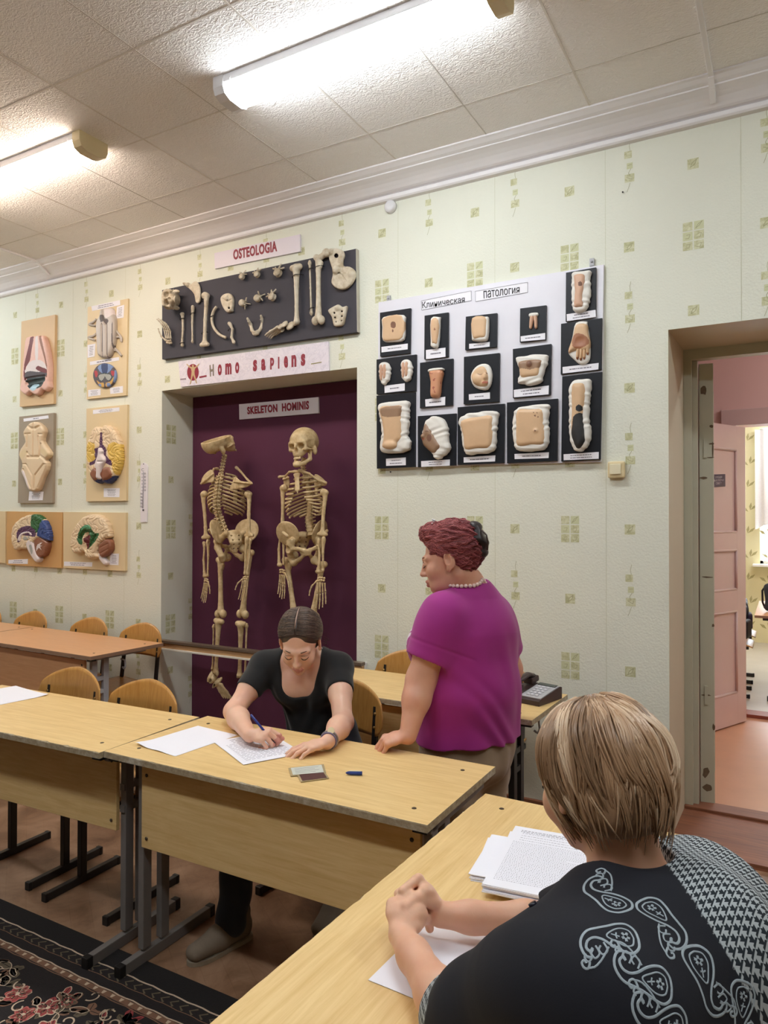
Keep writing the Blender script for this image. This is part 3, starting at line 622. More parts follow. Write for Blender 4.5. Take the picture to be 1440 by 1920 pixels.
# ---------------------------------------------------------------- ceiling lamps
def emis(name, c, s):
    t = NT(name); t.t.nodes.remove(t.b); e = t.n('ShaderNodeEmission'); e.inputs[0].default_value = (*c, 1); e.inputs[1].default_value = s; t.l(e.outputs[0], t.out.inputs[0]); return t.m
M_TUBE = emis('lamp_diffuser_cool', (.91, .965, 1), 13); M_TUBEW = emis('lamp_diffuser_warm', (1, .82, .68), 13)
M_HOUS = M('lamp_housing_white', (225, 224, 226), .4, .03); M_CREAM = M('aged_cream_plastic', (222, 204, 160), .4, .05)
def make_lamp(label, x0, x1, yc, tube, capl, capr, z=CZ):
    r = empty('ceiling_lamp', ((x0+x1)/2, yc, z), 0, label, 'ceiling lamp', 'fluorescent ceiling lamps'); h = (x1-x0)/2
    b = MB(); b.box((0, 0, -.018), (h-.02, .085, .0177), bev=.004); b.build('housing', M_HOUS, r)
    b = MB(); b.prism([(-.08, -.0355), (-.074, -.072), (-.044, -.086), (.044, -.086), (.074, -.072), (.08, -.0355)], -h+.055, h-.055, ((0, 0, 0), (0, 1, 0), (0, 0, 1), (1, 0, 0))); b.build('diffuser', tube, r)
    for sx, m in ((-1, capl), (1, capr)):
        b = MB(); b.prism([(-.089, 0), (-.088, -.05), (-.076, -.078), (-.04, -.093), (.04, -.093), (.076, -.078), (.088, -.05), (.089, 0)], min(sx*(h-.058), sx*h), max(sx*(h-.058), sx*h), ((0, 0, 0), (0, 1, 0), (0, 0, 1), (1, 0, 0))); b.build('end_cap', m, r)
    b = MB()
    for sx in (-1, 1):
        for sy in (-1, 1): b.tube([(sx*(h-.1), sy*.082, -.015), (sx*(h-.1), sy*.09, -.03), (sx*(h-.09), sy*.082, -.05), (sx*(h-.115), sy*.08, -.055)], .002, 6)
    b.build('wire_clip', M_HOUS, r); return r
LY = 2.535
LA = make_lamp('lit fluorescent ceiling lamp with a white end cap, above the standing woman', -2.265, -.9, LY, M_TUBE, M_HOUS, M_CREAM)
LB = make_lamp('lit fluorescent ceiling lamp with a cream end cap, at the left edge of the photo', -4.53, -3.165, LY-.01, M_TUBEW, M_CREAM, M_CREAM)
for i, (x, y) in enumerate(((-6.1, LY), (1.25, LY), (-4.0, .1), (-1.75, .1), (.5, .1))):
    c = copy_tree(LA); c.location = (x, y, CZ); c['label'] = 'fluorescent ceiling lamp of the rows outside the photo'
c = copy_tree(LA); c.location = (1.5, 5.2, HZ); c['label'] = 'unseen fluorescent ceiling lamp added to light the corridor'  # lamp added out of view to light the corridor
# ================================================================ bones
def bone_mat(name, c1, c2, c3):
    t = NT(name); v = t.coord('Object'); n = t.noise(v, 26, 6, .65); k = t.noise(v, 5, 3)
    t.col(t.mix(t.ramp(k, (.4, (0, 0, 0)), (.65, (1, 1, 1))), t.ramp(n, (.35, lin(c2)), (.6, lin(c1))), t.ramp(n, (.35, lin(c3)), (.65, lin(c1))))); t.rough(.55); t.bump(n, .15, .004); return t.m
M_BONE = bone_mat('aged_bone', (214, 190, 146), (176, 146, 100), (196, 168, 122)); M_BONEB = bone_mat('pale_mounted_bone', (212, 202, 182), (172, 154, 126), (196, 184, 160))
M_WIRE = M('dark_binding_wire', (40, 36, 34), .4, .1, 30, metal=.6); M_DARKIN = M('dark_bone_cavity', (64, 48, 34), .8, .2)
def bone(kind, a, b, side, S=None, q=1.):
    """long bone from joint a to joint b; side points towards the outer side of the body"""
    S = S or SDF(.006); a = np.array(a, float); b = np.array(b, float); ax = nrm(b-a); s = np.array(side, float); s = nrm(s-ax*(s@ax)); L = np.linalg.norm(b-a); P = lambda t, u=0: a+ax*L*t+s*u*q
    if kind == 'humerus':
        S.chain([P(.05, .004), P(.2, .006), P(.5), P(.75), P(.92, 0)], [.019*q, .0125*q, .011*q, .011*q, .014*q]); S.ell(P(.045, -.006), .023*q); S.ell(P(.05, .014), .014*q)
        S.cap(P(.965, -.026), P(.965, .026), .012*q); S.cap(P(.88, 0), P(.955, -.024), .009*q); S.cap(P(.88, 0), P(.955, .022), .009*q)
    elif kind == 'femur':
        S.ell(P(.02, -.048), .025*q); S.cap(P(.025, -.044), P(.085, .006), .015*q, .019*q); S.ell(P(.06, .02), .019*q); S.cap(P(.15, -.012), P(.2, -.004), .014*q)
        S.chain([P(.09, .006), P(.25, .006), P(.55, .002), P(.8, 0), P(.92, 0)], [.019*q, .0145*q, .0135*q, .016*q, .022*q]); S.ell(P(.955, -.021), np.array([.021, .021, .026])*q); S.ell(P(.955, .021), np.array([.021, .021, .026])*q); S.ell(P(1.005, 0), .008*q, op='s')
    elif kind == 'tibia':
        S.cap(P(.02, -.024), P(.02, .022), .018*q); S.chain([P(.04), P(.13), P(.35, -.002), P(.7, -.006), P(.9, -.008), P(.96, -.008)], [.026*q, .018*q, .0135*q, .011*q, .013*q, .019*q]); S.cap(P(.96, -.018), P(1.0, -.022), .009*q)
    elif kind == 'fibula': S.chain([P(0), P(.04), P(.1), P(.5), P(.9), P(.96), P(1.)], [.008*q, .011*q, .0065*q, .0058*q, .0068*q, .0105*q, .006*q])
    elif kind == 'radius':
        S.cap(P(0), P(.02), .0105*q); S.chain([P(.03), P(.09, -.002), P(.2, -.001), P(.5, .007), P(.85, .004), P(.96, 0)], [.008*q, .0085*q, .0065*q, .0075*q, .0085*q, .014*q]); S.cap(P(.97, -.01), P(.97, .008), .009*q)
    elif kind == 'ulna': S.chain([P(-.06), P(0), P(.07), P(.4, -.003), P(.8), P(.97), P(1.0)], [.012*q, .0135*q, .0105*q, .0075*q, .006*q, .008*q, .006*q]); S.ell(P(.0, -.013), .011*q, op='s')
    elif kind == 'clavicle':
        g = np.cross(ax, s); S.chain([a, P(.1)+s*.006, P(.35)+s*.014, P(.7)-s*.008, P(.95), b], [.012*q, .0095*q, .0075*q, .0075*q, .009*q, .01*q])
    return S
def skull_sdf(cut=False):
    """x right, y forward, z up; real size"""
    S = SDF(.012)
    S.ell((0, -.014, .028), (.074, .092, .072)); S.ell((0, -.06, .012), (.06, .048, .056)); S.ell((0, .045, .02), (.058, .04, .05))
    S.ell((0, .048, -.03), (.046, .036, .04)); S.ell((0, .066, -.056), (.03, .027, .024)); S.cap((-.046, .062, -.03), (-.07, .012, -.03), .010, .006, .01); S.cap((.046, .062, -.03), (.07, .012, -.03), .010, .006, .01)
    S.cap((-.042, .074, .006), (.042, .074, .006), .011, None, .014)
    for s in (-1, 1):
        S.cap((s*.05, .066, .0), (s*.05, .066, -.032), .009, None, .008); S.ell((s*.058, -.022, -.038), (.014, .016, .026)); S.ell((s*.072, .03, -.006), (.016, .026, .024), None, .014, 's')
        S.ell((s*.029, .085, -.014), (.0195, .034, .017), None, .005, 's'); S.ell((s*.056, .045, -.058), (.02, .03, .018), None, .01, 's')
    S.cap((0, .086, -.004), (0, .094, -.022), .007, .006, .006); S.ell((0, .098, -.04), (.0115, .03, .017), None, .004, 's')
    for i in range(-4, 5): a = i*.21; S.ell((.028*math.sin(a), .06+.030*math.cos(a), -.081), (.0034, .0042, .0075), None, .0015)
    if cut: S.half((0, 0, .03), (0, .10, 1), 0); S.ell((0, -.014, .03), (.066, .084, .066), None, 0, 's')
    return S
def mandible_sdf():
    S = SDF(.008)
    for s in (-1, 1): S.chain([(s*.050, .010, -.040), (s*.046, .018, -.082), (s*.033, .056, -.102), (s*.012, .086, -.112), (0, .088, -.112)], [.008, .0105, .0105, .0115, .012]); S.cap((s*.046, .026, -.08), (s*.046, .032, -.05), .006, .004)
    for i in range(-4, 5): a = i*.22; S.ell((.026*math.sin(a), .062+.029*math.cos(a), -.096), (.0032, .004, .0075), None, .0015)
    return S
def pelvis_sdf(half=None):
    S = SDF(.01)
    for s in ((-1, 1) if half is None else (half,)):
        R = rotm(0, s*math.radians(24), 0)@rotm(0, 0, s*math.radians(38)); S.ell((s*.088, -.012, .062), (.0115, .08, .072), R, .012); S.cap((s*.075, .02, .02), (s*.084, .012, -.02), .02, .024)
        S.cap((s*.118, .035, .07), (s*.1, .05, .052), .009); S.cap((s*.05, -.062, .05), (s*.08, .0, .0), .017, .02)
        S.chain([(s*.08, .016, -.018), (s*.05, .048, -.02), (s*.014, .062, -.03), (s*.010, .06, -.05)], [.015, .0105, .011, .01]); S.chain([(s*.084, -.006, -.03), (s*.07, -.03, -.075), (s*.06, -.016, -.096), (s*.036, .022, -.078), (s*.012, .054, -.05)], [.019, .016, .018, .011, .009])
        S.ell((s*.104, .02, -.022), .022, None, .004, 's')
    if half is None: sacrum_sdf(S)
    return S
def sacrum_sdf(S, o=(0, 0, 0)):
    o = np.array(o); S.ecap(o+(0, -.05, .05), o+(0, -.08, .0), (.05, .02), (.036, .015), (1, 0, 0), .01); S.ecap(o+(0, -.08, 0), o+(0, -.072, -.055), (.034, .014), (.012, .009), (1, 0, 0), .01)
    for s in (-1, 1):
        for i in range(4): S.cap(o+(s*(.022-.0035*i), -.11, .036-.024*i), o+(s*(.022-.0035*i), -.02, .036-.024*i), .0045, None, .002, 's')
    return S
def vertebra_mb(r=.02, h=.024, sp=.04, tp=.032):
    """z up, spinous process towards -y"""
    b = MB(); b.lathe([(0, -h/2), (r, -h/2), (r*.94, -h*.36), (r*.84, 0), (r*.94, h*.36), (r, h/2), (0, h/2)], (0, 0, 0), 'z', 14)
    b.tube([(-tp, -r*1.15, h*.1), (-r*.6, -r*.95, 0), (r*.6, -r*.95, 0), (tp, -r*1.15, h*.1)], [h*.2, h*.24, h*.24, h*.2], 7); b.tube([(0, -r*.9, 0), (0, -r-sp*.5, -h*.2), (0, -r-sp, -h*.55)], [h*.28, h*.2, h*.22], 7)
    b.tube([(-r*.55, -r*1.1, h*.75), (-r*.6, -r*.95, 0), (-r*.55, -r*1.15, -h*.7)], h*.19, 6); b.tube([(r*.55, -r*1.1, h*.75), (r*.6, -r*.95, 0), (r*.55, -r*1.15, -h*.7)], h*.19, 6); return b
def digit(b, pts, r):
    for p, q in zip(pts[:-1], pts[1:]):
        p = np.array(p, float); q = np.array(q, float); d = q-p; b.tube([p+d*.03, p+d*.16, p+d*.5, p+d*.84, p+d*.97], [r*1.25, r*1.05, r*.72, r*.95, r*1.2], 7); r *= .88
def hand_mb(wrist, palm, tips, side, n=(0, -1, 0), size=1., curl=0., spread=.5):
    """skeleton hand: wrist point, direction to fingertips, side towards the thumb"""
    b = MB(); w = np.array(wrist, float); f = nrm(palm); s = nrm(np.array(side, float)); n = np.array(n, float)*1.; q = size
    for i, (u, v) in enumerate(((-.018, .006), (-.006, .004), (.006, .004), (.017, .008), (-.016, .02), (-.004, .018), (.008, .018), (.019, .022))): b.lathe([(0, -.007*q), (.006*q, -.004*q), (.0075*q, 0), (.006*q, .004*q), (0, .007*q)], w+s*u*q+f*v*q+n*.002*(i % 3), 'y', 8)
    for i in range(4):
        u = (.021-.0135*i)*q; sp = (1.5-i)*spread*.06; d = nrm(f+s*sp); L = (.064-.004*i)*q; k = (.9, 1., .94, .76)[i]*q
        p0 = w+s*u+f*.03*q; p1 = p0+d*L; d2 = nrm(d+n*curl*.6); p2 = p1+d2*.042*k; d3 = nrm(d+n*curl*1.2); p3 = p2+d3*.026*k; p4 = p3+nrm(d+n*curl*1.6)*.02*k; digit(b, [p0, p1, p2, p3, p4], .0052*q)
    t0 = w+s*.024*q+f*.02*q; d = nrm(f*.8+s*.75+n*.2); t1 = t0+d*.045*q; t2 = t1+nrm(f+s*.4)*.032*q; digit(b, [t0, t1, t2, t2+nrm(f+s*.2)*.024*q], .0056*q); return b
def foot_mb(ankle, toe, up, side, size=1.):
    S = SDF(.005); a = np.array(ankle, float); f = nrm(toe); u = nrm(np.array(up, float)-f*np.dot(up, f)); s = nrm(side); q = size
    B = np.stack([s, f, u], 1); S.ell(a+f*-.035*q-u*.03*q, np.array([.02, .036, .021])*q, B); S.ell(a+u*-.004*q, np.array([.02, .026, .016])*q, B); S.ell(a+f*.035*q-u*.012*q+s*.008*q, np.array([.018, .017, .015])*q, B); S.ell(a+f*.04*q-u*.022*q-s*.014*q, np.array([.014, .02, .013])*q, B)
    for i in range(5):
        x = (.024-.0125*i)*q; sp = (2-i)*.05; d = nrm(f+s*sp-u*.16); p0 = a+s*x+f*.05*q-u*.018*q; p1 = p0+d*(.068-.003*abs(i-1))*q; r = (.0078 if i == 0 else .0058)*q
        S.chain([p0, p0+d*.03*q, p1], [r*1.35, r*.8, r*1.25]); p2 = p1+nrm(d-u*.05)*.03*q; p3 = p2+nrm(d-u*.2)*.018*q; S.chain([p1, p2], [r*.95, r*.85], .004); S.chain([p2, p3], [r*.85, r*.7], .004)
    return S
def placed(V, R, o): return V@np.array(R).T+np.array(o)
# ================================================================ wall displays
def L(pts, o, s): return [(o[0]+p[0]/s, o[1]+p[1]/s) for p in pts]
def pw(pts, y): return np.array([atY(u, v, y)[[0, 2]] for u, v in pts])
def rel(S, poly, y, h, r=None, k=.004, op='u', yb=None):
    """rounded relief standing h out of the plane y; poly in wall metres (x, z)"""
    poly = np.asarray(poly, float); r = min(h*.9, .02) if r is None else r; lo = poly.min(0); hi = poly.max(0)
    def fn(P):
        Q = P[:, [0, 2]]; d = dpoly(Q, poly); d = np.where(inpoly(Q, poly), -d, d); e = np.abs(P[:, 1]-y)-h; a = d+r; b = e+r
        return np.hypot(np.maximum(a, 0), np.maximum(b, 0))+np.minimum(np.maximum(a, b), 0)-r
    return S._add(fn, (lo[0], y-h, lo[1]), (hi[0], y+h, hi[1]), k, op)
def clipback(S, y): return S.half((0, y, 0), (0, 1, 0), 0)
def rmesh(S, y, name, mats, parent, regions=(), res=.003, smooth=1, **k):
    clipback(S, y+.001)
    def mi(C):
        r = np.zeros(len(C), int)
        for poly, m in regions: r[inpoly(C[:, [0, 2]], poly)] = m
        return r
    return S.mesh(name, res, mats, parent, smooth, mi if regions else None, **k)
def panel(name, px, y, th, mat, parent=None, bev=True, **k):
    """flat board from its four front corners in the photo"""
    c = pw(px, y-th); b = MB(); b.prism([tuple(p) for p in c], 0, th, ((0, y-th, 0), (1, 0, 0), (0, 0, 1), (0, 1, 0))); return b.build(name, mat, parent, **k)
M_PAPER = M('white_paper', (240, 238, 244), .7, .02, 8); M_INK = M('grey_print', (120, 116, 126), .8, .1, 40); M_INKD = M('black_print', (40, 38, 42), .8, .1, 40)
def lines_on(b, c, y, n, fill=.8, hfrac=.3, seed=1, t=.0004, top=.12, bot=.12, left=.08, words=True, center=False):
    """rows of unreadable print as short dashes inside the quad c (TL TR BR BL, metres)"""
    rs = np.random.RandomState(seed); TL, TR, BR, BL = [np.array(p) for p in c]
    def at(u, v): return (TL*(1-u)+TR*u)*(1-v)+(BL*(1-u)+BR*u)*v
    dv = (1-top-bot)/n
    for i in range(n):
        v0 = top+dv*(i+.5*(1-hfrac)); v1 = v0+dv*hfrac; e = left+(1-2*left)*(fill*(.55+.45*rs.rand()) if not center else fill*(.7+.3*rs.rand())); u = left if not center else .5-(e-left)/2; e = e if not center else .5+(e-left)/2
        while u < e-.01:
            w = min((.03+.09*rs.rand()), e-u) if words else e-u
            q = [at(u, v1), at(u+w, v1), at(u+w, v0), at(u, v0)]; b.add([(p[0], y-t, p[1]) for p in q], [(0, 1, 2, 3)]); u += w+.014
    return b
def caption(px, y, parent, n=1, fill=.7, hf=.34, seed=1, name='caption', center=True, th=.0012, **k):
    c = pw(px, y); b = MB(); b.prism([tuple(p) for p in c], 0, -th, ((0, y, 0), (1, 0, 0), (0, 0, 1), (0, 1, 0))); b.cur = 1; lines_on(b, c, y-th, n, fill, hf, seed, center=center); return b.build(name, [M_PAPER, M_INK], parent, **k)
def qtext(body, px, y, mat, parent, name='lettering', bold=.0, ext=.0015, b=None):
    """text stretched over a quad given in photo pixels"""
    V, Fc = fit_text(body, 1, 1, bold, 1.); TL, TR, BR, BL = pw(px, y); u = V[:, 0]+.5; v = .5-V[:, 1]
    Q = (TL[None]*(1-u)[:, None]+TR[None]*u[:, None])*(1-v)[:, None]+(BL[None]*(1-u)[:, None]+BR[None]*u[:, None])*v[:, None]
    mb = b or MB(); mb.add(np.stack([Q[:, 0], y-.0003-ext*(V[:, 2]+1)/2, Q[:, 1]], 1), Fc)
    return mb if b is not None else mb.build(name, mat, parent)
M_SIGN = M('white_sign_board', (226, 218, 226), .45, .03); M_LET = M('dark_red_lettering', (140, 18, 44), .45, .06, 30)
def marble():
    t = NT('white_marbled_film'); v = t.coord('Object'); n = t.noise(v, 7, 8, .75, 2.2); t.col(t.ramp(n, (.40, lin((228, 220, 228))), (.5, lin((226, 218, 228))), (.525, lin((204, 197, 208))), (.55, lin((230, 222, 230))))); t.rough(.35); return t.m
# ---------------------------------------------------------------- signs
o, s = (280, 420), 3.4286
sg = empty('wall_sign', atY(480, 475, W), 0, 'white sign board reading OSTEOLOGIA in dark red capitals', 'sign'); M0 = sg.matrix_world
def anchored(parent): return parent
def root(name, px, y, label, cat, group=None):
    p = atY(px[0], px[1], y); r = empty(name, p, 0, label, cat, group); return r
def adopt(parent, *objs):
    """objects were built in world space: keep them there under their parent"""
    for ob in objs: ob.parent = parent; ob.matrix_parent_inverse = Matrix.Translation(-Vector(parent.location))
def sign(label, board_px, y, th, mat, texts, ext=None):
    cx = sum(p[0] for p in board_px)/4; cy = sum(p[1] for p in board_px)/4; r = root('wall_sign', (cx, cy), y, label, 'sign'); adopt(r, panel('sign_board', board_px, y, th, mat))
    for body, px, m, bold in texts: adopt(r, qtext(body, px, y-th, m, None, bold=bold))
    return r
bpy.data.objects.remove(sg)
sign('white sign board reading OSTEOLOGIA in dark red capitals above the bone board', L([(418, 187), (968, 66), (970, 176), (420, 287)], o, s), W, .014, M_SIGN, [('OSTEOLOGIA', L([(540, 166), (820, 107), (822, 176), (541, 232)], o, s), M_LET, .035)])
o6, s6 = (300, 640), 4.2353
hs = [('H', L([(394, 190), (427, 181), (428, 273), (398, 281)], o6, s6), M('grey_brown_lettering', (126, 112, 96), .5), .03)]
def rowl(chars, xs, t0, t1, b0, b1):
    out = []
    for c, (a, e) in zip(chars, xs):
        ty = lambda x: t0[1]+(t1[1]-t0[1])*(x-t0[0])/(t1[0]-t0[0]); by = lambda x: b0[1]+(b1[1]-b0[1])*(x-b0[0])/(b1[0]-b0[0])
        out.append((c, L([(a, ty(a)), (e, ty(e)), (e, by(e)), (a, by(a))], o6, s6), M_LET, .045))
    return out
hs += rowl('omo', [(460, 491), (520, 568), (598, 629)], (460, 184), (628, 163), (462, 272), (628, 254)) + rowl('sapIens', [(740, 771), (805, 838), (876, 906), (938, 948), (985, 1016), (1045, 1083), (1120, 1154)], (740, 149), (1155, 97), (742, 240), (1155, 193))
HS = sign('white marbled sign board with a red oval emblem reading Homo sapiens over the niche', L([(145, 160), (1335, 0), (1342, 232), (165, 362)], o6, s6), W, .012, marble(), hs)
y = W-.012-.0003
def flat(poly, o, s, y, t, mat, name, parent): b = MB(); b.prism([tuple(p) for p in pw(L(poly, o, s), y)], 0, -t, ((0, y, 0), (1, 0, 0), (0, 0, 1), (0, 1, 0))); ob = b.build(name, mat); adopt(parent, ob); return ob
flat([(262+46*math.cos(a), 246+66*math.sin(a)) for a in np.linspace(0, 2*PI, 33)[:-1]], o6, s6, y, .001, M_LET, 'emblem_disc', HS)
fig = [(262, 184), (270, 192), (268, 203), (278, 205), (296, 190), (311, 176), (314, 180), (298, 200), (279, 217), (275, 240), (276, 262), (284, 290), (293, 330), (297, 334), (288, 334), (276, 300), (264, 268), (254, 300), (244, 338), (236, 342), (238, 334), (246, 292), (250, 262), (252, 240), (247, 217), (228, 204), (212, 184), (210, 179), (216, 180), (234, 196), (252, 205), (257, 203), (254, 192)]
flat(fig, o6, s6, y-.001, .0012, M('tan_figure_paint', (190, 160, 116), .5), 'emblem_figure', HS)
flat([(162, 297), (207, 293), (207, 303), (162, 307)], o6, s6, y, .0012, M('mauve_grey_bar', (150, 130, 140), .5), 'emblem_bar', HS); flat([(313, 279), (370, 268), (370, 281), (313, 292)], o6, s6, y, .0012, M_LET, 'emblem_bar', HS); flat([(1200, 176), (1283, 162), (1283, 169), (1200, 184)], o6, s6, y, .0012, M('olive_bar', (150, 140, 90), .5), 'emblem_bar', HS)
YN = W+ND
M_PURPLE = M('dark_purple_cloth', (84, 34, 60), .85, .10, 2.5, .1, 220, .002)
b = MB(); b.box(((NX0+NX1)/2, YN-.006, NZ/2), ((NX1-NX0)/2-.004, .0035, NZ/2-.004)); tag(b.build('purple_backdrop_panel', M_PURPLE), 'dark purple backing panel of the skeleton niche', 'backdrop')
sign('white sign board reading SKELETON HOMINIS on the purple backing', L([(627, 500), (1257, 443), (1260, 570), (630, 621)], o6, s6), YN-.0105, .012, M_SIGN, [('SKELETON  HOMINIS', L([(692, 521), (1183, 471), (1184, 540), (695, 581)], o6, s6), M_LET, .045)])
# ---------------------------------------------------------------- bone board
YB2 = W-.032
BB = root('bone_board', (487, 570), W, 'black board of mounted human bones between two white signs', 'display board')
M_BLACKB = M('matt_black_board', (62, 60, 68), .75, .16, 7); b = MB(); c = pw([(304, 544), (667.2, 466.4), (669.6, 622.4), (304, 673.6)], YB2)
b.prism([tuple(p) for p in c], 0, .03, ((0, YB2, 0), (1, 0, 0), (0, 0, 1), (0, 1, 0))); adopt(BB, b.build('board', M_BLACKB)); b = MB()
TL, TR, BR, BL = c; dx = np.array([.0035, 0])
b.prism([tuple(TR), tuple(TR+dx), tuple(BR+dx), tuple(BR)], 0, .03, ((0, YB2-.0005, 0), (1, 0, 0), (0, 0, 1), (0, 1, 0))); adopt(BB, b.build('edge_strip', M('pale_edge_strip', (190, 184, 170), .6, .1, 30)))
def P3(p, d=.02): return atY(o[0]+p[0]/s, o[1]+p[1]/s, YB2-d)
def badd(S, name, mat=None, res=.0032): adopt(BB, S.mesh(name, res, mat or M_BONEB) if isinstance(S, SDF) else S.build(name, mat or M_BONEB))
def lbone(kind, p, q, side=(1, 0, 0), k=1., d=.02): badd(bone(kind, P3(p, d), P3(q, d), side, q=k), {'humerus': 'upper_arm_bone', 'femur': 'thigh_bone', 'tibia': 'shin_bone', 'fibula': 'calf_bone', 'radius': 'radius_bone', 'ulna': 'ulna_bone', 'clavicle': 'collar_bone'}[kind])
lbone('humerus', (364, 445), (355, 788), k=1.1, d=.03); lbone('radius', (212, 782), (212, 572), k=1.0); lbone('ulna', (279, 545), (277, 762), k=.95); lbone('tibia', (944, 272), (956, 640), k=1.12, d=.03); lbone('fibula', (1031, 240), (1042, 585), k=1.0); lbone('femur', (1094, 185), (1086, 640), (-1, 0, 0), 1.08, .032); lbone('clavicle', (515, 640), (543, 762), k=1.1)
wb = MB()
def wire(p, r): c0 = P3(p, .02); wb.tube([c0+np.array([r*math.cos(a), -r*1.1*math.sin(a)+.004, .004*math.cos(a)]) for a in np.linspace(0, PI, 9)], .0025, 6)
for p, r in (((362, 490), .028), ((358, 702), .024), ((212, 612), .018), ((211, 768), .018), ((279, 578), .018), ((957, 338), .038), ((1038, 290), .016), ((1097, 280), .03), ((1043, 545), .016), ((520, 680), .016), ((406, 595), .014)): wire(p, r)
badd(wb, 'binding_wire', M_WIRE)
b = MB(); b.tube(spline([P3(p, .018) for p in ((432, 532), (412, 562), (402, 610), (412, 660), (440, 700), (470, 722), (492, 730))], 5), [.012, .011]+[.0085]*28+[.0075]*2, 8, flat=((0, 1, 0), .7)) if False else b.tube(spline([P3(p, .018) for p in ((432, 532), (412, 562), (402, 610), (412, 660), (440, 700), (470, 722), (492, 730))], 5), .0095, 8); badd(b, 'rib')
# skull lying on its side, cut open
sk = skull_sdf(True); R = frame((.25, -.86, -.2), (-1, -.12, .16)); oS = P3((134, 484), .085)
adopt(BB, sk.mesh('cut_skull', .003, M_BONEB, xf=lambda V: placed(V*.95, R, oS)))
def poly_bone(name, pts, h, subs=(), adds=(), d=0, res=.0032, grooves=()):
    S = SDF(.006); rel(S, smoothpoly(pw(L(pts, o, s), YB2-d), 3), YB2-d, h, h*.8)
    for p, r, hh in adds: S.ell(P3(p, d+h*.6), np.array([r, hh, r])*np.ones(3), None, .008)
    for p, r in subs: S.cap(P3(p, -.02), P3(p, .12), r, None, .003, 's')
    for pts2, r in grooves: S.chain([P3(q, d+h) for q in pts2], [r]*len(pts2), .003, 's')
    badd(S, name, res=res)
poly_bone('shoulder_blade', [(224, 384), (240, 380), (262, 392), (298, 368), (322, 392), (331, 440), (329, 490), (314, 510), (300, 500), (290, 452), (262, 420), (240, 404)], .008, (), [((250, 392), .016, .02), ((228, 384), .01, .02)], .014, grooves=[([(262, 400), (300, 398), (322, 400)], .003)])
poly_bone('skull_base_bone', [(462, 480), (480, 455), (512, 446), (536, 462), (544, 500), (538, 545), (514, 572), (490, 558), (470, 520)], .014, [((512, 540), .007)], [((500, 480), .018, .02), ((528, 555), .012, .02)], .008, grooves=[([(470, 480), (500, 500), (536, 480)], .004), ([(505, 450), (502, 520)], .003)])
poly_bone('hip_bone', [(1156, 186), (1178, 163), (1214, 158), (1248, 176), (1256, 205), (1246, 240), (1252, 272), (1290, 276), (1322, 300), (1326, 340), (1300, 390), (1256, 422), (1206, 415), (1174, 380), (1182, 330), (1178, 290), (1160, 232)], .013, [((1202, 204), .013)], [((1208, 296), .03, .03), ((1170, 180), .02, .025), ((1300, 320), .022, .014)], .016, grooves=[([(1200, 300), (1236, 330), (1262, 370)], .006)])
poly_bone('sacrum_bone', [(1152, 560), (1180, 536), (1214, 522), (1246, 534), (1274, 528), (1270, 560), (1262, 600), (1250, 645), (1220, 660), (1190, 655), (1176, 600)], .015, [((1190, 572), .006), ((1238, 562), .006), ((1194, 602), .0055), ((1238, 592), .0055), ((1200, 630), .004), ((1236, 622), .004)], [((1214, 540), .02, .02)], .008)
for i, (p, k, rz) in enumerate((((595, 338), 1., 20), ((692, 324), 1.05, -10), ((826, 314), 1.35, 5), ((598, 508), 1.15, 100), ((694, 478), 1.15, 60), ((790, 468), 1.3, -25))):
    vb = vertebra_mb(.02*k, .018*k, .03*k, .034*k); Rm = rotm(0, math.radians(rz), 0)@rotm(math.radians(78), 0, 0)@rotm(0, 0, math.radians(180)); vb.v = [tuple(q) for q in placed(np.array(vb.v), Rm, P3(p, .026))]; badd(vb, 'vertebra')
S = mandible_sdf(); Rm = frame((.15, -.55, -.7), (.1, -.8, .5)); oM = P3((660, 560), .05); adopt(BB, S.mesh('jaw_bone', .003, M_BONEB, xf=lambda V: placed(V*1.0, Rm, oM)))
badd(hand_mb(P3((128, 770), .03), (-.1, -.1, 1), None, (-1, -.1, .1), (-.75, -.5, .2), 1.1, .75, .6), 'hand_bones')
badd(foot_mb(P3((868, 640), .03), (-1, -.05, -.28), (.1, -.55, 1), (-.1, -1, .3), .92), 'foot_bones')
# ================================================================ the two skeletons in the niche
KO, KS = (340, 730), 3.1486
def kp(p, y): return atY(KO[0]+p[0]/KS, KO[1]+p[1]/KS, y)
YK = YN-.195
def rib_curve(i, F, top, H, Wd, Dp, t0=.0):
    """one side rib, cage frame F = (right, forward, up)"""
    w = Wd*(.45, .66, .8, .9, .96, 1, 1, .98, .94, .86, .7, .5)[i]; d = Dp*(.5, .68, .82, .92, .98, 1, 1, .98, .92, .82, .6, .4)[i]; end = (172, 170, 168, 166, 164, 160, 154, 145, 134, 122, 88, 62)[i]
    z0 = -H*(i/12.)*.86; drop = H*(.06, .09, .13, .16, .19, .21, .23, .24, .24, .23, .16, .12)[i]; out = []
    for a in np.linspace(8, end, 22):
        r = math.radians(a); tt = a/180; lift = 0 if i < 5 or a < 118 else ((a-118)/50.)**1.5*H*(0, 0, 0, 0, 0, .05, .13, .18, .18, .1, 0, 0)[i]
        out.append((w*math.sin(r)**.85, -d*math.cos(r), z0-drop*math.sin(min(tt*1.15, 1)*PI/2)**1.2+lift))
    return np.array(out)
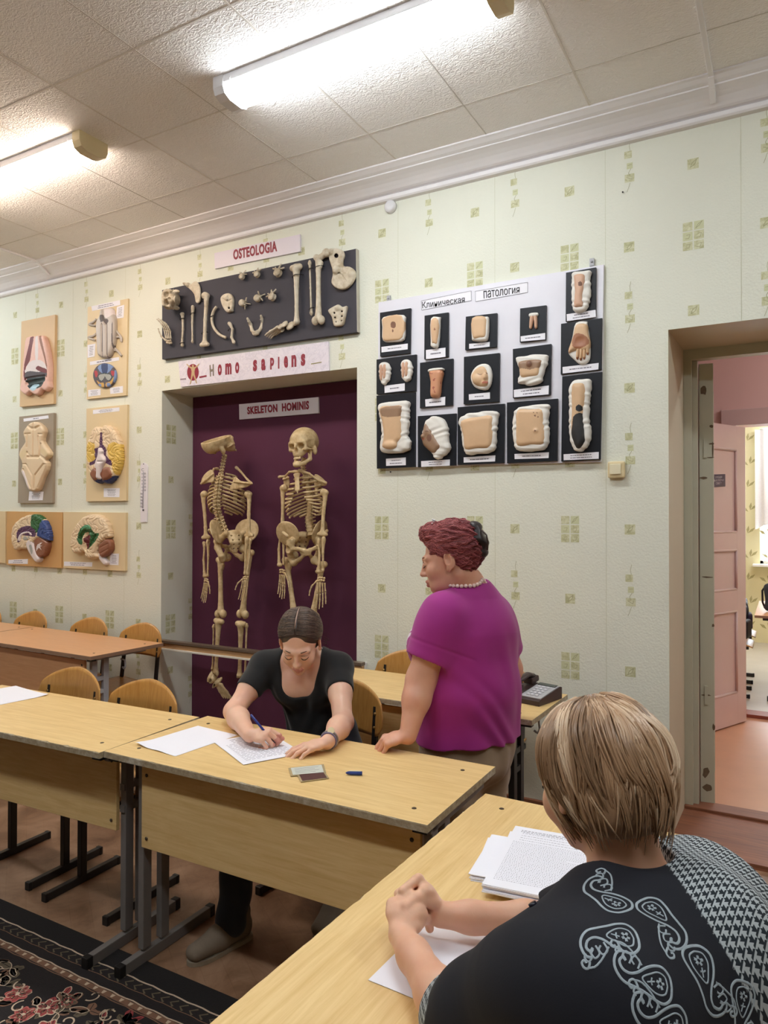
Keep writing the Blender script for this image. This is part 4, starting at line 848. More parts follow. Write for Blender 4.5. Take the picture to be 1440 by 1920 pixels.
def skeleton(label, facing, P, mat, cut):
    """P: joints in crop pixels with depth offsets; facing = forward vector of the body"""
    r = empty('human_skeleton', kp(P['root'], YN-.05)*np.array([1, 1, 0])+np.array([0, 0, .35]), 0, label, 'skeleton', None)
    J = lambda n: kp(P[n][:2], YK+(P[n][2] if len(P[n]) > 2 else 0)); up = np.array([0, 0, 1.]); f = nrm(facing); rt = nrm(np.cross(f, up)); put = lambda ob: adopt(r, ob)
    # skull
    Fm = frame(P['skull_dir'], P['skull_up']); oS = J('skull'); k = P['skull_k']
    put(skull_sdf(cut).mesh('skull', .003, mat, xf=lambda V: placed(V*k, Fm, oS)))
    if not cut: put(mandible_sdf().mesh('jaw', .003, mat, xf=lambda V: placed(V*k+np.array([0, 0, -.006]), Fm, oS)))
    # spine
    sp = spline([J(n) for n in P['spine']], 30); acc = np.concatenate([[0], np.cumsum(np.linalg.norm(np.diff(sp, axis=0), axis=1))]); n = 24; col = empty('spine', parent=None); adopt(r, col); col.location = sp[0]
    protos = [vertebra_mb(.0125, .016, .022, .02), vertebra_mb(.0165, .021, .04, .03), vertebra_mb(.023, .028, .034, .038)]; pm = [b.build('vertebra', mat) for b in protos]
    for i in range(n):
        t = ((i+.5)/n)**1.12*acc[-1]; p = np.array([np.interp(t, acc, sp[:, c]) for c in range(3)]); q = np.array([np.interp(min(t+.01, acc[-1]), acc, sp[:, c]) for c in range(3)])-np.array([np.interp(max(t-.01, 0), acc, sp[:, c]) for c in range(3)])
        u = -nrm(q); B = frame(f, u); kd = 0 if i < 7 else (1 if i < 19 else 2); ob = pm[kd] if i in (0, 7, 19) else pm[kd].copy()
        if ob is not pm[kd]: COL.objects.link(ob)
        m = Matrix.Identity(4)
        for a in range(3):
            for c in range(3): m[a][c] = B[a, c]
            m[a][3] = p[a]
        ob.parent = col; ob.matrix_parent_inverse = (Matrix.Translation(Vector(col.location))).inverted(); ob.matrix_basis = m
        if i == 7: top = p
        if i == 18: bot = p
    # ribs
    cg = empty('rib_cage'); adopt(r, cg); cg.location = top; H = np.linalg.norm(top-bot)*1.25; c0 = J('cage_c'); ends = []
    axis = nrm(top-bot); B = frame(f, axis*.6+up*.4)
    for sgn in (-1, 1):
        for i in range(12):
            c = rib_curve(i, None, None, H, P['cage'][0], P['cage'][1]); c[:, 0] *= sgn; w = c@B.T+c0
            b = MB(); rr = np.interp(np.linspace(0, 1, len(w)), [0, .06, .2, 1], [.009, .0068, .0078, .007]); b.tube(w, list(rr), 7); ob = b.build('rib', mat); ob.parent = cg; ob.matrix_parent_inverse = Matrix.Translation(-Vector(cg.location)); ends.append(w[-1])
    if 'sternum' in P:
        a, bq = J(P['sternum'][0]), J(P['sternum'][1]); S = SDF(.006); S.ecap(a, a+(bq-a)*.25, (.026, .008), (.014, .007), rt); S.ecap(a+(bq-a)*.25, a+(bq-a)*.85, (.015, .007), (.018, .006), rt); S.cap(a+(bq-a)*.85, bq, .006, .004); put(S.mesh('breastbone', .003, mat))
    else:
        a = c0+B@np.array([0, P['cage'][1]*1.0, -.05]); S = SDF(.006); S.ecap(a, a+B@np.array([0, .01, -.15]), (.02, .007), (.016, .006), rt); put(S.mesh('breastbone', .003, mat))
    # limbs
    for s_ in ('l', 'r'):
        sd = -1 if s_ == 'l' else 1; side = np.array([sd, 0, 0.])     # outwards in the picture
        put(bone('clavicle', J('cl_in_'+s_), J('cl_out_'+s_), np.array([0, -.6, .6])).mesh('collar_bone', .003, mat))
        pts = P['scap_'+s_]; S = SDF(.006); yy = P['scap_y_'+s_]+YK; q = smoothpoly([kp(p, yy)[[0, 2]] for p in pts], 3); rel(S, q, yy, .006, .005); S.cap(kp(P['spine_'+s_][0], yy-.008), kp(P['spine_'+s_][1], yy-.016), .006, .009); put(S.mesh('shoulder_blade', .003, mat))
        for nm, kd, k in (('hum', 'humerus', 1.05), ('rad', 'radius', 1.1), ('uln', 'ulna', 1.05), ('fem', 'femur', 1.15), ('tib', 'tibia', 1.1), ('fib', 'fibula', 1.05)):
            put(bone(kd, J(nm+'0_'+s_), J(nm+'1_'+s_), side, q=k).mesh({'hum': 'upper_arm_bone', 'rad': 'radius_bone', 'uln': 'ulna_bone', 'fem': 'thigh_bone', 'tib': 'shin_bone', 'fib': 'calf_bone'}[nm], .003, mat))
        h0, h1 = J('hand0_'+s_), J('hand1_'+s_); put(hand_mb(h0, h1-h0, None, P['thumb_'+s_], (0, -1, 0), np.linalg.norm(h1-h0)/.165, .12, .8).build('hand', mat))
        a0, a1 = J('foot0_'+s_), J('foot1_'+s_); put(foot_mb(a0, a1-a0, (0, -.8, .8), (1, 0, 0), np.linalg.norm(a1-a0)/.16).mesh('foot', .0033, mat))
    pe = J('pelvis'); Bp = frame(P['pelvis_f'], up+np.array(P['pelvis_tilt'])); kk = P['pelvis_k']; put(pelvis_sdf().mesh('pelvis', .0032, mat, xf=lambda V: placed(V*kk, Bp, pe)))
    return r
PL = dict(root=(260, 1000), skull=(222, 318, -.05), skull_dir=(.32, .80, .42), skull_up=(-.14, -.55, .8), cage_c=(276, 500, .07), skull_k=1.12, spine=['n0', 'n1', 'n2', 'n3', 'n4', 'n5'], n0=(262, 385, -.01), n1=(248, 455, 0), n2=(228, 560, -.045), n3=(216, 680, -.05), n4=(234, 765, -.0), n5=(268, 855, .0),
    cage=(.138, .105), cl_in_l=(215, 470, .10), cl_out_l=(160, 500, .02), cl_in_r=(325, 462, .10), cl_out_r=(414, 556, .0),
    scap_l=[(178, 474), (194, 500), (190, 545), (160, 552), (120, 560), (124, 525), (148, 492)], scap_r=[(318, 514), (350, 540), (412, 552), (392, 575), (340, 588), (288, 592), (300, 556)], scap_y_l=-.06, scap_y_r=-.085, spine_l=[(188, 500), (118, 556)], spine_r=[(312, 545), (414, 556)],
    hum0_l=(132, 606, -.02), hum1_l=(146, 884, -.02), hum0_r=(396, 606, -.05), hum1_r=(400, 872, -.06), rad0_l=(134, 906, -.02), rad1_l=(140, 1108, -.03), uln0_l=(158, 905, -.02), uln1_l=(156, 1104, -.03), rad0_r=(408, 888, -.06), rad1_r=(384, 1096, -.07), uln0_r=(386, 890, -.075), uln1_r=(374, 1092, -.085),
    hand0_l=(148, 1116, -.03), hand1_l=(132, 1250, -.04), hand0_r=(380, 1104, -.08), hand1_r=(364, 1236, -.09), thumb_l=(1, -.2, 0), thumb_r=(-1, -.2, 0),
    pelvis_f=(-.85, .52, 0), pelvis=(296, 900, -.01), pelvis_tilt=(.12, -.1, 0), pelvis_k=1.2, fem0_l=(236, 985, .0), fem1_l=(232, 1342, -.02), fem0_r=(402, 938, -.0), fem1_r=(360, 1346, -.03), tib0_l=(222, 1362, -.02), tib1_l=(196, 1680, -.02), tib0_r=(352, 1378, -.03), tib1_r=(350, 1700, -.02), fib0_l=(192, 1392, -.0), fib1_l=(184, 1660, .0), fib0_r=(386, 1386, -.02), fib1_r=(376, 1700, -.02),
    foot0_l=(190, 1700, -.02), foot1_l=(262, 1812, -.05), foot0_r=(350, 1722, -.02), foot1_r=(350, 1838, -.05))
skeleton('hanging human skeleton seen from behind with a cut open skull, left one in the niche', (-.18, .98, 0), PL, M_BONE, True)
PR = dict(root=(730, 1000), skull=(722, 326, -.06), skull_dir=(.06, -1, -.06), skull_up=(-.06, .0, 1), cage_c=(720, 512, .0), skull_k=1.12, spine=['n0', 'n1', 'n2', 'n3', 'n4', 'n5'], n0=(722, 405, .0), n1=(716, 470, .02), n2=(745, 560, .07), n3=(756, 680, .06), n4=(752, 770, .02), n5=(764, 860, .02),
    cage=(.132, .105), sternum=('st0', 'st1'), st0=(682, 500, -.10), st1=(686, 612, -.125), cl_in_l=(684, 486, -.09), cl_out_l=(578, 518, -.03), cl_in_r=(698, 480, -.09), cl_out_r=(852, 552, -.02),
    scap_l=[(606, 530), (630, 512), (640, 560), (622, 610), (608, 580)], scap_r=[(790, 500), (840, 530), (856, 566), (812, 580), (800, 640), (786, 560)], scap_y_l=.07, scap_y_r=.06, spine_l=[(634, 520), (604, 530)], spine_r=[(800, 520), (852, 556)],
    hum0_l=(604, 570, -.01), hum1_l=(596, 832, -.03), hum0_r=(846, 596, -.03), hum1_r=(832, 866, -.05), rad0_l=(582, 850, -.04), rad1_l=(580, 1042, -.05), uln0_l=(600, 852, -.04), uln1_l=(604, 1034, -.05), rad0_r=(812, 888, -.06), rad1_r=(808, 1082, -.07), uln0_r=(840, 890, -.06), uln1_r=(836, 1074, -.07),
    hand0_l=(596, 1062, -.06), hand1_l=(592, 1226, -.07), hand0_r=(826, 1108, -.08), hand1_r=(830, 1284, -.09), thumb_l=(1, -.2, 0), thumb_r=(-1, -.2, 0),
    pelvis_f=(.72, -.69, 0), pelvis=(728, 916, -.01), pelvis_tilt=(-.06, .0, 0), pelvis_k=1.2, fem0_l=(626, 982, -.0), fem1_l=(668, 1350, -.04), fem0_r=(830, 1010, -.0), fem1_r=(774, 1355, -.04), tib0_l=(668, 1368, -.04), tib1_l=(664, 1690, -.03), tib0_r=(776, 1374, -.04), tib1_r=(776, 1700, -.03), fib0_l=(640, 1384, -.03), fib1_l=(642, 1690, -.02), fib0_r=(802, 1388, -.03), fib1_r=(800, 1700, -.02),
    foot0_l=(662, 1712, -.03), foot1_l=(640, 1826, -.06), foot0_r=(778, 1722, -.03), foot1_r=(800, 1838, -.06))
skeleton('hanging human skeleton facing the room with a whole skull, behind the seated woman', (.17, -.98, 0), PR, M_BONE, False)
# wooden rail in front of the skeletons
r = empty('wooden_rail', (-3.05, W-.05, .69), 0, 'low wooden rail with a white lower edge across the skeleton niche', 'rail')
def railpart(name, dz, hz, hy, m, bev=.003, dy=0): adopt(r, MB().box((-3.085, W-.05+dy, .69+dz), (.9, hy, hz), bev=bev).build(name, m))
railpart('top_board', .026, .010, .024, M('grey_brown_metal_rail', (122, 104, 88), .35, .1, 20, metal=.4)); railpart('rail_body', -.002, .018, .014, wood('rail_wood', (206, 166, 120), (176, 132, 88), 0, .4)); railpart('lower_strip', -.026, .007, .02, M('white_rail_edge', (226, 220, 206), .45, .05))
for x in (-3.95, -2.2): adopt(r, MB().box((x, W-.018, .69), (.012, .018, .03), bev=.004).build('wall_bracket', M_HOUS))
# ================================================================ anatomy plaques at the left
def gyri(k=1., dep=.004):
    def f(P):
        x, z = P[:, 0]*k, P[:, 2]*k; g = np.sin(88*x+2.4*np.sin(61*z+1)+1.7*np.sin(37*x+53*z))*.6+np.sin(83*z+2.1*np.sin(58*x+2))*.4
        return dep*np.exp(-(g/.22)**2)
    return f
M_TAN = M('tan_plaque_board', (216, 184, 142), .5, .06, 4); M_TANL = M('pale_tan_plaque_board', (224, 202, 160), .5, .06, 4); M_TANO = M('orange_tan_plaque_board', (208, 162, 104), .45, .07, 4); M_GREYB = M('grey_plaque_board', (160, 146, 128), .5, .06, 4)
M_CORTEX = M('cream_model_paint', (226, 202, 168), .45, .07, 12); M_PINKM = M('pink_model_paint', (228, 186, 172), .45, .1, 40, .2, 120, .003); M_MAR = M('maroon_model_paint', (112, 46, 52), .4, .1, 20); M_WHITEM = M('white_model_paint', (224, 212, 210), .45, .08, 30)
M_DGREY = M('dark_grey_model_paint', (86, 78, 84), .5, .2, 60); M_TEAL = M('dark_teal_model_paint', (36, 52, 54), .4, .2, 14); M_LBLUE = M('light_blue_model_paint', (176, 204, 216), .45, .1); M_DBLUE = M('dark_blue_model_paint', (40, 56, 104), .4, .12, 20); M_BLUE = M('blue_model_paint', (58, 78, 136), .4, .12, 20)
M_MBLUE = M('mid_blue_model_paint', (120, 144, 190), .45, .1); M_GREYM = M('grey_model_paint', (164, 164, 158), .45, .1); M_RED = M('red_model_paint', (176, 48, 54), .4, .1); M_YELM = M('yellow_model_paint', (222, 186, 92), .42, .1, 14); M_PURM = M('purple_model_paint', (88, 54, 88), .42, .12, 14); M_BRN = M('brown_model_paint', (142, 90, 66), .42, .12, 14, .2, 90); M_GRN = M('green_model_paint', (48, 98, 54), .42, .15, 14); M_OCH = M('ochre_model_paint', (206, 162, 82), .45, .1); M_SGREY = M('silver_grey_model_paint', (190, 180, 170), .4, .12, 16); M_GLINE = M('grey_model_groove', (104, 96, 96), .6, .2, 20); M_JADE = M('jade_model_paint', (86, 150, 108), .42, .1)
def plaque(label, cr, sc, base, th, bmat):
    cx = sum(p[0] for p in base)/4/sc+cr[0]; cy = sum(p[1] for p in base)/4/sc+cr[1]
    r = root('anatomy_plaque', (cx, cy), W, label, 'anatomy plaque', 'anatomy plaques on the left wall'); adopt(r, panel('board', L(base, cr, sc), W, th, bmat)); y = W-th
    w = lambda pts, sm=0: (smoothpoly(pw(L(pts, cr, sc), y), sm) if sm else pw(L(pts, cr, sc), y))
    def model(name, outline, h, mats, regions=(), grooves=(), disp=None, rr=None, sm=3, res=.0036):
        S = SDF(.004); q0 = pw(L(outline, cr, sc), y-h*.55); rel(S, smoothpoly(q0, sm) if sm else q0, y, h, rr); w = lambda pts, sm=0: (smoothpoly(pw(L(pts, cr, sc), y-h*.8), sm) if sm else pw(L(pts, cr, sc), y-h*.8))
        for pts, rad in grooves: q = w(pts); S.chain([(p[0], y-h, p[1]) for p in q], [rad]*len(q), .003, 's')
        if disp: S.disp(disp)
        adopt(r, rmesh(S, y, name, mats, None, [(w(p, 2), m) for p, m in regions], res))
    def cap_(px, n, seed=1, **k): adopt(r, caption(L(px, cr, sc), y-.0004, None, n, seed=seed, **k))
    def tubes(name, lines, rad, mat):
        b = MB()
        for pts in lines: q = spline(w(pts), 4); b.tube([(p[0], y-rad*.7, p[1]) for p in q], rad, 6)
        adopt(r, b.build(name, mat))
    return r, model, cap_, tubes
cr, sc = (0, 580), 9.6
r, model, cap_, tubes = plaque('tan plaque with a pink cone shaped section model holding a dark bowl, upper left', cr, sc, [(386, 218), (992, 95), (965, 1698), (355, 1754)], .022, M_TAN)
model('section_model', [(505, 510), (640, 485), (790, 475), (830, 560), (870, 700), (900, 900), (915, 1100), (905, 1300), (915, 1400), (840, 1475), (780, 1440), (720, 1530), (650, 1545), (560, 1490), (500, 1550), (420, 1500), (385, 1430), (420, 1250), (430, 1050), (450, 850), (470, 650)], .045,
    [M_PINKM, M_MAR, M_WHITEM, M_DGREY, M_TEAL, M_LBLUE, M_BRN], [([(655, 490), (695, 488), (705, 700), (700, 900), (655, 900), (650, 700)], 2), ([(565, 505), (625, 500), (600, 650), (580, 780), (555, 930), (500, 1020), (478, 1080), (470, 1290), (445, 1210), (455, 1000), (500, 800), (545, 620)], 1), ([(718, 485), (755, 485), (790, 650), (825, 800), (862, 1000), (862, 1220), (835, 1200), (845, 1090), (830, 950), (780, 760), (735, 600)], 6),
    ([(470, 1150), (485, 1070), (520, 990), (590, 930), (680, 910), (770, 930), (830, 985), (860, 1080), (840, 1140), (650, 1160)], 2), ([(470, 1150), (560, 1115), (690, 1130), (845, 1130), (850, 1205), (690, 1225), (480, 1262)], 3), ([(478, 1255), (650, 1222), (822, 1205), (810, 1290), (760, 1390), (650, 1435), (540, 1425), (495, 1340)], 4), ([(545, 1400), (590, 1355), (680, 1345), (690, 1380), (650, 1455), (580, 1465)], 5), ([(660, 1075), (700, 1020), (780, 1050), (855, 1080), (855, 1145), (760, 1130)], 1)],
    [([(480, 1255), (640, 1225), (815, 1205)], .012), ([(500, 1330), (640, 1300), (800, 1260)], .02), ([(560, 1380), (640, 1370), (740, 1330)], .018)], rr=.02, sm=2)
cr, sc = (140, 540), 8
r, model, cap_, tubes = plaque('tan plaque with a grey spinal cord model above a coloured round cross section', cr, sc, [(195, 285), (800, 158), (772, 1608), (180, 1668)], .016, M_TANL)
model('spinal_cord_model', [(395, 335), (435, 315), (560, 300), (582, 385), (605, 450), (612, 600), (600, 800), (562, 960), (520, 1030), (470, 1052), (440, 1045), (372, 1020), (350, 960), (338, 760), (330, 560), (350, 470), (385, 420)], .04, [M_SGREY, M_GLINE, M_WHITEM], [([(385, 415), (430, 405), (446, 460), (500, 465), (522, 505), (470, 550), (440, 500), (400, 512)], 1), ([(445, 315), (560, 305), (580, 380), (520, 440), (460, 440)], 2), ([(408, 560), (420, 560), (424, 1030), (412, 1035)], 1), ([(482, 560), (494, 560), (494, 1040), (484, 1045)], 1), ([(568, 560), (580, 540), (570, 900), (562, 900)], 1)], [([(414, 550), (418, 1040)], .009), ([(488, 550), (489, 1045)], .009), ([(430, 330), (440, 440), (470, 530)], .012)], rr=.02, sm=2)
tubes('nerve_root', [[(335, 470), (300, 510), (228, 550), (322, 568)], [(335, 690), (290, 725), (216, 745), (320, 785)], [(605, 560), (640, 650), (712, 745), (712, 812)], [(560, 690), (600, 740), (690, 742), (714, 800)], [(560, 870), (640, 930), (716, 1022)], [(560, 940), (650, 945), (710, 1015)]], .009, M_SGREY)
model('cross_section_model', [(455+172*math.sin(a), 1312-184*math.cos(a)) for a in np.linspace(0, 2*PI, 19)[:-1]], .02, [M_DGREY, M_DBLUE, M_MBLUE, M_GREYM, M_RED, M_OCH, M_WHITEM, M_TEAL], [([(350, 1200), (410, 1140), (500, 1132), (580, 1180), (490, 1290), (425, 1290)], 2), ([(408, 1142), (500, 1136), (492, 1280), (425, 1285)], 1), ([(350, 1320), (380, 1290), (440, 1275), (470, 1275), (540, 1290), (570, 1340), (520, 1400), (480, 1375), (460, 1340), (440, 1375), (395, 1405)], 7), ([(362, 1330), (388, 1300), (440, 1290), (470, 1290), (536, 1300), (556, 1338), (520, 1388), (480, 1365), (460, 1325), (440, 1365), (400, 1395)], 3), ([(300, 1250), (340, 1245), (355, 1300), (325, 1345)], 4), ([(550, 1245), (600, 1250), (595, 1315), (562, 1310)], 4), ([(335, 1385), (390, 1425), (440, 1420), (445, 1485), (390, 1480)], 5), ([(475, 1420), (540, 1405), (590, 1330), (580, 1400), (530, 1470), (475, 1485)], 5), ([(365, 1440), (400, 1440), (405, 1485), (370, 1480)], 2), ([(490, 1430), (535, 1425), (540, 1475), (495, 1485)], 2), ([(600, 1200), (622, 1280), (610, 1380), (580, 1440), (600, 1330)], 2)], (), None, .008, 2)
for i, (q, n) in enumerate((([(250, 275), (680, 182), (685, 255), (265, 346)], 2), ([(635, 282), (745, 252), (735, 445), (622, 460)], 6), ([(195, 855), (315, 832), (300, 1028), (195, 1048)], 6), ([(230, 1106), (665, 1035), (668, 1086), (230, 1160)], 1), ([(205, 1530), (390, 1514), (388, 1606), (205, 1630)], 4), ([(530, 1496), (725, 1470), (725, 1570), (536, 1590)], 4))): cap_(q, n, i)
cr, sc = (0, 760), 9.6
r, model, cap_, tubes = plaque('grey plaque with a cream brain stem model', cr, sc, [(345, 205), (970, 136), (945, 1755), (322, 1758)], .022, M_GREYB)
model('brain_stem_model', [(520, 360), (580, 310), (680, 300), (740, 340), (800, 400), (822, 470), (800, 540), (782, 640), (840, 740), (912, 850), (890, 930), (830, 985), (870, 1030), (858, 1160), (790, 1300), (712, 1515), (620, 1542), (535, 1520), (470, 1350), (402, 1190), (425, 1100), (410, 1010), (367, 900), (400, 780), (480, 660), (452, 560), (447, 470)], .045, [M_CORTEX, M_TANL, M_WHITEM], [([(375, 880), (450, 790), (500, 860), (430, 960), (390, 960)], 1), ([(745, 800), (830, 790), (890, 900), (860, 930), (760, 860)], 1), ([(405, 1190), (440, 1190), (545, 1500), (530, 1515)], 2), ([(860, 1165), (830, 1180), (700, 1490), (715, 1510)], 2)],
    [([(610, 330), (612, 640), (606, 920)], .009), ([(520, 380), (560, 420), (640, 420), (720, 370)], .012), ([(460, 520), (560, 512)], .008), ([(700, 520), (800, 522)], .008), ([(500, 540), (500, 740)], .01), ([(700, 560), (730, 800)], .01), ([(510, 930), (700, 930)], .012), ([(480, 1060), (590, 1260), (600, 1500)], .009), ([(790, 1060), (640, 1260), (620, 1500)], .009), ([(430, 1150), (560, 1480)], .008), ([(830, 1150), (690, 1480)], .008), ([(740, 700), (720, 900), (830, 985)], .012), ([(500, 850), (560, 930)], .01), ([(395, 1060), (470, 1060)], .006), ([(800, 1060), (880, 1060)], .006)], rr=.02, sm=2)
cap_([(425, 240), (870, 180), (878, 235), (428, 294)], 1, 3, fill=.3); cap_([(530, 1550), (785, 1552), (770, 1708), (515, 1714)], 5, 4)
cr, sc = (140, 750), 7.68
r, model, cap_, tubes = plaque('tan plaque with a brain seen from below, yellow temporal lobes and brown cerebellum', cr, sc, [(170, 125), (757, 66), (740, 1450), (165, 1460)], .02, M_TANL)
model('brain_model', [(270, 430), (330, 375), (400, 388), (440, 362), (520, 370), (590, 440), (640, 550), (670, 680), (680, 830), (650, 980), (600, 1090), (520, 1195), (440, 1200), (405, 1185), (360, 1205), (290, 1170), (240, 1080), (200, 960), (180, 800), (190, 650), (230, 540)], .055, [M_CORTEX, M_YELM, M_PURM, M_DBLUE], [([(190, 630), (240, 605), (310, 650), (300, 760), (312, 870), (240, 900), (188, 850)], 1), ([(480, 690), (540, 610), (650, 640), (682, 780), (660, 950), (590, 1085), (540, 930), (500, 800)], 1), ([(300, 700), (365, 680), (380, 480), (400, 480), (420, 640), (470, 700), (470, 800), (540, 880), (545, 950), (440, 900), (330, 900), (240, 950), (235, 900), (310, 850)], 2), ([(250, 1120), (420, 1130), (404, 1210), (340, 1215)], 3), ([(420, 1150), (600, 1080), (610, 1090), (520, 1205), (440, 1210)], 3)], [([(398, 390), (400, 700)], .008)], gyri(1., .006), .03)
model('cerebellum_model', [(245, 1050), (300, 965), (350, 990), (400, 1000), (440, 975), (520, 955), (572, 1060), (530, 1140), (430, 1170), (405, 1120), (350, 1160), (300, 1165), (255, 1110)], .066, [M_BRN], (), [([(405, 1000), (405, 1170)], .01)], None, .03)
model('brain_stem_model', [(372, 700), (400, 690), (440, 735), (430, 780), (460, 820), (475, 880), (430, 960), (405, 1080), (402, 1140), (342, 1130), (345, 1010), (318, 950), (345, 850), (365, 790)], .078, [M_WHITEM], (), [([(350, 890), (460, 890)], .008), ([(375, 960), (372, 1120)], .006)], None, .025)
cap_([(265, 145), (645, 106), (645, 160), (265, 203)], 3, 5); cap_([(420, 1270), (650, 1268), (645, 1400), (420, 1398)], 6, 6)
cr, sc = (0, 940), 5.76
r, model, cap_, tubes = plaque('orange tan plaque with a halved brain model coloured green, blue and purple', cr, sc, [(75, 108), (674, 118), (662, 720), (70, 684)], .02, M_TANO)
model('brain_model', [(160, 250), (250, 170), (350, 140), (430, 152), (500, 220), (540, 330), (546, 410), (530, 430), (430, 400), (380, 440), (300, 520), (240, 515), (180, 530), (150, 480), (130, 400), (140, 320)], .05, [M_CORTEX, M_GRN, M_BLUE, M_PURM], [([(350, 135), (430, 145), (465, 200), (440, 260), (420, 330), (370, 330), (345, 270)], 1), ([(462, 205), (515, 230), (550, 400), (520, 430), (410, 370), (430, 280)], 2), ([(190, 340), (240, 280), (340, 268), (395, 330), (385, 385), (250, 365), (232, 430), (200, 440)], 3)], (), gyri(1., .006), .025)
model('cerebellum_model', [(382, 420), (430, 375), (490, 410), (532, 450), (520, 530), (490, 590), (425, 605), (400, 560), (385, 500)], .045, [M_BRN, M_WHITEM], [([(410, 470), (470, 440), (440, 475), (480, 480), (440, 490), (470, 540), (430, 500), (400, 540)], 1)], (), gyri(2., .003), .02)
model('corpus_model', [(215, 400), (250, 342), (330, 322), (376, 360), (350, 372), (330, 345), (260, 370), (245, 430), (222, 430)], .054, [M_WHITEM], (), (), None, .012); model('thalamus_model', [(262, 395), (300, 368), (345, 375), (350, 405), (310, 425), (280, 420)], .05, [M_GREYM], (), (), None, .012)
model('brain_stem_model', [(300, 440), (350, 405), (382, 480), (410, 560), (440, 622), (405, 660), (345, 580), (310, 510)], .05, [M_WHITEM, M_GREYM], [([(325, 480), (350, 470), (365, 540), (350, 570)], 1)], (), None, .018)
cap_([(92, 632), (303, 622), (300, 676), (92, 672)], 2, 7)
r, model, cap_, tubes = plaque('pale tan plaque with a halved brain model opened on a green and maroon hollow', cr, sc, [(683, 115), (1360, 122), (1352, 752), (683, 717)], .02, M_TANL)
model('brain_model', [(770, 450), (790, 340), (850, 230), (930, 155), (1040, 140), (1130, 180), (1180, 270), (1196, 380), (1150, 410), (1080, 470), (1060, 560), (1080, 600), (1000, 625), (940, 605), (920, 540), (870, 565), (810, 560), (780, 510)], .055, [M_CORTEX, M_GRN, M_MAR, M_JADE], [([(845, 400), (870, 310), (910, 265), (965, 252), (1000, 300), (1040, 345), (1085, 345), (1040, 430), (965, 515), (935, 500), (985, 390), (935, 330), (890, 380), (905, 440), (890, 470), (850, 440)], 1), ([(880, 310), (910, 268), (965, 252), (1000, 300), (970, 318), (920, 305)], 3), ([(918, 380), (960, 355), (992, 378), (962, 430), (942, 490), (925, 520), (915, 440)], 2)], [([(940, 370), (950, 420), (930, 490)], .03), ([(870, 400), (920, 320), (990, 330)], .016), ([(1040, 370), (970, 490)], .012)], gyri(1., .006), .028)
model('cerebellum_model', [(1080, 480), (1150, 410), (1198, 420), (1208, 520), (1150, 590), (1095, 592)], .05, [M_BRN], (), [([(1090, 500), (1190, 450)], .004), ([(1095, 560), (1200, 500)], .004)], None, .02); model('brain_stem_model', [(1058, 580), (1090, 560), (1130, 610), (1168, 660), (1140, 692), (1090, 640)], .035, [M_WHITEM], (), (), None, .015)
cap_([(693, 650), (998, 658), (995, 706), (693, 697)], 2, 8); cap_([(1190, 562), (1285, 565), (1280, 690), (1185, 686)], 6, 9)
r, model, cap_, tubes = plaque('pale tan plaque cut off by the left edge of the photo', cr, sc, [(-420, 100), (60, 108), (58, 668), (-420, 632)], .02, M_TANL)
model('brain_model', [(-300, 200), (-200, 150), (-100, 180), (-60, 300), (-90, 450), (-200, 520), (-320, 450), (-350, 320)], .05, [M_CORTEX], (), (), gyri(1., .006), .028)
# thermometer
cr, sc = (140, 750), 7.68; y = W-.008
r = root('wall_thermometer', (269, 925), W, 'long white wall thermometer beside the niche', 'thermometer')
def tp(x, yy): return pw(L([(x, yy)], cr, sc), y)[0]
pts = [tp(948, 1760), tp(1040, 1758), tp(1050, 960), tp(1035, 925), tp(992, 903), tp(955, 930), tp(945, 965)]; b = MB(); b.prism([tuple(p) for p in pts], 0, .008, ((0, y, 0), (1, 0, 0), (0, 0, 1), (0, 1, 0))); adopt(r, b.build('scale_board', M('thermometer_white', (232, 226, 230), .4, .03)))
b = MB(); a, c = tp(993, 1040), tp(985, 1560); b.tube([(a[0], y-.003, a[1]), (c[0], y-.003, c[1])], .0028, 8); adopt(r, b.build('glass_tube', M('thermometer_glass', (170, 168, 176), .15, .05)))
b = MB(); c = tp(993, 1585); b.lathe([(0, -.004), (.006, -.004), (.007, 0), (.006, .004), (0, .004)], (c[0], y-.004, c[1]), 'y', 10); adopt(r, b.build('bulb', M('thermometer_bulb', (70, 60, 64), .3)))
b = MB()
for i in range(11):
    p = tp(973, 1065+48*i); b.box((p[0], y-.0006, p[1]), (.007, .0004, .0016))
def tdig(b, body, x, yy, w=26, h=26): qtext(body, L([(x-w/2, yy-h/2), (x+w/2, yy-h/2), (x+w/2, yy+h/2), (x-w/2, yy+h/2)], cr, sc), y, None, None, ext=.0006, b=b)
for i, t in enumerate(('50', '40', '30', '20', '10', '0')): tdig(b, t, 1012, 1060+48*i)
for i, t in enumerate(('50', '40', '30', '20', '10')): tdig(b, t, 958, 1350+46*i)
tdig(b, 'C', 980, 1005, 34, 42); adopt(r, b.build('scale_marks', M_INK)); b = MB(); p = tp(992, 922); b.lathe([(0, -.002), (.004, -.002), (.004, 0), (0, 0)], (p[0], y, p[1]), 'y', 8); adopt(r, b.build('nail_hole', M_INKD))
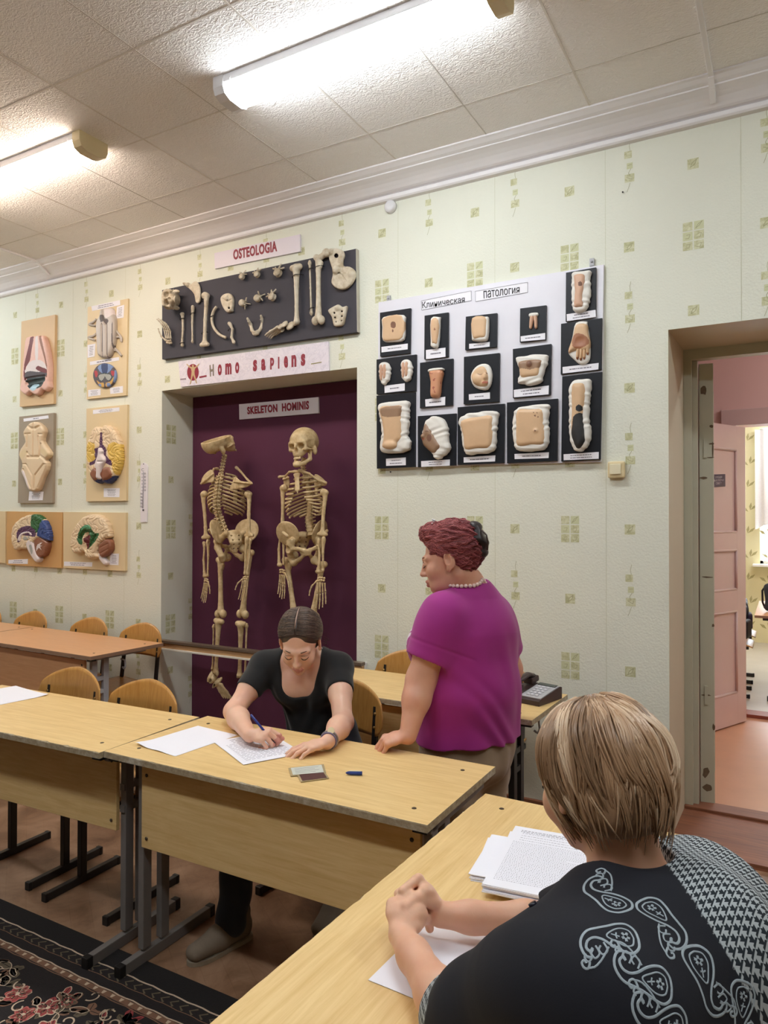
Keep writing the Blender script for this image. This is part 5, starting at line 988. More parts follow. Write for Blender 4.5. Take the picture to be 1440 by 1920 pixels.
# ================================================================ clinical pathology board
o, s = (690, 480), 3.1304; YP = W-.018
PB = root('pathology_board', (915, 700), W, 'large white wall board with a Cyrillic heading that carries the wax casts', 'display board'); M_WB = M('white_laminated_board', (226, 224, 232), .28, .04, 5, .1, 12, .004)
adopt(PB, panel('board', L([(62, 272), (1383, 50), (1366, 1208), (55, 1245)], o, s), W, .018, M_WB))
for q, t in (([(314, 264), (606, 205), (608, 262), (316, 318)], 'Клиническая'), ([(630, 208), (938, 154), (938, 214), (632, 268)], 'патология')):
    c = pw(L(q, o, s), YP); b = MB(); b.prism([tuple(p) for p in c], 0, -.0012, ((0, YP, 0), (1, 0, 0), (0, 0, 1), (0, 1, 0))); b.cur = 1
    for i in range(4): a, e = c[i], c[(i+1) % 4]; b.bar((a[0], YP-.0014, a[1]), (e[0], YP-.0014, e[1]), .0006, .0035, (0, 1, 0))
    adopt(PB, b.build('heading_strip', [M_PAPER, M_INK]))
adopt(PB, qtext('Клиническая', L([(317, 270), (568, 235), (568, 272), (320, 308)], o, s), YP-.0012, M_INKD, None, 'heading_lettering', 0), qtext('патология', L([(678, 205), (890, 183), (890, 216), (680, 250)], o, s), YP-.0012, M_INKD, None, 'heading_lettering', 0))
b = MB()
for p in ((1312, 48), (118, 262)): c = pw(L([p], o, s), YP)[0]; b.box((c[0], W-.01, c[1]+.012), (.012, .006, .02), bev=.003); b.lathe([(0, -.006), (.006, -.006), (.006, 0), (0, 0)], (c[0], W-.016, c[1]+.014), 'y', 10)
adopt(PB, b.build('hanger', M_STEELG))
def skinwax(name, c, spots=None):
    t = NT(name); v = t.coord('Object'); n = t.noise(v, 14, 5, .6); k = t.noise(v, 60, 3)
    base = t.mix(n, lin([x*.94 for x in c]), lin([min(255, x*1.05) for x in c]))
    if spots: base = t.mix(t.ramp(t.noise(v, spots[0], 2, .5), (spots[1], (0, 0, 0)), (spots[1]+.05, (1, 1, 1))), base, lin(spots[2]))
    t.col(base); t.rough(.4); t.bump(k, .1, .003); return t.m
M_WAX = skinwax('wax_skin', (212, 176, 138)); M_WAXP = skinwax('wax_skin_pink', (206, 164, 136)); M_WAXS = skinwax('wax_skin_spotted', (212, 174, 136), (46, .63, (150, 96, 72))); M_WAXD = skinwax('wax_skin_brown', (150, 118, 92)); M_WAXR = skinwax('wax_skin_reddish', (204, 146, 110), (40, .6, (164, 92, 72))); M_PALM = skinwax('wax_palm_brown', (160, 104, 72)); M_NECR = M('black_necrotic_wax', (40, 38, 38), .5, .5, 22, .3, 60, .004); M_LESION = M('brown_wax_lesion', (122, 84, 64), .5, .3, 50); M_CLOTH = M('white_plaster_cloth', (228, 224, 216), .75, .05, 10, .3, 40, .004); M_LIP = M('wax_lip', (176, 104, 84), .45, .08, 40); M_BLACKP = M('black_plaque_lacquer', (21, 23, 30), .42, .4, 30, .06, 70, spec=.3)
def folds(P): return .0026*np.sin(55*P[:, 0]+9*np.sin(26*P[:, 2])+30*P[:, 2])*np.sin(41*P[:, 2]+5)
def moulage(label, base, capq, capn=1, th=.014, seed=1):
    pts = L(base, o, s); r = root('wax_moulage', (sum(p[0] for p in pts)/4, sum(p[1] for p in pts)/4), W, label, 'wax cast', 'wax casts on the white pathology board'); y = YP-.001-th
    c = pw(pts, y); b = MB(); b.prism([tuple(p) for p in c], 0, th, ((0, y, 0), (1, 0, 0), (0, 0, 1), (0, 1, 0))); adopt(r, b.build('plaque', M_BLACKP))
    if capq: adopt(r, caption(L(capq, o, s), y-.0004, None, capn, .75, .3 if capn > 1 else .2, seed))
    w = lambda q, sm=0: (smoothpoly(pw(L(q, o, s), y), sm) if sm else pw(L(q, o, s), y))
    def cast(name, outline, h, mats, regions=(), adds=(), subs=(), disp=None, rr=None, sm=3, res=.003, grooves=()):
        h *= .82; S = SDF(.008); q0 = pw(L(outline, o, s), y-h*.5); rel(S, smoothpoly(q0, sm) if sm else q0, y, h, rr); w = lambda q, sm=0: (smoothpoly(pw(L(q, o, s), y-h*.85), sm) if sm else pw(L(q, o, s), y-h*.85))
        for pt, rx, rz, ry, dep in adds: p = w([pt])[0]; S.ell((p[0], y-dep*.7, p[1]), (rx*.85, ry*.8, rz*.85), None, .012)
        for pt, rx, rz, ry, dep in subs: p = w([pt])[0]; S.ell((p[0], y-dep, p[1]), (rx, ry, rz), None, .008, 's')
        for q, rad in grooves: q = w(q); S.chain([(p[0], y-h, p[1]) for p in q], [rad]*len(q), .003, 's')
        if disp: S.disp(disp)
        adopt(r, rmesh(S, y, name, mats, None, [(w(p, 2), m) for p, m in regions], res))
    return r, cast
def oval(c, rx, ry, n=12): return [(c[0]+rx*math.cos(a), c[1]+ry*math.sin(a)) for a in np.linspace(0, 2*PI, n+1)[:-1]]
r, cast = moulage('square wax cast of a belly with a brown patch, top left of the pathology board', [(70, 333), (250, 306), (246, 570), (71, 590)], [(79, 534), (234, 514), (233, 548), (80, 566)])
cast('cloth', [(92, 360), (210, 347), (216, 400), (212, 490), (150, 505), (90, 498), (86, 420)], .03, [M_CLOTH], rr=.012); cast('wax_skin', [(94, 364), (205, 352), (208, 480), (140, 500), (92, 494), (90, 420)], .036, [M_WAX, M_LESION], [(oval((150, 405), 16, 20), 1), (oval((147, 440), 4, 9), 1)], rr=.012)
r, cast = moulage('narrow wax cast of a spotted limb, second from left in the top row', [(332, 350), (471, 331), (470, 590), (330, 606)], [(340, 552), (455, 538), (455, 592), (341, 606)], seed=2)
cast('cloth', [(370, 368), (420, 360), (424, 375), (412, 530), (372, 532), (369, 500)], .034, [M_CLOTH], rr=.016); cast('wax_skin', [(371, 380), (418, 374), (410, 512), (390, 518), (376, 510)], .042, [M_WAXS], rr=.018)
r, cast = moulage('wax cast of a smooth forearm stump on a black plaque, middle of the top row', [(574, 356), (756, 335), (754, 533), (570, 552)], [(594, 516), (715, 504), (714, 532), (594, 545)], seed=3)
cast('cloth', [(612, 365), (690, 356), (708, 370), (704, 480), (680, 500), (620, 498), (610, 480)], .034, [M_CLOTH], rr=.016); cast('wax_skin', [(612, 366), (694, 358), (700, 420), (694, 478), (660, 486), (616, 484)], .042, [M_WAX], rr=.02)
r, cast = moulage('small wax cast of two fingers or toes, on the smallest plaque', [(893, 308), (1046, 289), (1043, 490), (891, 506)], [(896, 472), (1040, 452), (1040, 490), (897, 502)], seed=4)
cast('cloth', [(948, 337), (994, 332), (996, 352), (948, 358)], .02, [M_CLOTH], rr=.01); cast('wax_finger', [(952, 350), (972, 348), (966, 400), (958, 426), (946, 424), (946, 395)], .02, [M_WAXP], rr=.012); cast('wax_finger', [(970, 348), (990, 346), (993, 400), (992, 422), (978, 424), (974, 390)], .02, [M_WAXP], rr=.012)
r, cast = moulage('long wax cast of a forearm in white cloth, top right of the pathology board', [(1162, 98), (1338, 66), (1336, 350), (1160, 384)], [(1166, 342), (1336, 316), (1338, 358), (1168, 383)], 2, seed=5)
cast('cloth', [(1200, 104), (1230, 90), (1290, 86), (1308, 96), (1302, 140), (1308, 200), (1296, 280), (1276, 318), (1240, 330), (1204, 318), (1196, 240), (1196, 140)], .036, [M_CLOTH], disp=folds, rr=.015); cast('wax_skin', [(1213, 112), (1274, 108), (1276, 160), (1262, 240), (1268, 296), (1240, 304), (1209, 300), (1214, 220), (1210, 150)], .048, [M_WAXP, M_LESION], [(oval((1246, 165), 12, 14), 1)], rr=.02)
r, cast = moulage('wax cast of an open hand with a dark palm, right column of the pathology board', [(1133, 398), (1374, 364), (1370, 664), (1131, 694)], [(1142, 652), (1354, 628), (1352, 666), (1143, 690)], seed=6)
cast('cloth', [(1220, 392), (1284, 384), (1288, 400), (1300, 470), (1306, 560), (1296, 620), (1250, 638), (1210, 610), (1176, 572), (1184, 540), (1200, 470)], .022, [M_CLOTH], rr=.014)
cast('wax_hand', [(1222, 404), (1284, 400), (1292, 450), (1304, 500), (1300, 545), (1270, 560), (1220, 556), (1182, 572), (1176, 555), (1190, 510), (1204, 470)], .04, [M_WAX, M_PALM], [([(1205, 470), (1240, 455), (1285, 475), (1296, 515), (1240, 545), (1200, 530)], 1)], subs=[((1245, 500), .035, .03, .02, .05)], rr=.02)
for a, e in (((1236, 540), (1230, 606)), ((1252, 542), (1250, 612)), ((1270, 545), (1270, 606)), ((1288, 535), (1290, 580))):
    cast('wax_finger', [(a[0]-9, a[1]), (a[0]+9, a[1]), (e[0]+8, e[1]-10), (e[0], e[1]+4), (e[0]-9, e[1]-8)], .04, [M_WAX, M_PALM], [([(e[0]-9, e[1]-12), (e[0]+9, e[1]-12), (e[0]+9, e[1]+6), (e[0]-9, e[1]+6)], 1)], rr=.016)
r, cast = moulage('plaque with two small cloth wrapped wax casts of paired fingers, left column', [(50, 608), (283, 578), (280, 792), (50, 811)], [(97, 762), (216, 747), (216, 790), (98, 804)], seed=7)
for x, yy in ((95, 686), (224, 672)):
    cast('cloth', [(x-30, yy-30), (x-20, yy-58), (x+8, yy-64), (x+32, yy-44), (x+36, yy+10), (x+22, yy+52), (x, yy+70), (x-24, yy+44)], .03, [M_CLOTH], disp=folds, rr=.014); cast('wax_finger', [(x-24, yy-40), (x-6, yy-42), (x-6, yy+30), (x-14, yy+46), (x-24, yy+30)], .042, [M_WAXP], rr=.016); cast('wax_finger', [(x-5, yy-42), (x+14, yy-46), (x+12, yy+20), (x+2, yy+38), (x-5, yy+26)], .042, [M_WAXP], rr=.016)
r, cast = moulage('reddish wax cast of a tapering limb, second column middle row', [(305, 627), (498, 602), (496, 876), (305, 893)], [(336, 842), (454, 826), (453, 876), (338, 884)], seed=8)
cast('cloth', [(362, 664), (434, 656), (438, 672), (360, 684)], .044, [M_CLOTH], rr=.016); cast('wax_skin', [(363, 676), (436, 672), (428, 740), (420, 820), (395, 830), (368, 822), (368, 740)], .046, [M_WAXR], rr=.022)
r, cast = moulage('wax mask of a child\'s face with closed eyes in white plaster', [(563, 592), (771, 569), (769, 854), (561, 870)], [(592, 812), (716, 800), (716, 838), (593, 846)], seed=9)
cast('cloth', [(612, 680), (640, 646), (680, 632), (712, 644), (728, 690), (722, 750), (700, 784), (660, 784), (622, 765), (604, 720)], .03, [M_CLOTH], rr=.014)
cast('wax_face', [(606, 700), (630, 662), (670, 642), (695, 655), (710, 690), (712, 740), (704, 768), (672, 774), (640, 768), (612, 735)], .042, [M_WAX, M_LIP, M_LESION], [([(672, 742), (690, 736), (706, 738), (704, 748), (676, 750)], 1), ([(642, 690), (660, 695), (676, 690), (660, 700)], 2), ([(690, 684), (704, 688), (702, 694)], 2)], adds=[((690, 712), .013, .024, .02, .052), ((688, 745), .018, .01, .012, .048), ((640, 725), .03, .03, .02, .04)], subs=[((660, 688), .02, .011, .014, .055), ((705, 684), .012, .01, .014, .055)], rr=.026)
r, cast = moulage('wax cast of a chest with one nipple in a rolled cloth, fourth column middle row', [(850, 546), (1075, 516), (1070, 815), (851, 834)], [(856, 786), (1062, 760), (1060, 812), (857, 830)], 2, seed=10)
cast('cloth', [(868, 600), (930, 584), (1040, 578), (1056, 596), (1048, 640), (1028, 700), (1010, 745), (950, 758), (886, 748), (880, 720), (890, 700), (880, 640)], .04, [M_CLOTH], disp=folds, rr=.02); cast('wax_skin', [(886, 622), (960, 606), (1028, 612), (1014, 660), (1004, 706), (950, 716), (900, 716), (890, 670)], .05, [M_WAXD, M_WAX, M_LESION], [([(890, 660), (950, 668), (1010, 655), (1004, 710), (895, 720)], 1), (oval((948, 634), 17, 20), 2)], adds=[((948, 634), .016, .018, .014, .052)], rr=.022)
r, cast = moulage('large wax cast of a torso in white cloth, bottom left of the pathology board', [(50, 820), (277, 800), (275, 1238), (52, 1248)], [(106, 1190), (222, 1182), (222, 1228), (107, 1232)], 2, seed=11)
cast('cloth', [(62, 878), (100, 860), (180, 852), (236, 852), (240, 900), (236, 1000), (232, 1060), (250, 1090), (236, 1140), (180, 1156), (110, 1158), (72, 1140), (74, 1090), (82, 1040), (70, 950)], .045, [M_CLOTH], disp=folds, rr=.02); cast('wax_skin', [(68, 890), (140, 874), (208, 878), (204, 950), (206, 1060), (180, 1100), (140, 1130), (84, 1128), (92, 1060), (84, 980)], .058, [M_WAX, M_WAXD], [([(76, 895), (140, 880), (206, 884), (200, 935), (140, 945), (84, 940)], 1)], subs=[((140, 915), .06, .04, .02, .075)], adds=[((130, 1110), .05, .03, .03, .05), ((140, 1000), .04, .05, .02, .035)], rr=.03)
r, cast = moulage('dark wax head in profile wrapped in white cloth, bottom row', [(292, 940), (517, 924), (514, 1228), (293, 1240)], [(312, 1204), (481, 1194), (480, 1230), (313, 1238)], 2, seed=12)
cast('cloth', [(338, 975), (360, 950), (400, 940), (440, 960), (466, 1010), (470, 1080), (482, 1110), (470, 1150), (420, 1190), (396, 1192), (370, 1150), (330, 1100), (320, 1040)], .05, [M_CLOTH], disp=folds, rr=.025); cast('wax_face', [(336, 985), (350, 978), (375, 1010), (410, 1070), (440, 1110), (425, 1140), (396, 1168), (350, 1135), (326, 1110), (320, 1088), (312, 1060), (322, 1040), (326, 1010)], .06, [M_WAXD, M_LESION, M_LIP], [(oval((362, 1068), 14, 22), 1), ([(316, 1074), (334, 1068), (334, 1078), (318, 1082)], 2), (oval((348, 1030), 10, 4), 1)], adds=[((322, 1058), .012, .014, .02, .06), ((342, 1035), .02, .016, .01, .06)], subs=[((338, 1024), .014, .01, .014, .075)], rr=.03)
r, cast = moulage('square wax cast of belly skin in white cloth, third in the bottom row', [(526, 888), (801, 867), (797, 1214), (526, 1226)], [(562, 1182), (748, 1170), (746, 1206), (562, 1213)], seed=13)
cast('cloth', [(530, 972), (570, 930), (660, 914), (756, 910), (762, 960), (752, 1040), (750, 1120), (720, 1152), (650, 1162), (576, 1162), (556, 1100), (546, 1020)], .04, [M_CLOTH], disp=folds, rr=.02); cast('wax_skin', [(546, 968), (640, 942), (730, 936), (736, 1000), (726, 1120), (650, 1134), (572, 1138), (560, 1060)], .052, [M_WAX], adds=[((650, 1050), .09, .07, .02, .035)], rr=.025)
r, cast = moulage('square wax cast of skin with a navel and a rash, fourth in the bottom row', [(815, 860), (1113, 837), (1109, 1202), (816, 1216)], [(860, 1162), (1062, 1152), (1060, 1186), (861, 1192)], seed=14)
cast('cloth', [(868, 900), (930, 880), (1050, 868), (1066, 890), (1056, 960), (1064, 1040), (1054, 1110), (1020, 1140), (940, 1146), (870, 1136), (850, 1060), (850, 960)], .04, [M_CLOTH], disp=folds, rr=.02); cast('wax_skin', [(874, 908), (950, 896), (1030, 900), (1036, 980), (1042, 1100), (960, 1114), (876, 1116), (870, 1020)], .052, [M_WAX, M_LESION], [(oval((982, 938), 5, 5), 1), (oval((994, 922), 3, 3), 1), (oval((1000, 945), 4, 3), 1), (oval((974, 920), 3, 3), 1), (oval((984, 1026), 5, 5), 1)], adds=[((986, 1026), .012, .01, .01, .056), ((950, 1020), .09, .08, .02, .03)], rr=.025)
r, cast = moulage('tall wax cast of a leg with a blackened foot, bottom right of the pathology board', [(1140, 708), (1374, 680), (1364, 1194), (1134, 1206)], [(1148, 1164), (1355, 1150), (1354, 1190), (1149, 1199)], 2, seed=15)
cast('cloth', [(1180, 790), (1200, 740), (1250, 724), (1302, 722), (1308, 770), (1300, 850), (1296, 960), (1308, 1020), (1300, 1090), (1270, 1136), (1230, 1146), (1200, 1120), (1182, 1040), (1182, 900)], .05, [M_CLOTH], disp=folds, rr=.02)
cast('wax_leg', [(1196, 764), (1236, 744), (1276, 754), (1280, 840), (1268, 930), (1276, 1010), (1282, 1080), (1256, 1128), (1222, 1128), (1196, 1060), (1192, 990), (1196, 900)], .068, [M_WAX, M_NECR], [([(1200, 990), (1206, 945), (1240, 922), (1270, 935), (1280, 1010), (1290, 1080), (1258, 1140), (1218, 1140), (1190, 1060)], 1), (oval((1240, 894), 20, 20), 1)], rr=.03)
# small things on the wall
r = empty('smoke_detector', atY(734, 388, W), 0, 'small round white smoke detector hanging under the cornice', 'detector'); adopt(r, MB().lathe([(0, -.03), (.03, -.03), (.037, -.02), (.037, 0), (0, 0)], tuple(atY(734, 389, W)), 'y', 24).build('cover', M_HOUS)); p = atY(741, 366, W-.012); adopt(r, MB().box(tuple(p), (.011, .008, .022), bev=.004).build('hook', M_HOUS))
r = empty('wall_switch', atY(1156, 880, W), 0, 'small cream electric switch box to the right of the pathology board', 'switch'); c = atY(1155.5, 880.5, W-.02); adopt(r, MB().box((c[0], W-.016, c[2]), (.041, .016, .041), bev=.008).build('box', M_CREAM)); adopt(r, MB().box((c[0]-.002, W-.034, c[2]+.002), (.027, .005, .026), bev=.003).build('rocker', M('cream_switch_face', (232, 222, 190), .35)))
for i, (u, v) in enumerate(((1168, 361), (733, 885))): p = atY(u, v, W); tag(MB().lathe([(0, -.008), (.004, -.008), (.004, -.004), (.0025, -.004), (.0025, .004), (0, .004)], (p[0], p[1], p[2]), 'y', 8).build('wall_nail', M_STEELB), ('dark nail in the bare wallpaper high above the switch', 'dark nail just under the pathology board')[i], 'nail')
# ================================================================ people
def skin(name, c, c2):
    t = NT(name); v = t.coord('Object'); n = t.noise(v, 7, 5, .6); k = t.noise(v, 220, 2)
    t.col(t.mix(t.ramp(n, (.35, (0, 0, 0)), (.7, (1, 1, 1))), lin(c), lin(c2))); t.rough(.46); t.bump(k, .08, .002)
    t.b.inputs['Subsurface Weight'].default_value = .25; t.b.inputs['Subsurface Radius'].default_value = (.01, .004, .002); t.b.inputs['Subsurface Scale'].default_value = .5; return t.m
M_SKG = skin('skin_light', (234, 192, 166), (224, 174, 148)); M_SKW = skin('skin_ruddy', (220, 168, 142), (210, 150, 126)); M_SKB = skin('skin_fair', (226, 180, 150), (214, 160, 132)); M_LIPS = M('lips', (206, 140, 124), .4, .08, 60); M_BROW = M('brow_hair', (92, 66, 50), .6, .2, 60); M_NAIL = M('fingernail', (226, 176, 158), .3, .05); M_LASH = M('eyelash', (52, 38, 32), .6)
def cloth(name, c, rough=.85, bump=.12, weave=420, var=.1):
    t = NT(name); v = t.coord('Object'); n = t.noise(v, 5, 4); c = lin(c); t.col(t.mix(n, tuple(x*(1-var) for x in c), tuple(x*(1+var) for x in c))); t.rough(rough); t.bump(t.noise(v, weave, 2), bump, .001)
    t.b.inputs['Sheen Weight'].default_value = .15; return t.m
class Body:
    """signed distance figure in world space"""
    def __init__(s, k=.02): s.S = SDF(k)
    def head(s, c, fwd, up, q=1., jaw=1., fat=0.):
        S = s.S; B = frame(fwd, up); s.hc = np.array(c, float); s.hB = B; s.hq = q; P = lambda x, y, z: s.hc+B@np.array([x, y, z])*q; s.hP = P; E = lambda p, r, k=.012, op='u', R=None: S.ell(P(*p), np.array(r)*q, B if R is None else B@R, k*q, op)
        E((0, -.018, .034), (.074, .094, .082), .02); E((0, .032, -.026), (.062+fat, .058, .078), .02); E((0, .034, -.07), ((.048+fat)*jaw, .05, .042), .02); E((0, .070, -.096), (.02, .018, .017), .015)
        for x in (-1, 1):
            E((x*.038, .06, -.036), (.024+fat, .022, .026), .02); S.cap(P(x*.012, .084, .014), P(x*.044, .07, .012), .011*q, .01*q, .012*q); E((x*.032, .104, -.006), (.021, .018, .0125), .01, 's'); E((x*.031, .0795, -.007), (.0145, .0135, .0125), .004)
            E((x*.010, .095, -.040), (.007, .010, .0075), .006); E((x*.0755, -.006, -.008), (.007, .019, .031), .004, 'u', rotm(0, 0, x*-.35)@rotm(-.15, 0, 0)); E((x*.081, -.001, -.004), (.006, .0095, .018), .003, 's', rotm(0, 0, x*-.35)); E((x*.076, .002, -.036), (.006, .009, .01), .005)
            if fat > .004: E((x*.03, .05, -.085), (.025, .03, .022), .02)
        S.cap(P(0, .087, .006), P(0, .104, -.034), .0062*q, .0085*q, .011*q); E((0, .106, -.037), (.0092, .009, .0085), .006)
        S.chain([P(-.021, .084, -.0685), P(-.007, .0945, -.0655), P(0, .0945, -.067), P(.007, .0945, -.0655), P(.021, .084, -.0685)], [.003*q, .0055*q, .005*q, .0055*q, .003*q], .005*q); S.chain([P(-.018, .084, -.0745), P(0, .093, -.078), P(.018, .084, -.0745)], [.003*q, .0068*q, .003*q], .005*q)
        S.cap(P(-.02, .1, -.0715), P(.02, .1, -.0715), .002*q, None, .003*q, 's')
        return s
    def lipmask(s, C):
        Q = (C-s.hc)@s.hB/s.hq; return (np.abs(Q[:, 0]) < .023-.55*np.abs(Q[:, 2]+.0715)) & (Q[:, 2] > -.086) & (Q[:, 2] < -.0605) & (Q[:, 1] > .082)
    def hand(s, w, f, n, side, q=1., curls=((.3, .4, .3),)*4, thumb=(.5, .3, .3), spread=.06, palm=.088, tspread=.8, tuck=False):
        """w wrist, f towards the knuckles, n back of the hand, side +1 right hand / -1 left hand; curls per finger from the index"""
        S = s.S; w = np.array(w, float); f = nrm(f); n = np.array(n, float); n = nrm(n-f*(n@f)); t = np.cross(n, f)*side; tips = []
        rot = lambda d, a: nrm(d*math.cos(a)-(n if True else 0)*math.sin(a))
        kn = [w+(f*(palm-(.0, -.003, .003, .012)[i])+t*(.0285-.0185*i)-n*(.001*(i-1.2)**2))*q for i in range(4)]
        S.ecap(w+f*.006*q, w+f*.05*q, (.026*q, .0165*q), (.036*q, .015*q), t, .012*q); S.ecap(w+f*.045*q, w+f*(palm-.012)*q, (.036*q, .0145*q), (.037*q, .0125*q), t, .012*q)
        for i in range(4):
            S.ell(kn[i], .0108*q, None, .008*q); d0 = nrm(f+t*spread*(1.5-i)); a = 0; p = kn[i]; r = (.0098, .01, .0096, .0084)[i]*q; Ls = ((.044, .026, .02), (.048, .03, .021), (.045, .028, .021), (.035, .021, .018))[i]
            for j in range(3):
                a += curls[min(i, len(curls)-1)][j]; d = nrm(d0*math.cos(a)-n*math.sin(a)); e = p+d*Ls[j]*q; S.cap(p, e, r, r*.9, .0035*q); p = e; r *= .9
            tips.append((p, d, nrm(n*math.cos(a)+d0*math.sin(a)), r))
        p = w+(f*.022+t*.024-n*.006)*q; d = nrm(f*math.cos(tspread)+t*math.sin(tspread)-n*.25); r = .0125*q; S.cap(w+(f*.03+t*.008)*q, p+d*.03*q, .015*q, .014*q, .012*q); a = 0
        for j, l in enumerate((.042, .032, .025)):
            a += thumb[j]; d2 = nrm(d*math.cos(a)-n*math.sin(a)) if tuck else nrm(d*math.cos(a)+f*math.sin(a)*.8-n*math.sin(a)*.5); e = p+d2*l*q; S.cap(p, e, r, r*.9, .005*q); p = e; r *= .89
        tips.append((p, d2, nrm(n+t*.3), r)); s.kn = kn; s.tips = tips; return tips
    def limb(s, pts, rs, k=None): s.S.chain(pts, rs, k); return s
def nails(parent, tips, mat=None):
    b = MB()
    for p, d, n, r in tips:
        t = np.cross(d, n); V = []; m = 5
        for i in range(m):
            for j in range(m): u = (i/(m-1)-.5)*2; v = j/(m-1); V.append(p+d*(-.35+.95*v)*r+t*u*r*.62*(1-.3*max(0, v-.7)/.3)+n*r*(.99-.26*u*u-.35*max(0, v-.4)**2))
        b.add(V, [(i*m+j, (i+1)*m+j, (i+1)*m+j+1, i*m+j+1) for i in range(m-1) for j in range(m-1)], True)
    return b.build('fingernails', mat or M_NAIL, parent)
def brows(parent, P, q, mat, lash=True, w=.0028):
    for x in (-1, 1):
        b = MB(); b.tube([P(x*.013, .0915, .0145), P(x*.024, .0905, .0185), P(x*.036, .0845, .0195), P(x*.05, .07, .0145)], [w*.7*q, w*.9*q, w*.8*q, w*.4*q], 6, flat=(P(0, 1, 0)-P(0, 0, 0), .5)); adopt(parent, b.build('eyebrow', mat))
        if lash:
            b = MB(); b.tube([P(x*.0185, .0885, -.0125), P(x*.026, .0925, -.0155), P(x*.034, .0925, -.016), P(x*.042, .087, -.0125), P(x*.047, .081, -.0095)], [.0010*q, .0016*q, .0016*q, .0016*q, .0008*q], 5); adopt(parent, b.build('eyelashes', M_LASH))
            b = MB(); b.tube([P(x*.018, .0895, .0005), P(x*.026, .0915, .0035), P(x*.034, .0910, .0035), P(x*.045, .082, -.001)], [.0006*q, .001*q, .001*q, .0006*q], 5); adopt(parent, b.build('eyelid_crease', M_BROW))
def hairmat(name, c1, c2, c3, rough=.42):
    t = NT(name); a = t.n('ShaderNodeAttribute', attribute_name='shade'); v = t.coord('Object'); n = t.noise(v, 9, 3)
    f = t.math('ADD', t.math('MULTIPLY', a.outputs['Fac'], .75), t.math('MULTIPLY', n, .25)); t.col(t.ramp(f, (.15, lin(c1)), (.5, lin(c2)), (.85, lin(c3)))); t.rough(rough); t.b.inputs['Specular IOR Level'].default_value = .6; return t.m
def hair_obj(name, S, res, strands, mat, parent, n=5, disp=None, flat=.55):
    """scalp shell plus strands in one mesh; strands = list of (points, radii, shade)"""
    Vs, Fs, sh = [], [], []; off = 0
    if S is not None:
        V, F = S.arrays(res); Vs.append(V); Fs += [tuple(map(int, q)) for q in F]; sh += [.35]*len(V); off = len(V)
    for pts, rad, c in strands:
        mb = MB(); mb.tube(pts, rad, n, True); Vs.append(np.array(mb.v)); Fs += [tuple(i+off for i in q) for q in mb.f]; sh += [c]*len(mb.v); off += len(mb.v)
    V = np.concatenate(Vs); me = arrays_mesh(name, V, Fs); at = me.attributes.new('shade', 'FLOAT', 'POINT'); at.data.foreach_set('value', np.array(sh, np.float32)); o = link(name, me, mat); adopt(parent, o); return o
def skel_pt(*a): return np.array(a, float)
UPV = np.array([0, 0, 1.])
# ---------------------------------------------------------------- the young woman writing
G = empty('person', (-1.76, 2.56, .48), 0, 'seated person in a black t-shirt bent over the middle table, writing with a pen', 'person')
gf = nrm((.32, -.95, 0)); gr = nrm(np.cross(gf, UPV))      # gr points to the figure's right = left in the picture
sR, sL = skel_pt(-1.945, 2.43, .945), skel_pt(-1.640, 2.535, .95); eR, eL = skel_pt(-1.945, 2.235, .797), skel_pt(-1.482, 2.325, .795); wR, wL = atZ(468, 1379, .790), skel_pt(-1.415, 2.118, .785)
nb = skel_pt(-1.795, 2.515, 1.0); hc = skel_pt(-1.727, 2.385, 1.078); gfw = nrm((.36, -.80, -.55)); gup = nrm((.24, -.50, .8))
B = Body(.025); S = B.S
hip = skel_pt(-1.76, 2.60, .57); waist = skel_pt(-1.77, 2.585, .72); chest = skel_pt(-1.79, 2.545, .88)
def gtorso(S, e=0., k=.03):
    S.ecap(hip, waist, (.165+e, .115+e), (.128+e, .095+e), gr, k); S.ecap(waist, chest, (.128+e, .095+e), (.15+e, .105+e), gr, k); S.ecap(chest, nb-UPV*.02, (.15+e, .10+e), (.085+e, .06+e), gr, k)
    for a in (sR, sL): S.cap(nb*.5+a*.5-UPV*.012, a, .058+e, .054+e, k)
    for x in (-1, 1): S.ell(chest+gf*.078+gr*x*.068-UPV*.012, np.array([.066, .05, .064])+e, None, .05)
gtorso(S)
S.chain([sR, sR*.5+eR*.5, eR], [.05, .044, .037]); S.chain([sL, sL*.5+eL*.5, eL], [.05, .044, .037]); S.chain([eR, eR*.7+wR*.3, wR], [.038, .04, .025]); S.chain([eL, eL*.7+wL*.3, wL], [.038, .04, .025])
S.cap(nb-gf*.005, hc-gup*.07-gfw*.02, .05, .05, .03); S.ecap(nb-UPV*.03, nb+UPV*.02, (.085, .05), (.05, .045), gr, .03)
B.head(hc, gfw, gup, 1.03, .92)
penT = atZ(519, 1399, .7535); dr = ray(471, 1341); penE = max((EYE+dr*t for t in np.linspace(2.3, 3.1, 400)), key=lambda p: -abs(np.linalg.norm(p-penT)-.148)+(.001 if p[2] > .8 else -1)); pd = nrm(penE-penT)
grip = penT+pd*.033
kR_ = atZ(503, 1377, .802); fR = nrm(kR_-wR); t1 = B.hand(wR, fR, nrm((-.12, -.42, .9)), 1, .95, ((.75, 1.15, .55), (.95, 1.25, .6), (1.15, 1.35, .7), (1.25, 1.35, .8)), (.75, .45, .35), .03, .074, .35)
t2 = B.hand(wL, nrm((-.50, -.70, -.07)), nrm((-.08, -.2, 1)), -1, .92, ((.22, .32, .2), (.24, .34, .2), (.26, .36, .22), (.3, .4, .25)), (.3, .2, .2), .10, .084, .6)
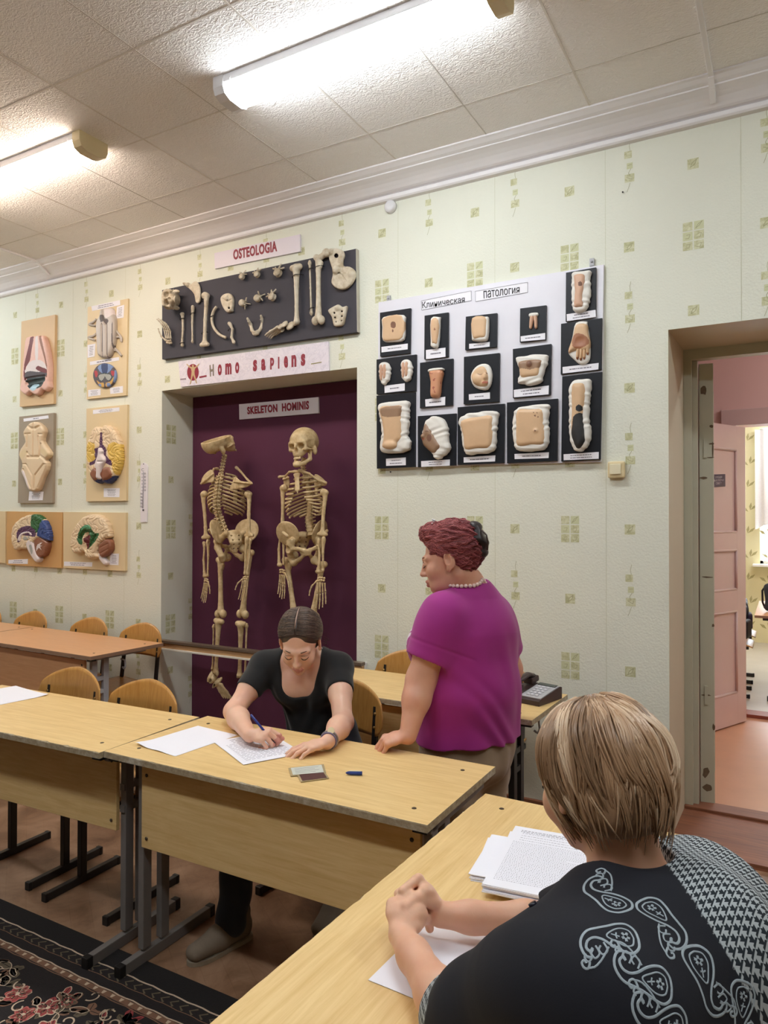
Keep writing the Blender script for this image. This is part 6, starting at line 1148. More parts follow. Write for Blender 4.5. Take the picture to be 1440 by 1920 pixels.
# legs
kR, kL = skel_pt(-1.82, 2.17, .56), skel_pt(-1.60, 2.20, .56); aR, aL = skel_pt(-1.795, 2.055, .11), skel_pt(-1.545, 2.40, .13)
for x, kk, aa in ((1, kR, aR), (-1, kL, aL)): S.chain([hip+gr*.085*x-UPV*.01, kk, kk*.6+aa*.4, aa], [.085, .062, .055, .038]); S.cap(aa, aa-UPV*.05, .038, .034)
body = S.mesh('body', .0028, [M_SKG, M_LIPS], None, 1, lambda C: np.where(B.lipmask(C), 1, 0)); adopt(G, body); nails(G, []) if False else None
adopt(G, nails(None, t1+t2)); brows(G, B.hP, 1.03, M_BROW)
# t-shirt
T = SDF(.02)
for a, e in ((sR, eR), (sL, eL)):
    d = nrm(e-a); T.chain([a, a+d*.12], [.060, .056], .03)
    T.half(a+d*.115, d, .004, 'i') if False else None
    T.cap(a+d*(.118+.075), a+d*.3, .075, .075, .004, 's'); T.cap(a+d*.05, a+d*.3, .0475, .046, .004, 's')
gtorso(T, .008); T.half(hip-UPV*.02, -UPV+gf*.15, 0)
T.chain([nb+gf*.05+UPV*.06, nb+gf*.08-UPV*.02, nb+gf*.12-UPV*.10], [.088, .084, .074], .01, 's'); T.cap(nb+UPV*.03, nb+UPV*.12, .075, .09, .01, 's')
T.disp(lambda P: .0035*np.sin(46*P[:, 2]+14*P[:, 0]+6*np.sin(20*P[:, 0]))*np.clip((.9-P[:, 2])/.1, 0, 1))
M_BLK = cloth('black_jersey', (11, 11, 13), .85); adopt(G, T.mesh('t_shirt', .003, M_BLK))
J = SDF(.02)
J.ecap(hip-UPV*.03, hip+UPV*.10, (.172, .122), (.15, .11), gr, .02)
for x, kk, aa in ((1, kR, aR), (-1, kL, aL)): J.chain([hip+gr*.088*x-UPV*.01, kk, kk*.6+aa*.4, aa-UPV*.02], [.094, .072, .066, .058]); J.box(aa-UPV*.125, (.12, .12, .045), None, 0, .003, 's')
J.disp(lambda P: .004*np.sin(38*P[:, 2]+18*P[:, 0]+20*P[:, 1])); M_JEAN = cloth('dark_navy_denim', (28, 32, 44), .85, .2, 300); adopt(G, J.mesh('trousers', .0045, M_JEAN))
M_SHOE = M('taupe_suede', (118, 104, 88), .85, .12, 30, .15, 200); M_SOLE = M('shoe_sole', (142, 130, 112), .7, .1, 20)
for kk, aa, d in ((kR, aR, nrm((-.25, -.97, 0))), (kL, aL, nrm((.1, -.99, 0)))):
    sd = np.cross(d, UPV); h = aa[2]-.03; g = np.array([aa[0], aa[1], 0.]); F = SDF(.012); F.ecap(g+UPV*.055-d*.045, g+UPV*.05+d*.06, (.038, .052), (.043, .046), sd, .015); F.ecap(g+UPV*.045+d*.06, g+UPV*.036+d*.155, (.044, .042), (.038, .028), sd, .015); F.cap(g+UPV*.06-d*.02, g+UPV*.11-d*.03, .04, .044, .015); F.half(g+UPV*.012, -UPV, 0); so = F.mesh('shoe', .0035, M_SHOE); adopt(G, so)
    b = MB(); pts = [(-.085, 0), (-.075, .028), (-.03, .036), (.04, .038), (.1, .043), (.15, .036), (.178, .016), (.183, 0), (.178, -.016), (.15, -.036), (.1, -.043), (.04, -.038), (-.03, -.036), (-.075, -.028)]; b.prism(smoothpoly(pts, 2).tolist(), .001, .016, (g, d, sd, UPV)); adopt(G, b.build('shoe_sole', M_SOLE))
    b = MB(); b.tube([g+UPV*.093+d*.02-sd*.03, g+UPV*.1+d*.03, g+UPV*.093+d*.02+sd*.03], .004, 6); b.tube([g+UPV*.078+d*.06-sd*.03, g+UPV*.09+d*.065, g+UPV*.078+d*.06+sd*.03], .004, 6); adopt(G, b.build('shoe_lace', M_SOLE))
# hair: dark, centre parting, drawn back into a low knot
HP = lambda x, y, z: hc+B.hB@np.array([x, y, z])*1.03
def hairline(S, P, q, Bm): pass
H = SDF(.012); H.ell(HP(0, -.024, .04), np.array([.082, .097, .084])*1.03, B.hB); H.ell(HP(0, -.1, -.03), np.array([.04, .034, .038])*1.03, B.hB, .02); H.ell(HP(0, -.045, -.02), np.array([.076, .06, .062])*1.03, B.hB, .015)
H.ell(HP(0, .11, -.036), np.array([.078, .088, .086])*1.03, B.hB, .008, 's'); H.ell(HP(0, .098, .052), np.array([.05, .03, .034])*1.03, B.hB, .012, 's'); H.cap(HP(0, .09, .09), HP(0, -.03, .135), .004, .003, .006, 's')
for x in (-1, 1): H.ell(HP(x*.086, .008, -.012), np.array([.014, .02, .03])*1.03, B.hB, .004, 's')
rs = np.random.RandomState(3); strands = []
for i in range(520):
    x = rs.choice([-1, 1]); a = rs.rand(); y0 = .062-.12*a; pts = []
    up0 = math.sqrt(max(0, 1-((y0+.024)/.099)**2)); st = np.array([x*.004, y0, .04+.0855*up0]); kn = np.array([x*.018*rs.rand(), -.118-.012*rs.rand(), -.03+.04*(rs.rand()-.5)]); drop = -.045*rs.rand()
    for t in np.linspace(0, 1, 11):
        p = st*(1-t)+kn*t; p[0] += x*math.sin(PI*t)*.085; p[2] += drop*math.sin(PI*t)
        e = (p-np.array([0, -.024, .034]))/np.array([.0865, .1015, .0905]); l = np.linalg.norm(e)
        if t < .88: p = np.array([0, -.024, .034])+(p-np.array([0, -.024, .034]))/l*(1.004+.016*rs.rand())
        if p[1] > -.01 and p[2] < .03+.25*(p[1]): p[2] = p[2]
        pts.append(HP(*p))
    strands.append((pts, [.0013]*10+[.0006], rs.rand()))
M_HG = hairmat('dark_brown_hair', (44, 32, 26), (76, 58, 47), (116, 94, 78)); hair_obj('hair', H, .003, strands, M_HG, G, 4)
b = MB(); b.tube([HP(0, .060, .111), HP(0, .03, .1265), HP(0, -.02, .1325), HP(0, -.05, .127)], [.0016, .0026, .0024, .001], 6, flat=(B.hB@np.array([0, 0, 1.]), .4)); adopt(G, b.build('hair_parting', M('scalp_parting', (168, 138, 122), .6, .1, 60)))
rs = np.random.RandomState(5); b = MB()
for i in range(14): x = rs.choice([-1, 1]); p = HP(x*.083, -.02-.05*rs.rand(), -.02-.03*rs.rand()); q = p+B.hB@np.array([x*.02*rs.rand(), -.03*rs.rand(), -.02-.03*rs.rand()]); b.tube([p, (p+q)/2+B.hB@np.array([x*.012, 0, 0]), q], [.0006, .0006, .0003], 3)
adopt(G, b.build('loose_hair_strands', M('loose_hair', (84, 64, 50), .5)))
for x in (-1, 1): adopt(G, SDF(.002).ell(HP(x*.083, .0, -.04), .0042).mesh('earring', .0015, M('silver', (200, 200, 205), .2, .02, metal=1)))
# wrist band and small watch
def ring(b, c, ax, r, tr, n=24, ez=1.):
    ax = nrm(ax); u = nrm(np.cross(ax, UPV)); v = np.cross(ax, u); b.tube([c+r*(u*math.cos(a)+v*ez*math.sin(a)) for a in np.linspace(0, 2*PI, n+1)], tr, 8, False)
dW = nrm(eL-wL); b = MB(); ring(b, wL+dW*.028, dW, .0305, .0036); r_ = b.build('watch_band', M('watch_band_grey', (150, 142, 140), .35, .1, 60, metal=.6)); adopt(G, r_); b = MB(); ring(b, wL+dW*.014, dW, .029, .003); adopt(G, b.build('beaded_bracelet', M('violet_bead', (120, 110, 140), .35, .3, 200)))
wn = nrm((.35, -.75, .5)); c0 = wL+dW*.028+nrm(wn-dW*(wn@dW))*.032; b = MB(); b.cyl(c0-nrm(wn)*.003, c0+nrm(wn)*.004, .0125, None, 20); adopt(G, b.build('watch_case', M('pale_gold', (206, 188, 150), .3, .05, metal=.7)))
# pen in the hand: a thing of its own
pr = empty('ballpoint_pen', penT, 0, 'blue ballpoint pen held in the writing hand of the woman in black', 'pen'); M_PENB = M('blue_plastic', (30, 48, 132), .3, .06)
def penpart(name, a, c, r1, r2, m): adopt(pr, MB().cyl(penT+pd*a, penT+pd*c, r1, r2, 14).build(name, m))
penpart('tip', 0, .012, .0008, .003, M('pen_metal', (170, 170, 176), .25, .05, metal=.9)); penpart('barrel', .012, .15, .0042, .0042, M_PENB); penpart('grip', .012, .045, .0046, .0048, M('grey_pen_grip', (120, 124, 134), .5))
# ---------------------------------------------------------------- the standing woman
Wm = empty('person', (-1.06, 2.66, 0), 0, 'standing person with short red hair in a magenta t-shirt, one hand on the table', 'person')
wf = nrm((-.97, .21, 0)); wr = nrm(np.cross(wf, UPV)); Bw = Body(.03); S = Bw.S
sL, sR = skel_pt(-1.108, 2.425, 1.215), skel_pt(-1.04, 2.735, 1.18); eL, wL = skel_pt(-1.168, 2.362, .985), skel_pt(-1.172, 2.268, .805); eR, wR = skel_pt(-1.0, 2.835, .955), skel_pt(-1.15, 2.83, .78)
nb = skel_pt(-1.075, 2.605, 1.305); chest = skel_pt(-1.075, 2.60, 1.14); belly = skel_pt(-1.075, 2.595, .92); hip = skel_pt(-1.092, 2.615, .74)
hc = skel_pt(-1.128, 2.53, 1.424); hf = nrm((-.93, -.30, -.22)); hu = nrm((-.16, -.02, 1))
def wtorso(S, e=0., k=.05):
    S.ecap(hip, belly, (.205+e, .155+e), (.195+e, .155+e), wr, k); S.ecap(belly, chest, (.195+e, .155+e), (.188+e, .145+e), wr, k); S.ecap(chest, nb-UPV*.035, (.185+e, .13+e), (.10+e, .075+e), wr, k)
    for a in (sR, sL): S.cap(nb*.55+a*.45-UPV*.04, a-UPV*.01, .062+e, .06+e, k)
    S.ell(chest+wf*.115-UPV*.06, np.array([.165, .115, .105])+e, np.stack([wr, wf, UPV], 1), .07)
    S.ell(belly+wf*.06-UPV*.02, np.array([.14, .16, .13])+e, None, k)
wtorso(S); S.chain([sL, sL*.5+eL*.5, eL], [.06, .061, .052]); S.chain([eL, eL*.65+wL*.35, wL], [.05, .048, .031]); S.chain([sR, sR*.5+eR*.5, eR], [.066, .066, .054]); S.chain([eR, eR*.65+wR*.35, wR], [.052, .05, .032])
S.cap(nb-UPV*.03, hc-hu*.065-hf*.028, .068, .062, .03); S.cap(nb+wf*.01+UPV*.03, hc+hf*.03-hu*.1, .05, .04, .04)
Bw.head(hc, hf, hu, 1.10, 1.0, .005)
tW = Bw.hand(wL, nrm((-.86, -.40, -.22)), nrm((-.25, -.3, .9)), -1, 1.08, ((.75, 1.1, .6), (.8, 1.1, .6), (.85, 1.1, .6), (.9, 1.1, .6)), (.4, .4, .3), .03, .08, .5); Bw.hand(wR, nrm((-.9, -.1, -.4)), nrm((-.3, .3, .9)), 1, 1.0, ((.4, .4, .3),))
for x in (-1, 1): S.chain([hip+wr*.1*x-UPV*.02, skel_pt(-1.075, 2.62, .42)+wr*.085*x, skel_pt(-1.06, 2.63, .09)+wr*.08*x], [.115, .075, .045]); S.ecap(skel_pt(-1.06, 2.63, .05)+wr*.08*x, skel_pt(-1.06, 2.63, .035)+wr*.08*x+wf*.13, (.04, .04), (.04, .025), wr, .02)
adopt(Wm, S.mesh('body', .003, [M_SKW, M_LIPS], None, 1, lambda C: np.where(Bw.lipmask(C), 1, 0))); brows(Wm, Bw.hP, 1.10, M('faint_brow', (140, 96, 80), .6)); adopt(Wm, nails(None, tW))
T = SDF(.03); hem = skel_pt(-1.09, 2.61, .735)
for a, e in ((sL, eL), (sR, eR)):
    d = nrm(e-a); T.chain([a-d*.01, a+d*.07, a+d*.15], [.078, .082, .088], .04); T.cap(a+d*(.145+.135), a+d*.5, .135, .135, .004, 's'); T.cap(a+d*.03, a+d*.5, .066, .079, .006, 's')
    T.cap(a+d*.134, a+d*.140, .1, .1, .002) if False else None
wtorso(T, .018, .05); T.ecap(hem-UPV*.02, hem+UPV*.15, (.232, .185), (.215, .175), wr, .05); T.half(hem, -UPV, .004)
T.cap(nb+wf*.03+UPV*.052, nb+wf*.05+UPV*.16, .078, .10, .012, 's'); T.cap(nb+UPV*.045, nb+UPV*.16, .07, .10, .012, 's')
def wfold(P):
    u = (P-belly)@wr; z = P[:, 2]; d = .004*np.sin(34*z+16*u+5*np.sin(17*u+9*z))*np.clip((1.05-z)/.25, 0, 1); d += .003*np.sin(30*u+6*z)*np.clip((.86-z)/.2, 0, 1); r = (P-sL)@nrm(eL-sL); d += .0022*np.exp(-((r-.112)/.004)**2)*(np.linalg.norm(P-sL, axis=1) < .2)
    return d+.004*np.sin(22*(u+z)+3*np.sin(14*u))*np.clip((1.2-z)/.2, 0, 1)*np.clip((z-.9)/.2, 0, 1)
T.disp(wfold); M_MAG = cloth('magenta_jersey', (158, 34, 128), .78, .1, 420, .06); M_PRINT = M('white_shirt_print', (236, 226, 236), .7, .05, 20)
def prn(C):
    Q = C-chest; u = Q@wr; z = Q[:, 2]; fr = Q@wf; m = (fr > .10) & (np.abs(u) < .16) & (z > -.33) & (z < .1); p = np.sin(60*u+3*np.sin(40*z))*np.sin(34*z+2.5*np.sin(30*u)); return np.where(m & (np.abs(p) > .42), 1, 0)
adopt(Wm, T.mesh('t_shirt', .004, [M_MAG, M_PRINT], None, 1, prn))
J = SDF(.03); J.ecap(hip-UPV*.05, hip+UPV*.1, (.208, .16), (.2, .155), wr, .03); J.ell(hip-wf*.06-UPV*.05, (.12, .16, .12), None, .05)
for x in (-1, 1): J.chain([hip+wr*.1*x-UPV*.03, skel_pt(-1.075, 2.62, .42)+wr*.085*x, skel_pt(-1.06, 2.63, .06)+wr*.08*x], [.122, .092, .085])
J.half(skel_pt(0, 0, .04), -UPV, 0); J.disp(lambda P: .004*np.sin(40*P[:, 2]+12*P[:, 1])+.003*np.sin(70*P[:, 1]+10*P[:, 2])); M_KHA = cloth('khaki_trouser_cloth', (150, 128, 104), .85, .15, 300); adopt(Wm, J.mesh('trousers', .0045, M_KHA))
M_WSH = M('dark_shoe', (50, 40, 36), .5, .1)
for x in (-1, 1): g = skel_pt(-1.06, 2.63, 0)+wr*.08*x; F = SDF(.012); F.ecap(g+UPV*.045-wf*.05, g+UPV*.04+wf*.07, (.04, .045), (.044, .04), wr, .015); F.ecap(g+UPV*.04+wf*.07, g+UPV*.03+wf*.16, (.044, .038), (.036, .026), wr, .015); F.half(g+UPV*.003, -UPV, 0); adopt(Wm, F.mesh('shoe', .0045, M_WSH))
# short red hair
HP = lambda x, y, z: hc+Bw.hB@np.array([x, y, z])*1.09
H = SDF(.014); e_ = lambda p, r, k=.02, op='u': H.ell(HP(*p), np.array(r)*1.06, Bw.hB, k, op)
e_((0, -.022, .048), (.088, .104, .088)); e_((0, .045, .10), (.06, .045, .036)); e_((0, -.07, .02), (.07, .058, .07)); e_((0, -.05, -.025), (.066, .045, .04)); e_((0, .120, -.02), (.085, .09, .112), .01, 's'); e_((0, .02, -.095), (.11, .075, .065), .01, 's')
for x in (-1, 1): e_((x*.088, .006, -.02), (.02, .026, .042), .005, 's'); e_((x*.08, .05, -.04), (.03, .032, .05), .006, 's')
H.disp(lambda P: .0032*np.sin(120*P[:, 0]+3*np.sin(90*P[:, 2]))*np.sin(115*P[:, 2]+2*np.sin(80*P[:, 1]))+.0025*np.sin(150*P[:, 1]+4*np.sin(70*P[:, 2])))
rs = np.random.RandomState(11)
def project(S, P, off):
    for _ in range(2):
        d = S.ev(P, .03); g = np.stack([S.ev(P+np.eye(3)[i]*.002, .03)-d for i in range(3)], 1)/.002; g /= np.maximum(np.linalg.norm(g, axis=1), .3)[:, None]; P = P-np.clip(d-off, -.02, .02)[:, None]*g
    return P, g
HV, _f = H.arrays(.0035); st0 = HV[rs.randint(0, len(HV), 2200)]; P_, g_ = project(H, st0, .0012); back = -Bw.hB[:, 1]*.9-Bw.hB[:, 2]*.25; crv = [P_]; jit = rs.randn(len(P_), 3)*.35; ph_ = rs.rand(len(P_))*6
for j in range(7):
    t_ = back[None]+jit+.55*np.sin(ph_+1.1*j)[:, None]*Bw.hB[:, 0][None]+.35*np.cos(ph_*1.7+1.3*j)[:, None]*Bw.hB[:, 2][None]; t_ = t_-g_*(t_*g_).sum(1)[:, None]; t_ /= np.linalg.norm(t_, axis=1)[:, None]; P_, g_ = project(H, P_+t_*.0075, .0012+.0016*math.sin(j)); crv.append(P_)
crv = np.stack(crv, 1); Lc = (st0-hc)@Bw.hB/1.09; strands = [(list(crv[i]), [.0007, .001, .001, .001, .001, .0008, .0007, .0004], min(1, max(0, .42+.5*rs.rand()+Lc[i, 1]*2.2))) for i in range(len(crv))]
M_HW = hairmat('dyed_red_hair', (64, 24, 28), (142, 60, 66), (198, 112, 110), .5); hair_obj('hair', H, .0035, strands, M_HW, Wm, 4)
C = SDF(.012); 
for p, r in (((.02, -.112, .052), (.03, .026, .034)), ((-.022, -.112, .05), (.03, .026, .034)), ((0, -.122, .022), (.04, .024, .03)), ((0, -.108, .085), (.036, .026, .024)), ((0, -.112, -.008), (.034, .022, .024))): C.ell(HP(*p), np.array(r)*1.06, Bw.hB)
C.disp(lambda P: .003*np.sin(140*P[:, 2]+60*P[:, 0])); adopt(Wm, C.mesh('dark_hair_knot', .0035, M('near_black_hair', (34, 22, 24), .4, .2, 60, .2, 160)))
b = MB(); b.tube([HP(-.04, -.134, .07), HP(-.046, -.146, .05), HP(-.05, -.146, .025), HP(-.044, -.138, .0)], .0035, 7); adopt(Wm, b.build('hair_clip', M('dark_tortoise_clip', (70, 56, 50), .2, .1)))
M_SILV = M('silver', (200, 200, 205), .2); b = MB()
for i in range(5): a = (i-2)*.012; p = HP(-.02+a*.6, .028-.01*abs(i-2)*.3, .143-.0012*(i-2)**2); b.lathe([(0, -.004), (.004, 0), (0, .005)], p, 'z', 6); b.cyl(p-UPV*.012, p, .0014)
b.tube([HP(-.045, .03, .128), HP(-.02, .03, .136), HP(.005, .03, .137)], .0022, 6); adopt(Wm, b.build('jewelled_hairpin', M_SILV))
b = MB(); nk0, nk1 = nb-UPV*.03, hc-hu*.065-hf*.028; na = nrm(nk1-nk0); nu = nrm(wf-na*(wf@na)); nv = np.cross(na, nu)
for a in np.linspace(0, 2*PI, 33)[:-1]:
    hs_ = np.linspace(.16, -.02, 61); Q = np.array([nk0+na*h+(nu*math.cos(a)+nv*math.sin(a))*.0745 for h in hs_]); dd_ = T.ev(Q); k = np.argmax(dd_ < .007); p = Q[k if dd_[k] < .007 else 35]
    b.lathe([(.0078*math.sin(q), -.0078*math.cos(q)) for q in np.linspace(.01, PI-.01, 7)], p, 'z', 10)
adopt(Wm, b.build('pearl_necklace', M('pearl', (232, 206, 196), .25, .06, 30)))
# ---------------------------------------------------------------- the blonde woman in the foreground
Bl = empty('person', (.06, 1.09, .48), 0, 'blonde person seen from behind in a navy paisley cardigan, hands clasped on the table', 'person')
bf = nrm((-.985, .14, 0)); br = nrm(np.cross(bf, UPV)); Bb = Body(.02); S = Bb.S
sL, sR = skel_pt(-.212, .94, .972), skel_pt(-.14, 1.285, .955); eL, eR = skel_pt(-.445, 1.025, .795), skel_pt(-.375, 1.375, .795); wL, wR = skel_pt(-.624, 1.184, .797), skel_pt(-.594, 1.287, .797)
nb = skel_pt(-.205, 1.125, 1.035); chest = skel_pt(-.135, 1.11, .88); waist = skel_pt(-.015, 1.10, .70); hip = skel_pt(.06, 1.09, .56)
hc = skel_pt(-.260, 1.145, 1.170); hf = nrm((-.80, .52, -.30)); hu = nrm((-.22, .16, .96))
def btorso(S, e=0., k=.04):
    S.ecap(hip, waist, (.19+e, .145+e), (.165+e, .13+e), br, k); S.ecap(waist, chest, (.165+e, .13+e), (.17+e, .115+e), br, k); S.ecap(chest, nb-UPV*.03, (.165+e, .105+e), (.09+e, .06+e), br, k)
    for a in (sR, sL): S.cap(nb*.5+a*.5-UPV*.015, a, .06+e, .058+e, k)
    for x in (-1, 1): S.ell(chest+bf*.1+br*x*.08-UPV*.03, np.array([.07, .07, .07])+e, None, k)
btorso(S); S.chain([sL, sL*.5+eL*.5, eL], [.058, .05, .04]); S.chain([sR, sR*.5+eR*.5, eR], [.058, .05, .04]); S.chain([eL, eL*.7+wL*.3, eL*.25+wL*.75, wL], [.037, .036, .0275, .0235]); S.chain([eR, eR*.7+wR*.3, eR*.25+wR*.75, wR], [.036, .035, .027, .0235])
S.cap(nb-UPV*.03, hc-hu*.06-hf*.03, .056, .052, .03); Bb.head(hc, hf, hu, .98, .95)
tL = Bb.hand(wL, nrm((-.30, .75, .55)), nrm((.12, -.66, .70)), -1, .95, ((.95, 1.3, .6), (1.0, 1.35, .6), (1.05, 1.35, .6), (1.1, 1.35, .6)), (.5, .7, .5), .02, .078, .3, True)
tR = Bb.hand(wR, nrm((-.75, .06, .60)), nrm((.25, .84, .38)), 1, .95, ((1.5, 1.4, .7), (1.5, 1.4, .7), (1.5, 1.4, .7), (1.5, 1.4, .7)), (.55, .9, .7), .01, .076, .5, True)
for x, kx in ((-1, -.02), (1, .02)): kk = skel_pt(-.36, 1.13, .56)+br*.1*x; aa = skel_pt(-.33, 1.12, .09)+br*.1*x; S.chain([hip+br*.09*x, kk, kk*.6+aa*.4, aa], [.095, .065, .055, .04]); S.ecap(aa-UPV*.04, aa+bf*.12-UPV*.055, (.038, .035), (.038, .025), br, .02)
adopt(Bl, S.mesh('body', .0026, [M_SKB, M_LIPS], None, 1, lambda C: np.where(Bb.lipmask(C), 1, 0))); adopt(Bl, nails(None, tL+tR)); brows(Bl, Bb.hP, .98, M_BROW)
T = SDF(.03)
for a, e, w, q in ((sL, eL, wL, 1.), (sR, eR, wR, .9)):
    d = nrm(e-a); f = nrm(w-e); T.chain([a, a*.55+e*.45+UPV*.016*q, a*.2+e*.8+UPV*.01*q, e+UPV*.004], [.084*q, .076*q, .060*q, .054], .05); T.chain([e, e+f*.02], [.054, .051], .03); T.cap(e+f*(.026+.075), e+f*.35, .075, .075, .002, 's'); T.cap(e-f*.005, e+f*.3, .0425, .041, .003, 's')
btorso(T, .018, .05); T.chain([sR-bf*.06-UPV*.02, sR*.5+sL*.5-bf*.07+UPV*.015, sL-bf*.05-UPV*.01], [.075, .085, .078], .06); T.chain([nb*.5+sL*.5+bf*.03-UPV*.01, sL+bf*.06-UPV*.012], [.06, .074], .05)
T.chain([nb+UPV*.036, nb+bf*.04+UPV*.03, nb+bf*.12-UPV*.06], [.058, .06, .05], .008, 's'); T.cap(nb+UPV*.05, hc-hu*.03, .058, .07, .008, 's'); T.half(hip-UPV*.06, -UPV, 0); T.box((-.56, 1.25, .70), (.3, .5, .052), None, 0, .004, 's')
def bfold(P): u = P@br; z = P[:, 2]; return .004*np.sin(30*z+20*u+4*np.sin(18*u))*np.clip((1.02-z)/.2, 0, 1)
T.disp(bfold)
def cardigan():
    t = NT('navy_knit_with_houndstooth'); t.l(t.n('ShaderNodeTexCoord').outputs['Object'], t.n('ShaderNodeMapping').inputs[0]); at = t.n('ShaderNodeAttribute', attribute_name='knit'); s = t.sep(at.outputs['Vector']); k = 1/.0112
    u = t.math('FRACT', t.math('MULTIPLY', s[0], k)); v = t.math('FRACT', t.math('MULTIPLY', s[1], k))
    # houndstooth: two check bands crossed by a diagonal twill
    a = t.math('LESS_THAN', u, .5); b = t.math('LESS_THAN', v, .5); q = t.math('MULTIPLY', t.math('ADD', s[0], s[1]), k*2); tw = t.math('LESS_THAN', t.math('FRACT', q), .5)
    same = t.math('SUBTRACT', 1, t.math('ABSOLUTE', t.math('SUBTRACT', a, b))); h = t.math('ADD', t.math('MULTIPLY', same, a), t.math('MULTIPLY', t.math('SUBTRACT', 1, same), tw))
    v2 = t.coord('Object'); n = t.noise(v2, 6, 4); navy = t.mix(n, lin((13, 15, 24)), lin((19, 21, 32))); hs = t.mix(h, lin((24, 34, 42)), lin((176, 184, 188))); t.col(t.mix(s[2], navy, hs)); t.rough(.9)
    t.bump(t.noise(v2, 420, 2), .15, .001); return t.m
card = T.mesh('cardigan', .0035, cardigan(), largest=True); V = np.empty(len(card.data.vertices)*3, np.float32); card.data.vertices.foreach_get('co', V); V = V.reshape(-1, 3)
# knit coordinates: across the shoulders / down the back, third component = houndstooth area
from mathutils.bvhtree import BVHTree
bv = BVHTree.FromPolygons([tuple(map(float, v)) for v in V], [tuple(p.vertices) for p in card.data.polygons])
def hitp(u, v): h = bv.ray_cast(Vector(EYE), Vector(nrm(ray(u, v)))); return (np.array(h[0]), np.array(h[1])) if h[0] is not None else (atD(u, v, 1.05), -CFW)
h0, h1 = hitp(1215, 1590), hitp(1415, 1890); pn = nrm(np.cross(nrm(h1[0]-h0[0]), h0[1]+h1[1])); pn = pn if pn@br > 0 else -pn; sdn = (V-h0[0])@pn
arc = sdn; dn = (V-h0[0])@nrm(h1[0]-h0[0]); band = ((sdn > 0) & (sdn < .16) & (((V-nb)@bf) < .05)).astype(float)
for e, w in ((eL, wL),):
    f = nrm(w-e); h = (V-e)@f; r = np.linalg.norm(V-e-h[:, None]*f, axis=1); m = (h > -.015) & (h < .09) & (r < .075); band[m] = 1; sd = nrm(np.cross(f, UPV)); ang = np.arctan2((V-e)@UPV, (V-e)@sd); arc = np.where(m, ang*.055, arc); dn = np.where(m, h, dn)
at = card.data.attributes.new('knit', 'FLOAT_VECTOR', 'POINT'); at.data.foreach_set('vector', np.stack([arc, dn, band], 1).astype(np.float32).ravel()); adopt(Bl, card)
J = SDF(.03); J.ecap(hip-UPV*.03, hip+UPV*.08, (.195, .15), (.18, .14), br, .02)
for x in (-1, 1): kk = skel_pt(-.36, 1.13, .56)+br*.1*x; aa = skel_pt(-.33, 1.12, .09)+br*.1*x; J.chain([hip+br*.09*x, kk, kk*.6+aa*.4, aa-UPV*.01], [.103, .075, .07, .065])
J.half(skel_pt(0, 0, .05), -UPV, 0); adopt(Bl, J.mesh('trousers', .006, cloth('dark_trouser_cloth', (36, 34, 40), .85)))
for x in (-1, 1): g = skel_pt(-.33, 1.12, 0)+br*.1*x; F = SDF(.012); F.ecap(g+UPV*.045-bf*.05, g+UPV*.04+bf*.07, (.04, .045), (.044, .04), br, .015); F.ecap(g+UPV*.04+bf*.07, g+UPV*.03+bf*.16, (.044, .038), (.036, .026), br, .015); F.half(g+UPV*.003, -UPV, 0); adopt(Bl, F.mesh('shoe', .006, M_WSH))
# paisley motifs knitted on the back
M_PAIS = M('grey_white_knit_yarn', (158, 170, 178), .9, .12, 300, .3, 400)
def paisley_curves():
    c = []; th = np.linspace(0, 2*PI, 40)
    def drop(k): 
        o = []
        for t in np.linspace(.12*PI, 1.88*PI, 30): r = .03*k; o.append((r*math.cos(t+PI), r*1.0*math.sin(t+PI)))
        return o
    # body outline: round head, tapering to a curled tail
    up = [(-.03, 0), (-.027, .017), (-.012, .029), (.008, .028), (.03, .02), (.052, .008), (.072, .004), (.088, .010), (.094, .022), (.086, .03), (.078, .024)]; lo = [(-.03, 0), (-.026, -.018), (-.01, -.029), (.012, -.027), (.036, -.02), (.06, -.016), (.084, -.012), (.102, .002), (.108, .02), (.1, .038), (.084, .042)]
    c.append((spline(up, 5), .0042)); c.append((spline(lo, 5), .0042)); inn = [(-.019, .0), (-.014, .014), (.002, .018), (.02, .012), (.04, .002), (.03, -.008), (.008, -.017), (-.012, -.014), (-.019, 0)]; c.append((spline(inn, 5), .0026))
    for a in range(5): q = 2*PI*a/5+.4; c.append((np.array([(-.001+.003*math.cos(q), .003*math.sin(q)), (-.001+.0095*math.cos(q), .0095*math.sin(q))]), .0042))
    c.append((np.array([(.012, .001), (.03, -.003)]), .0024)); c.append((np.array([(.018, .006), (.02, .0), (.018, -.006)]), .0024))
    # scrolls beside the tail
    for s0 in (0, 1, 2): x = .05+.02*s0; c.append((spline([(x, .014+.006*s0), (x-.006, .028+.006*s0), (x+.006, .036+.007*s0), (x+.014, .028+.007*s0), (x+.008, .02+.007*s0)], 4), .003))
    c.append((spline([(.092, .05), (.1, .062), (.112, .062), (.116, .052), (.108, .047), (.104, .053)], 4), .0036)); c.append((spline([(.04, .022), (.058, .042), (.08, .058), (.1, .062)], 5), .003))
    return [(np.array(p)*np.array([.94, 1.22]), w) for p, w in c]
PC = paisley_curves()
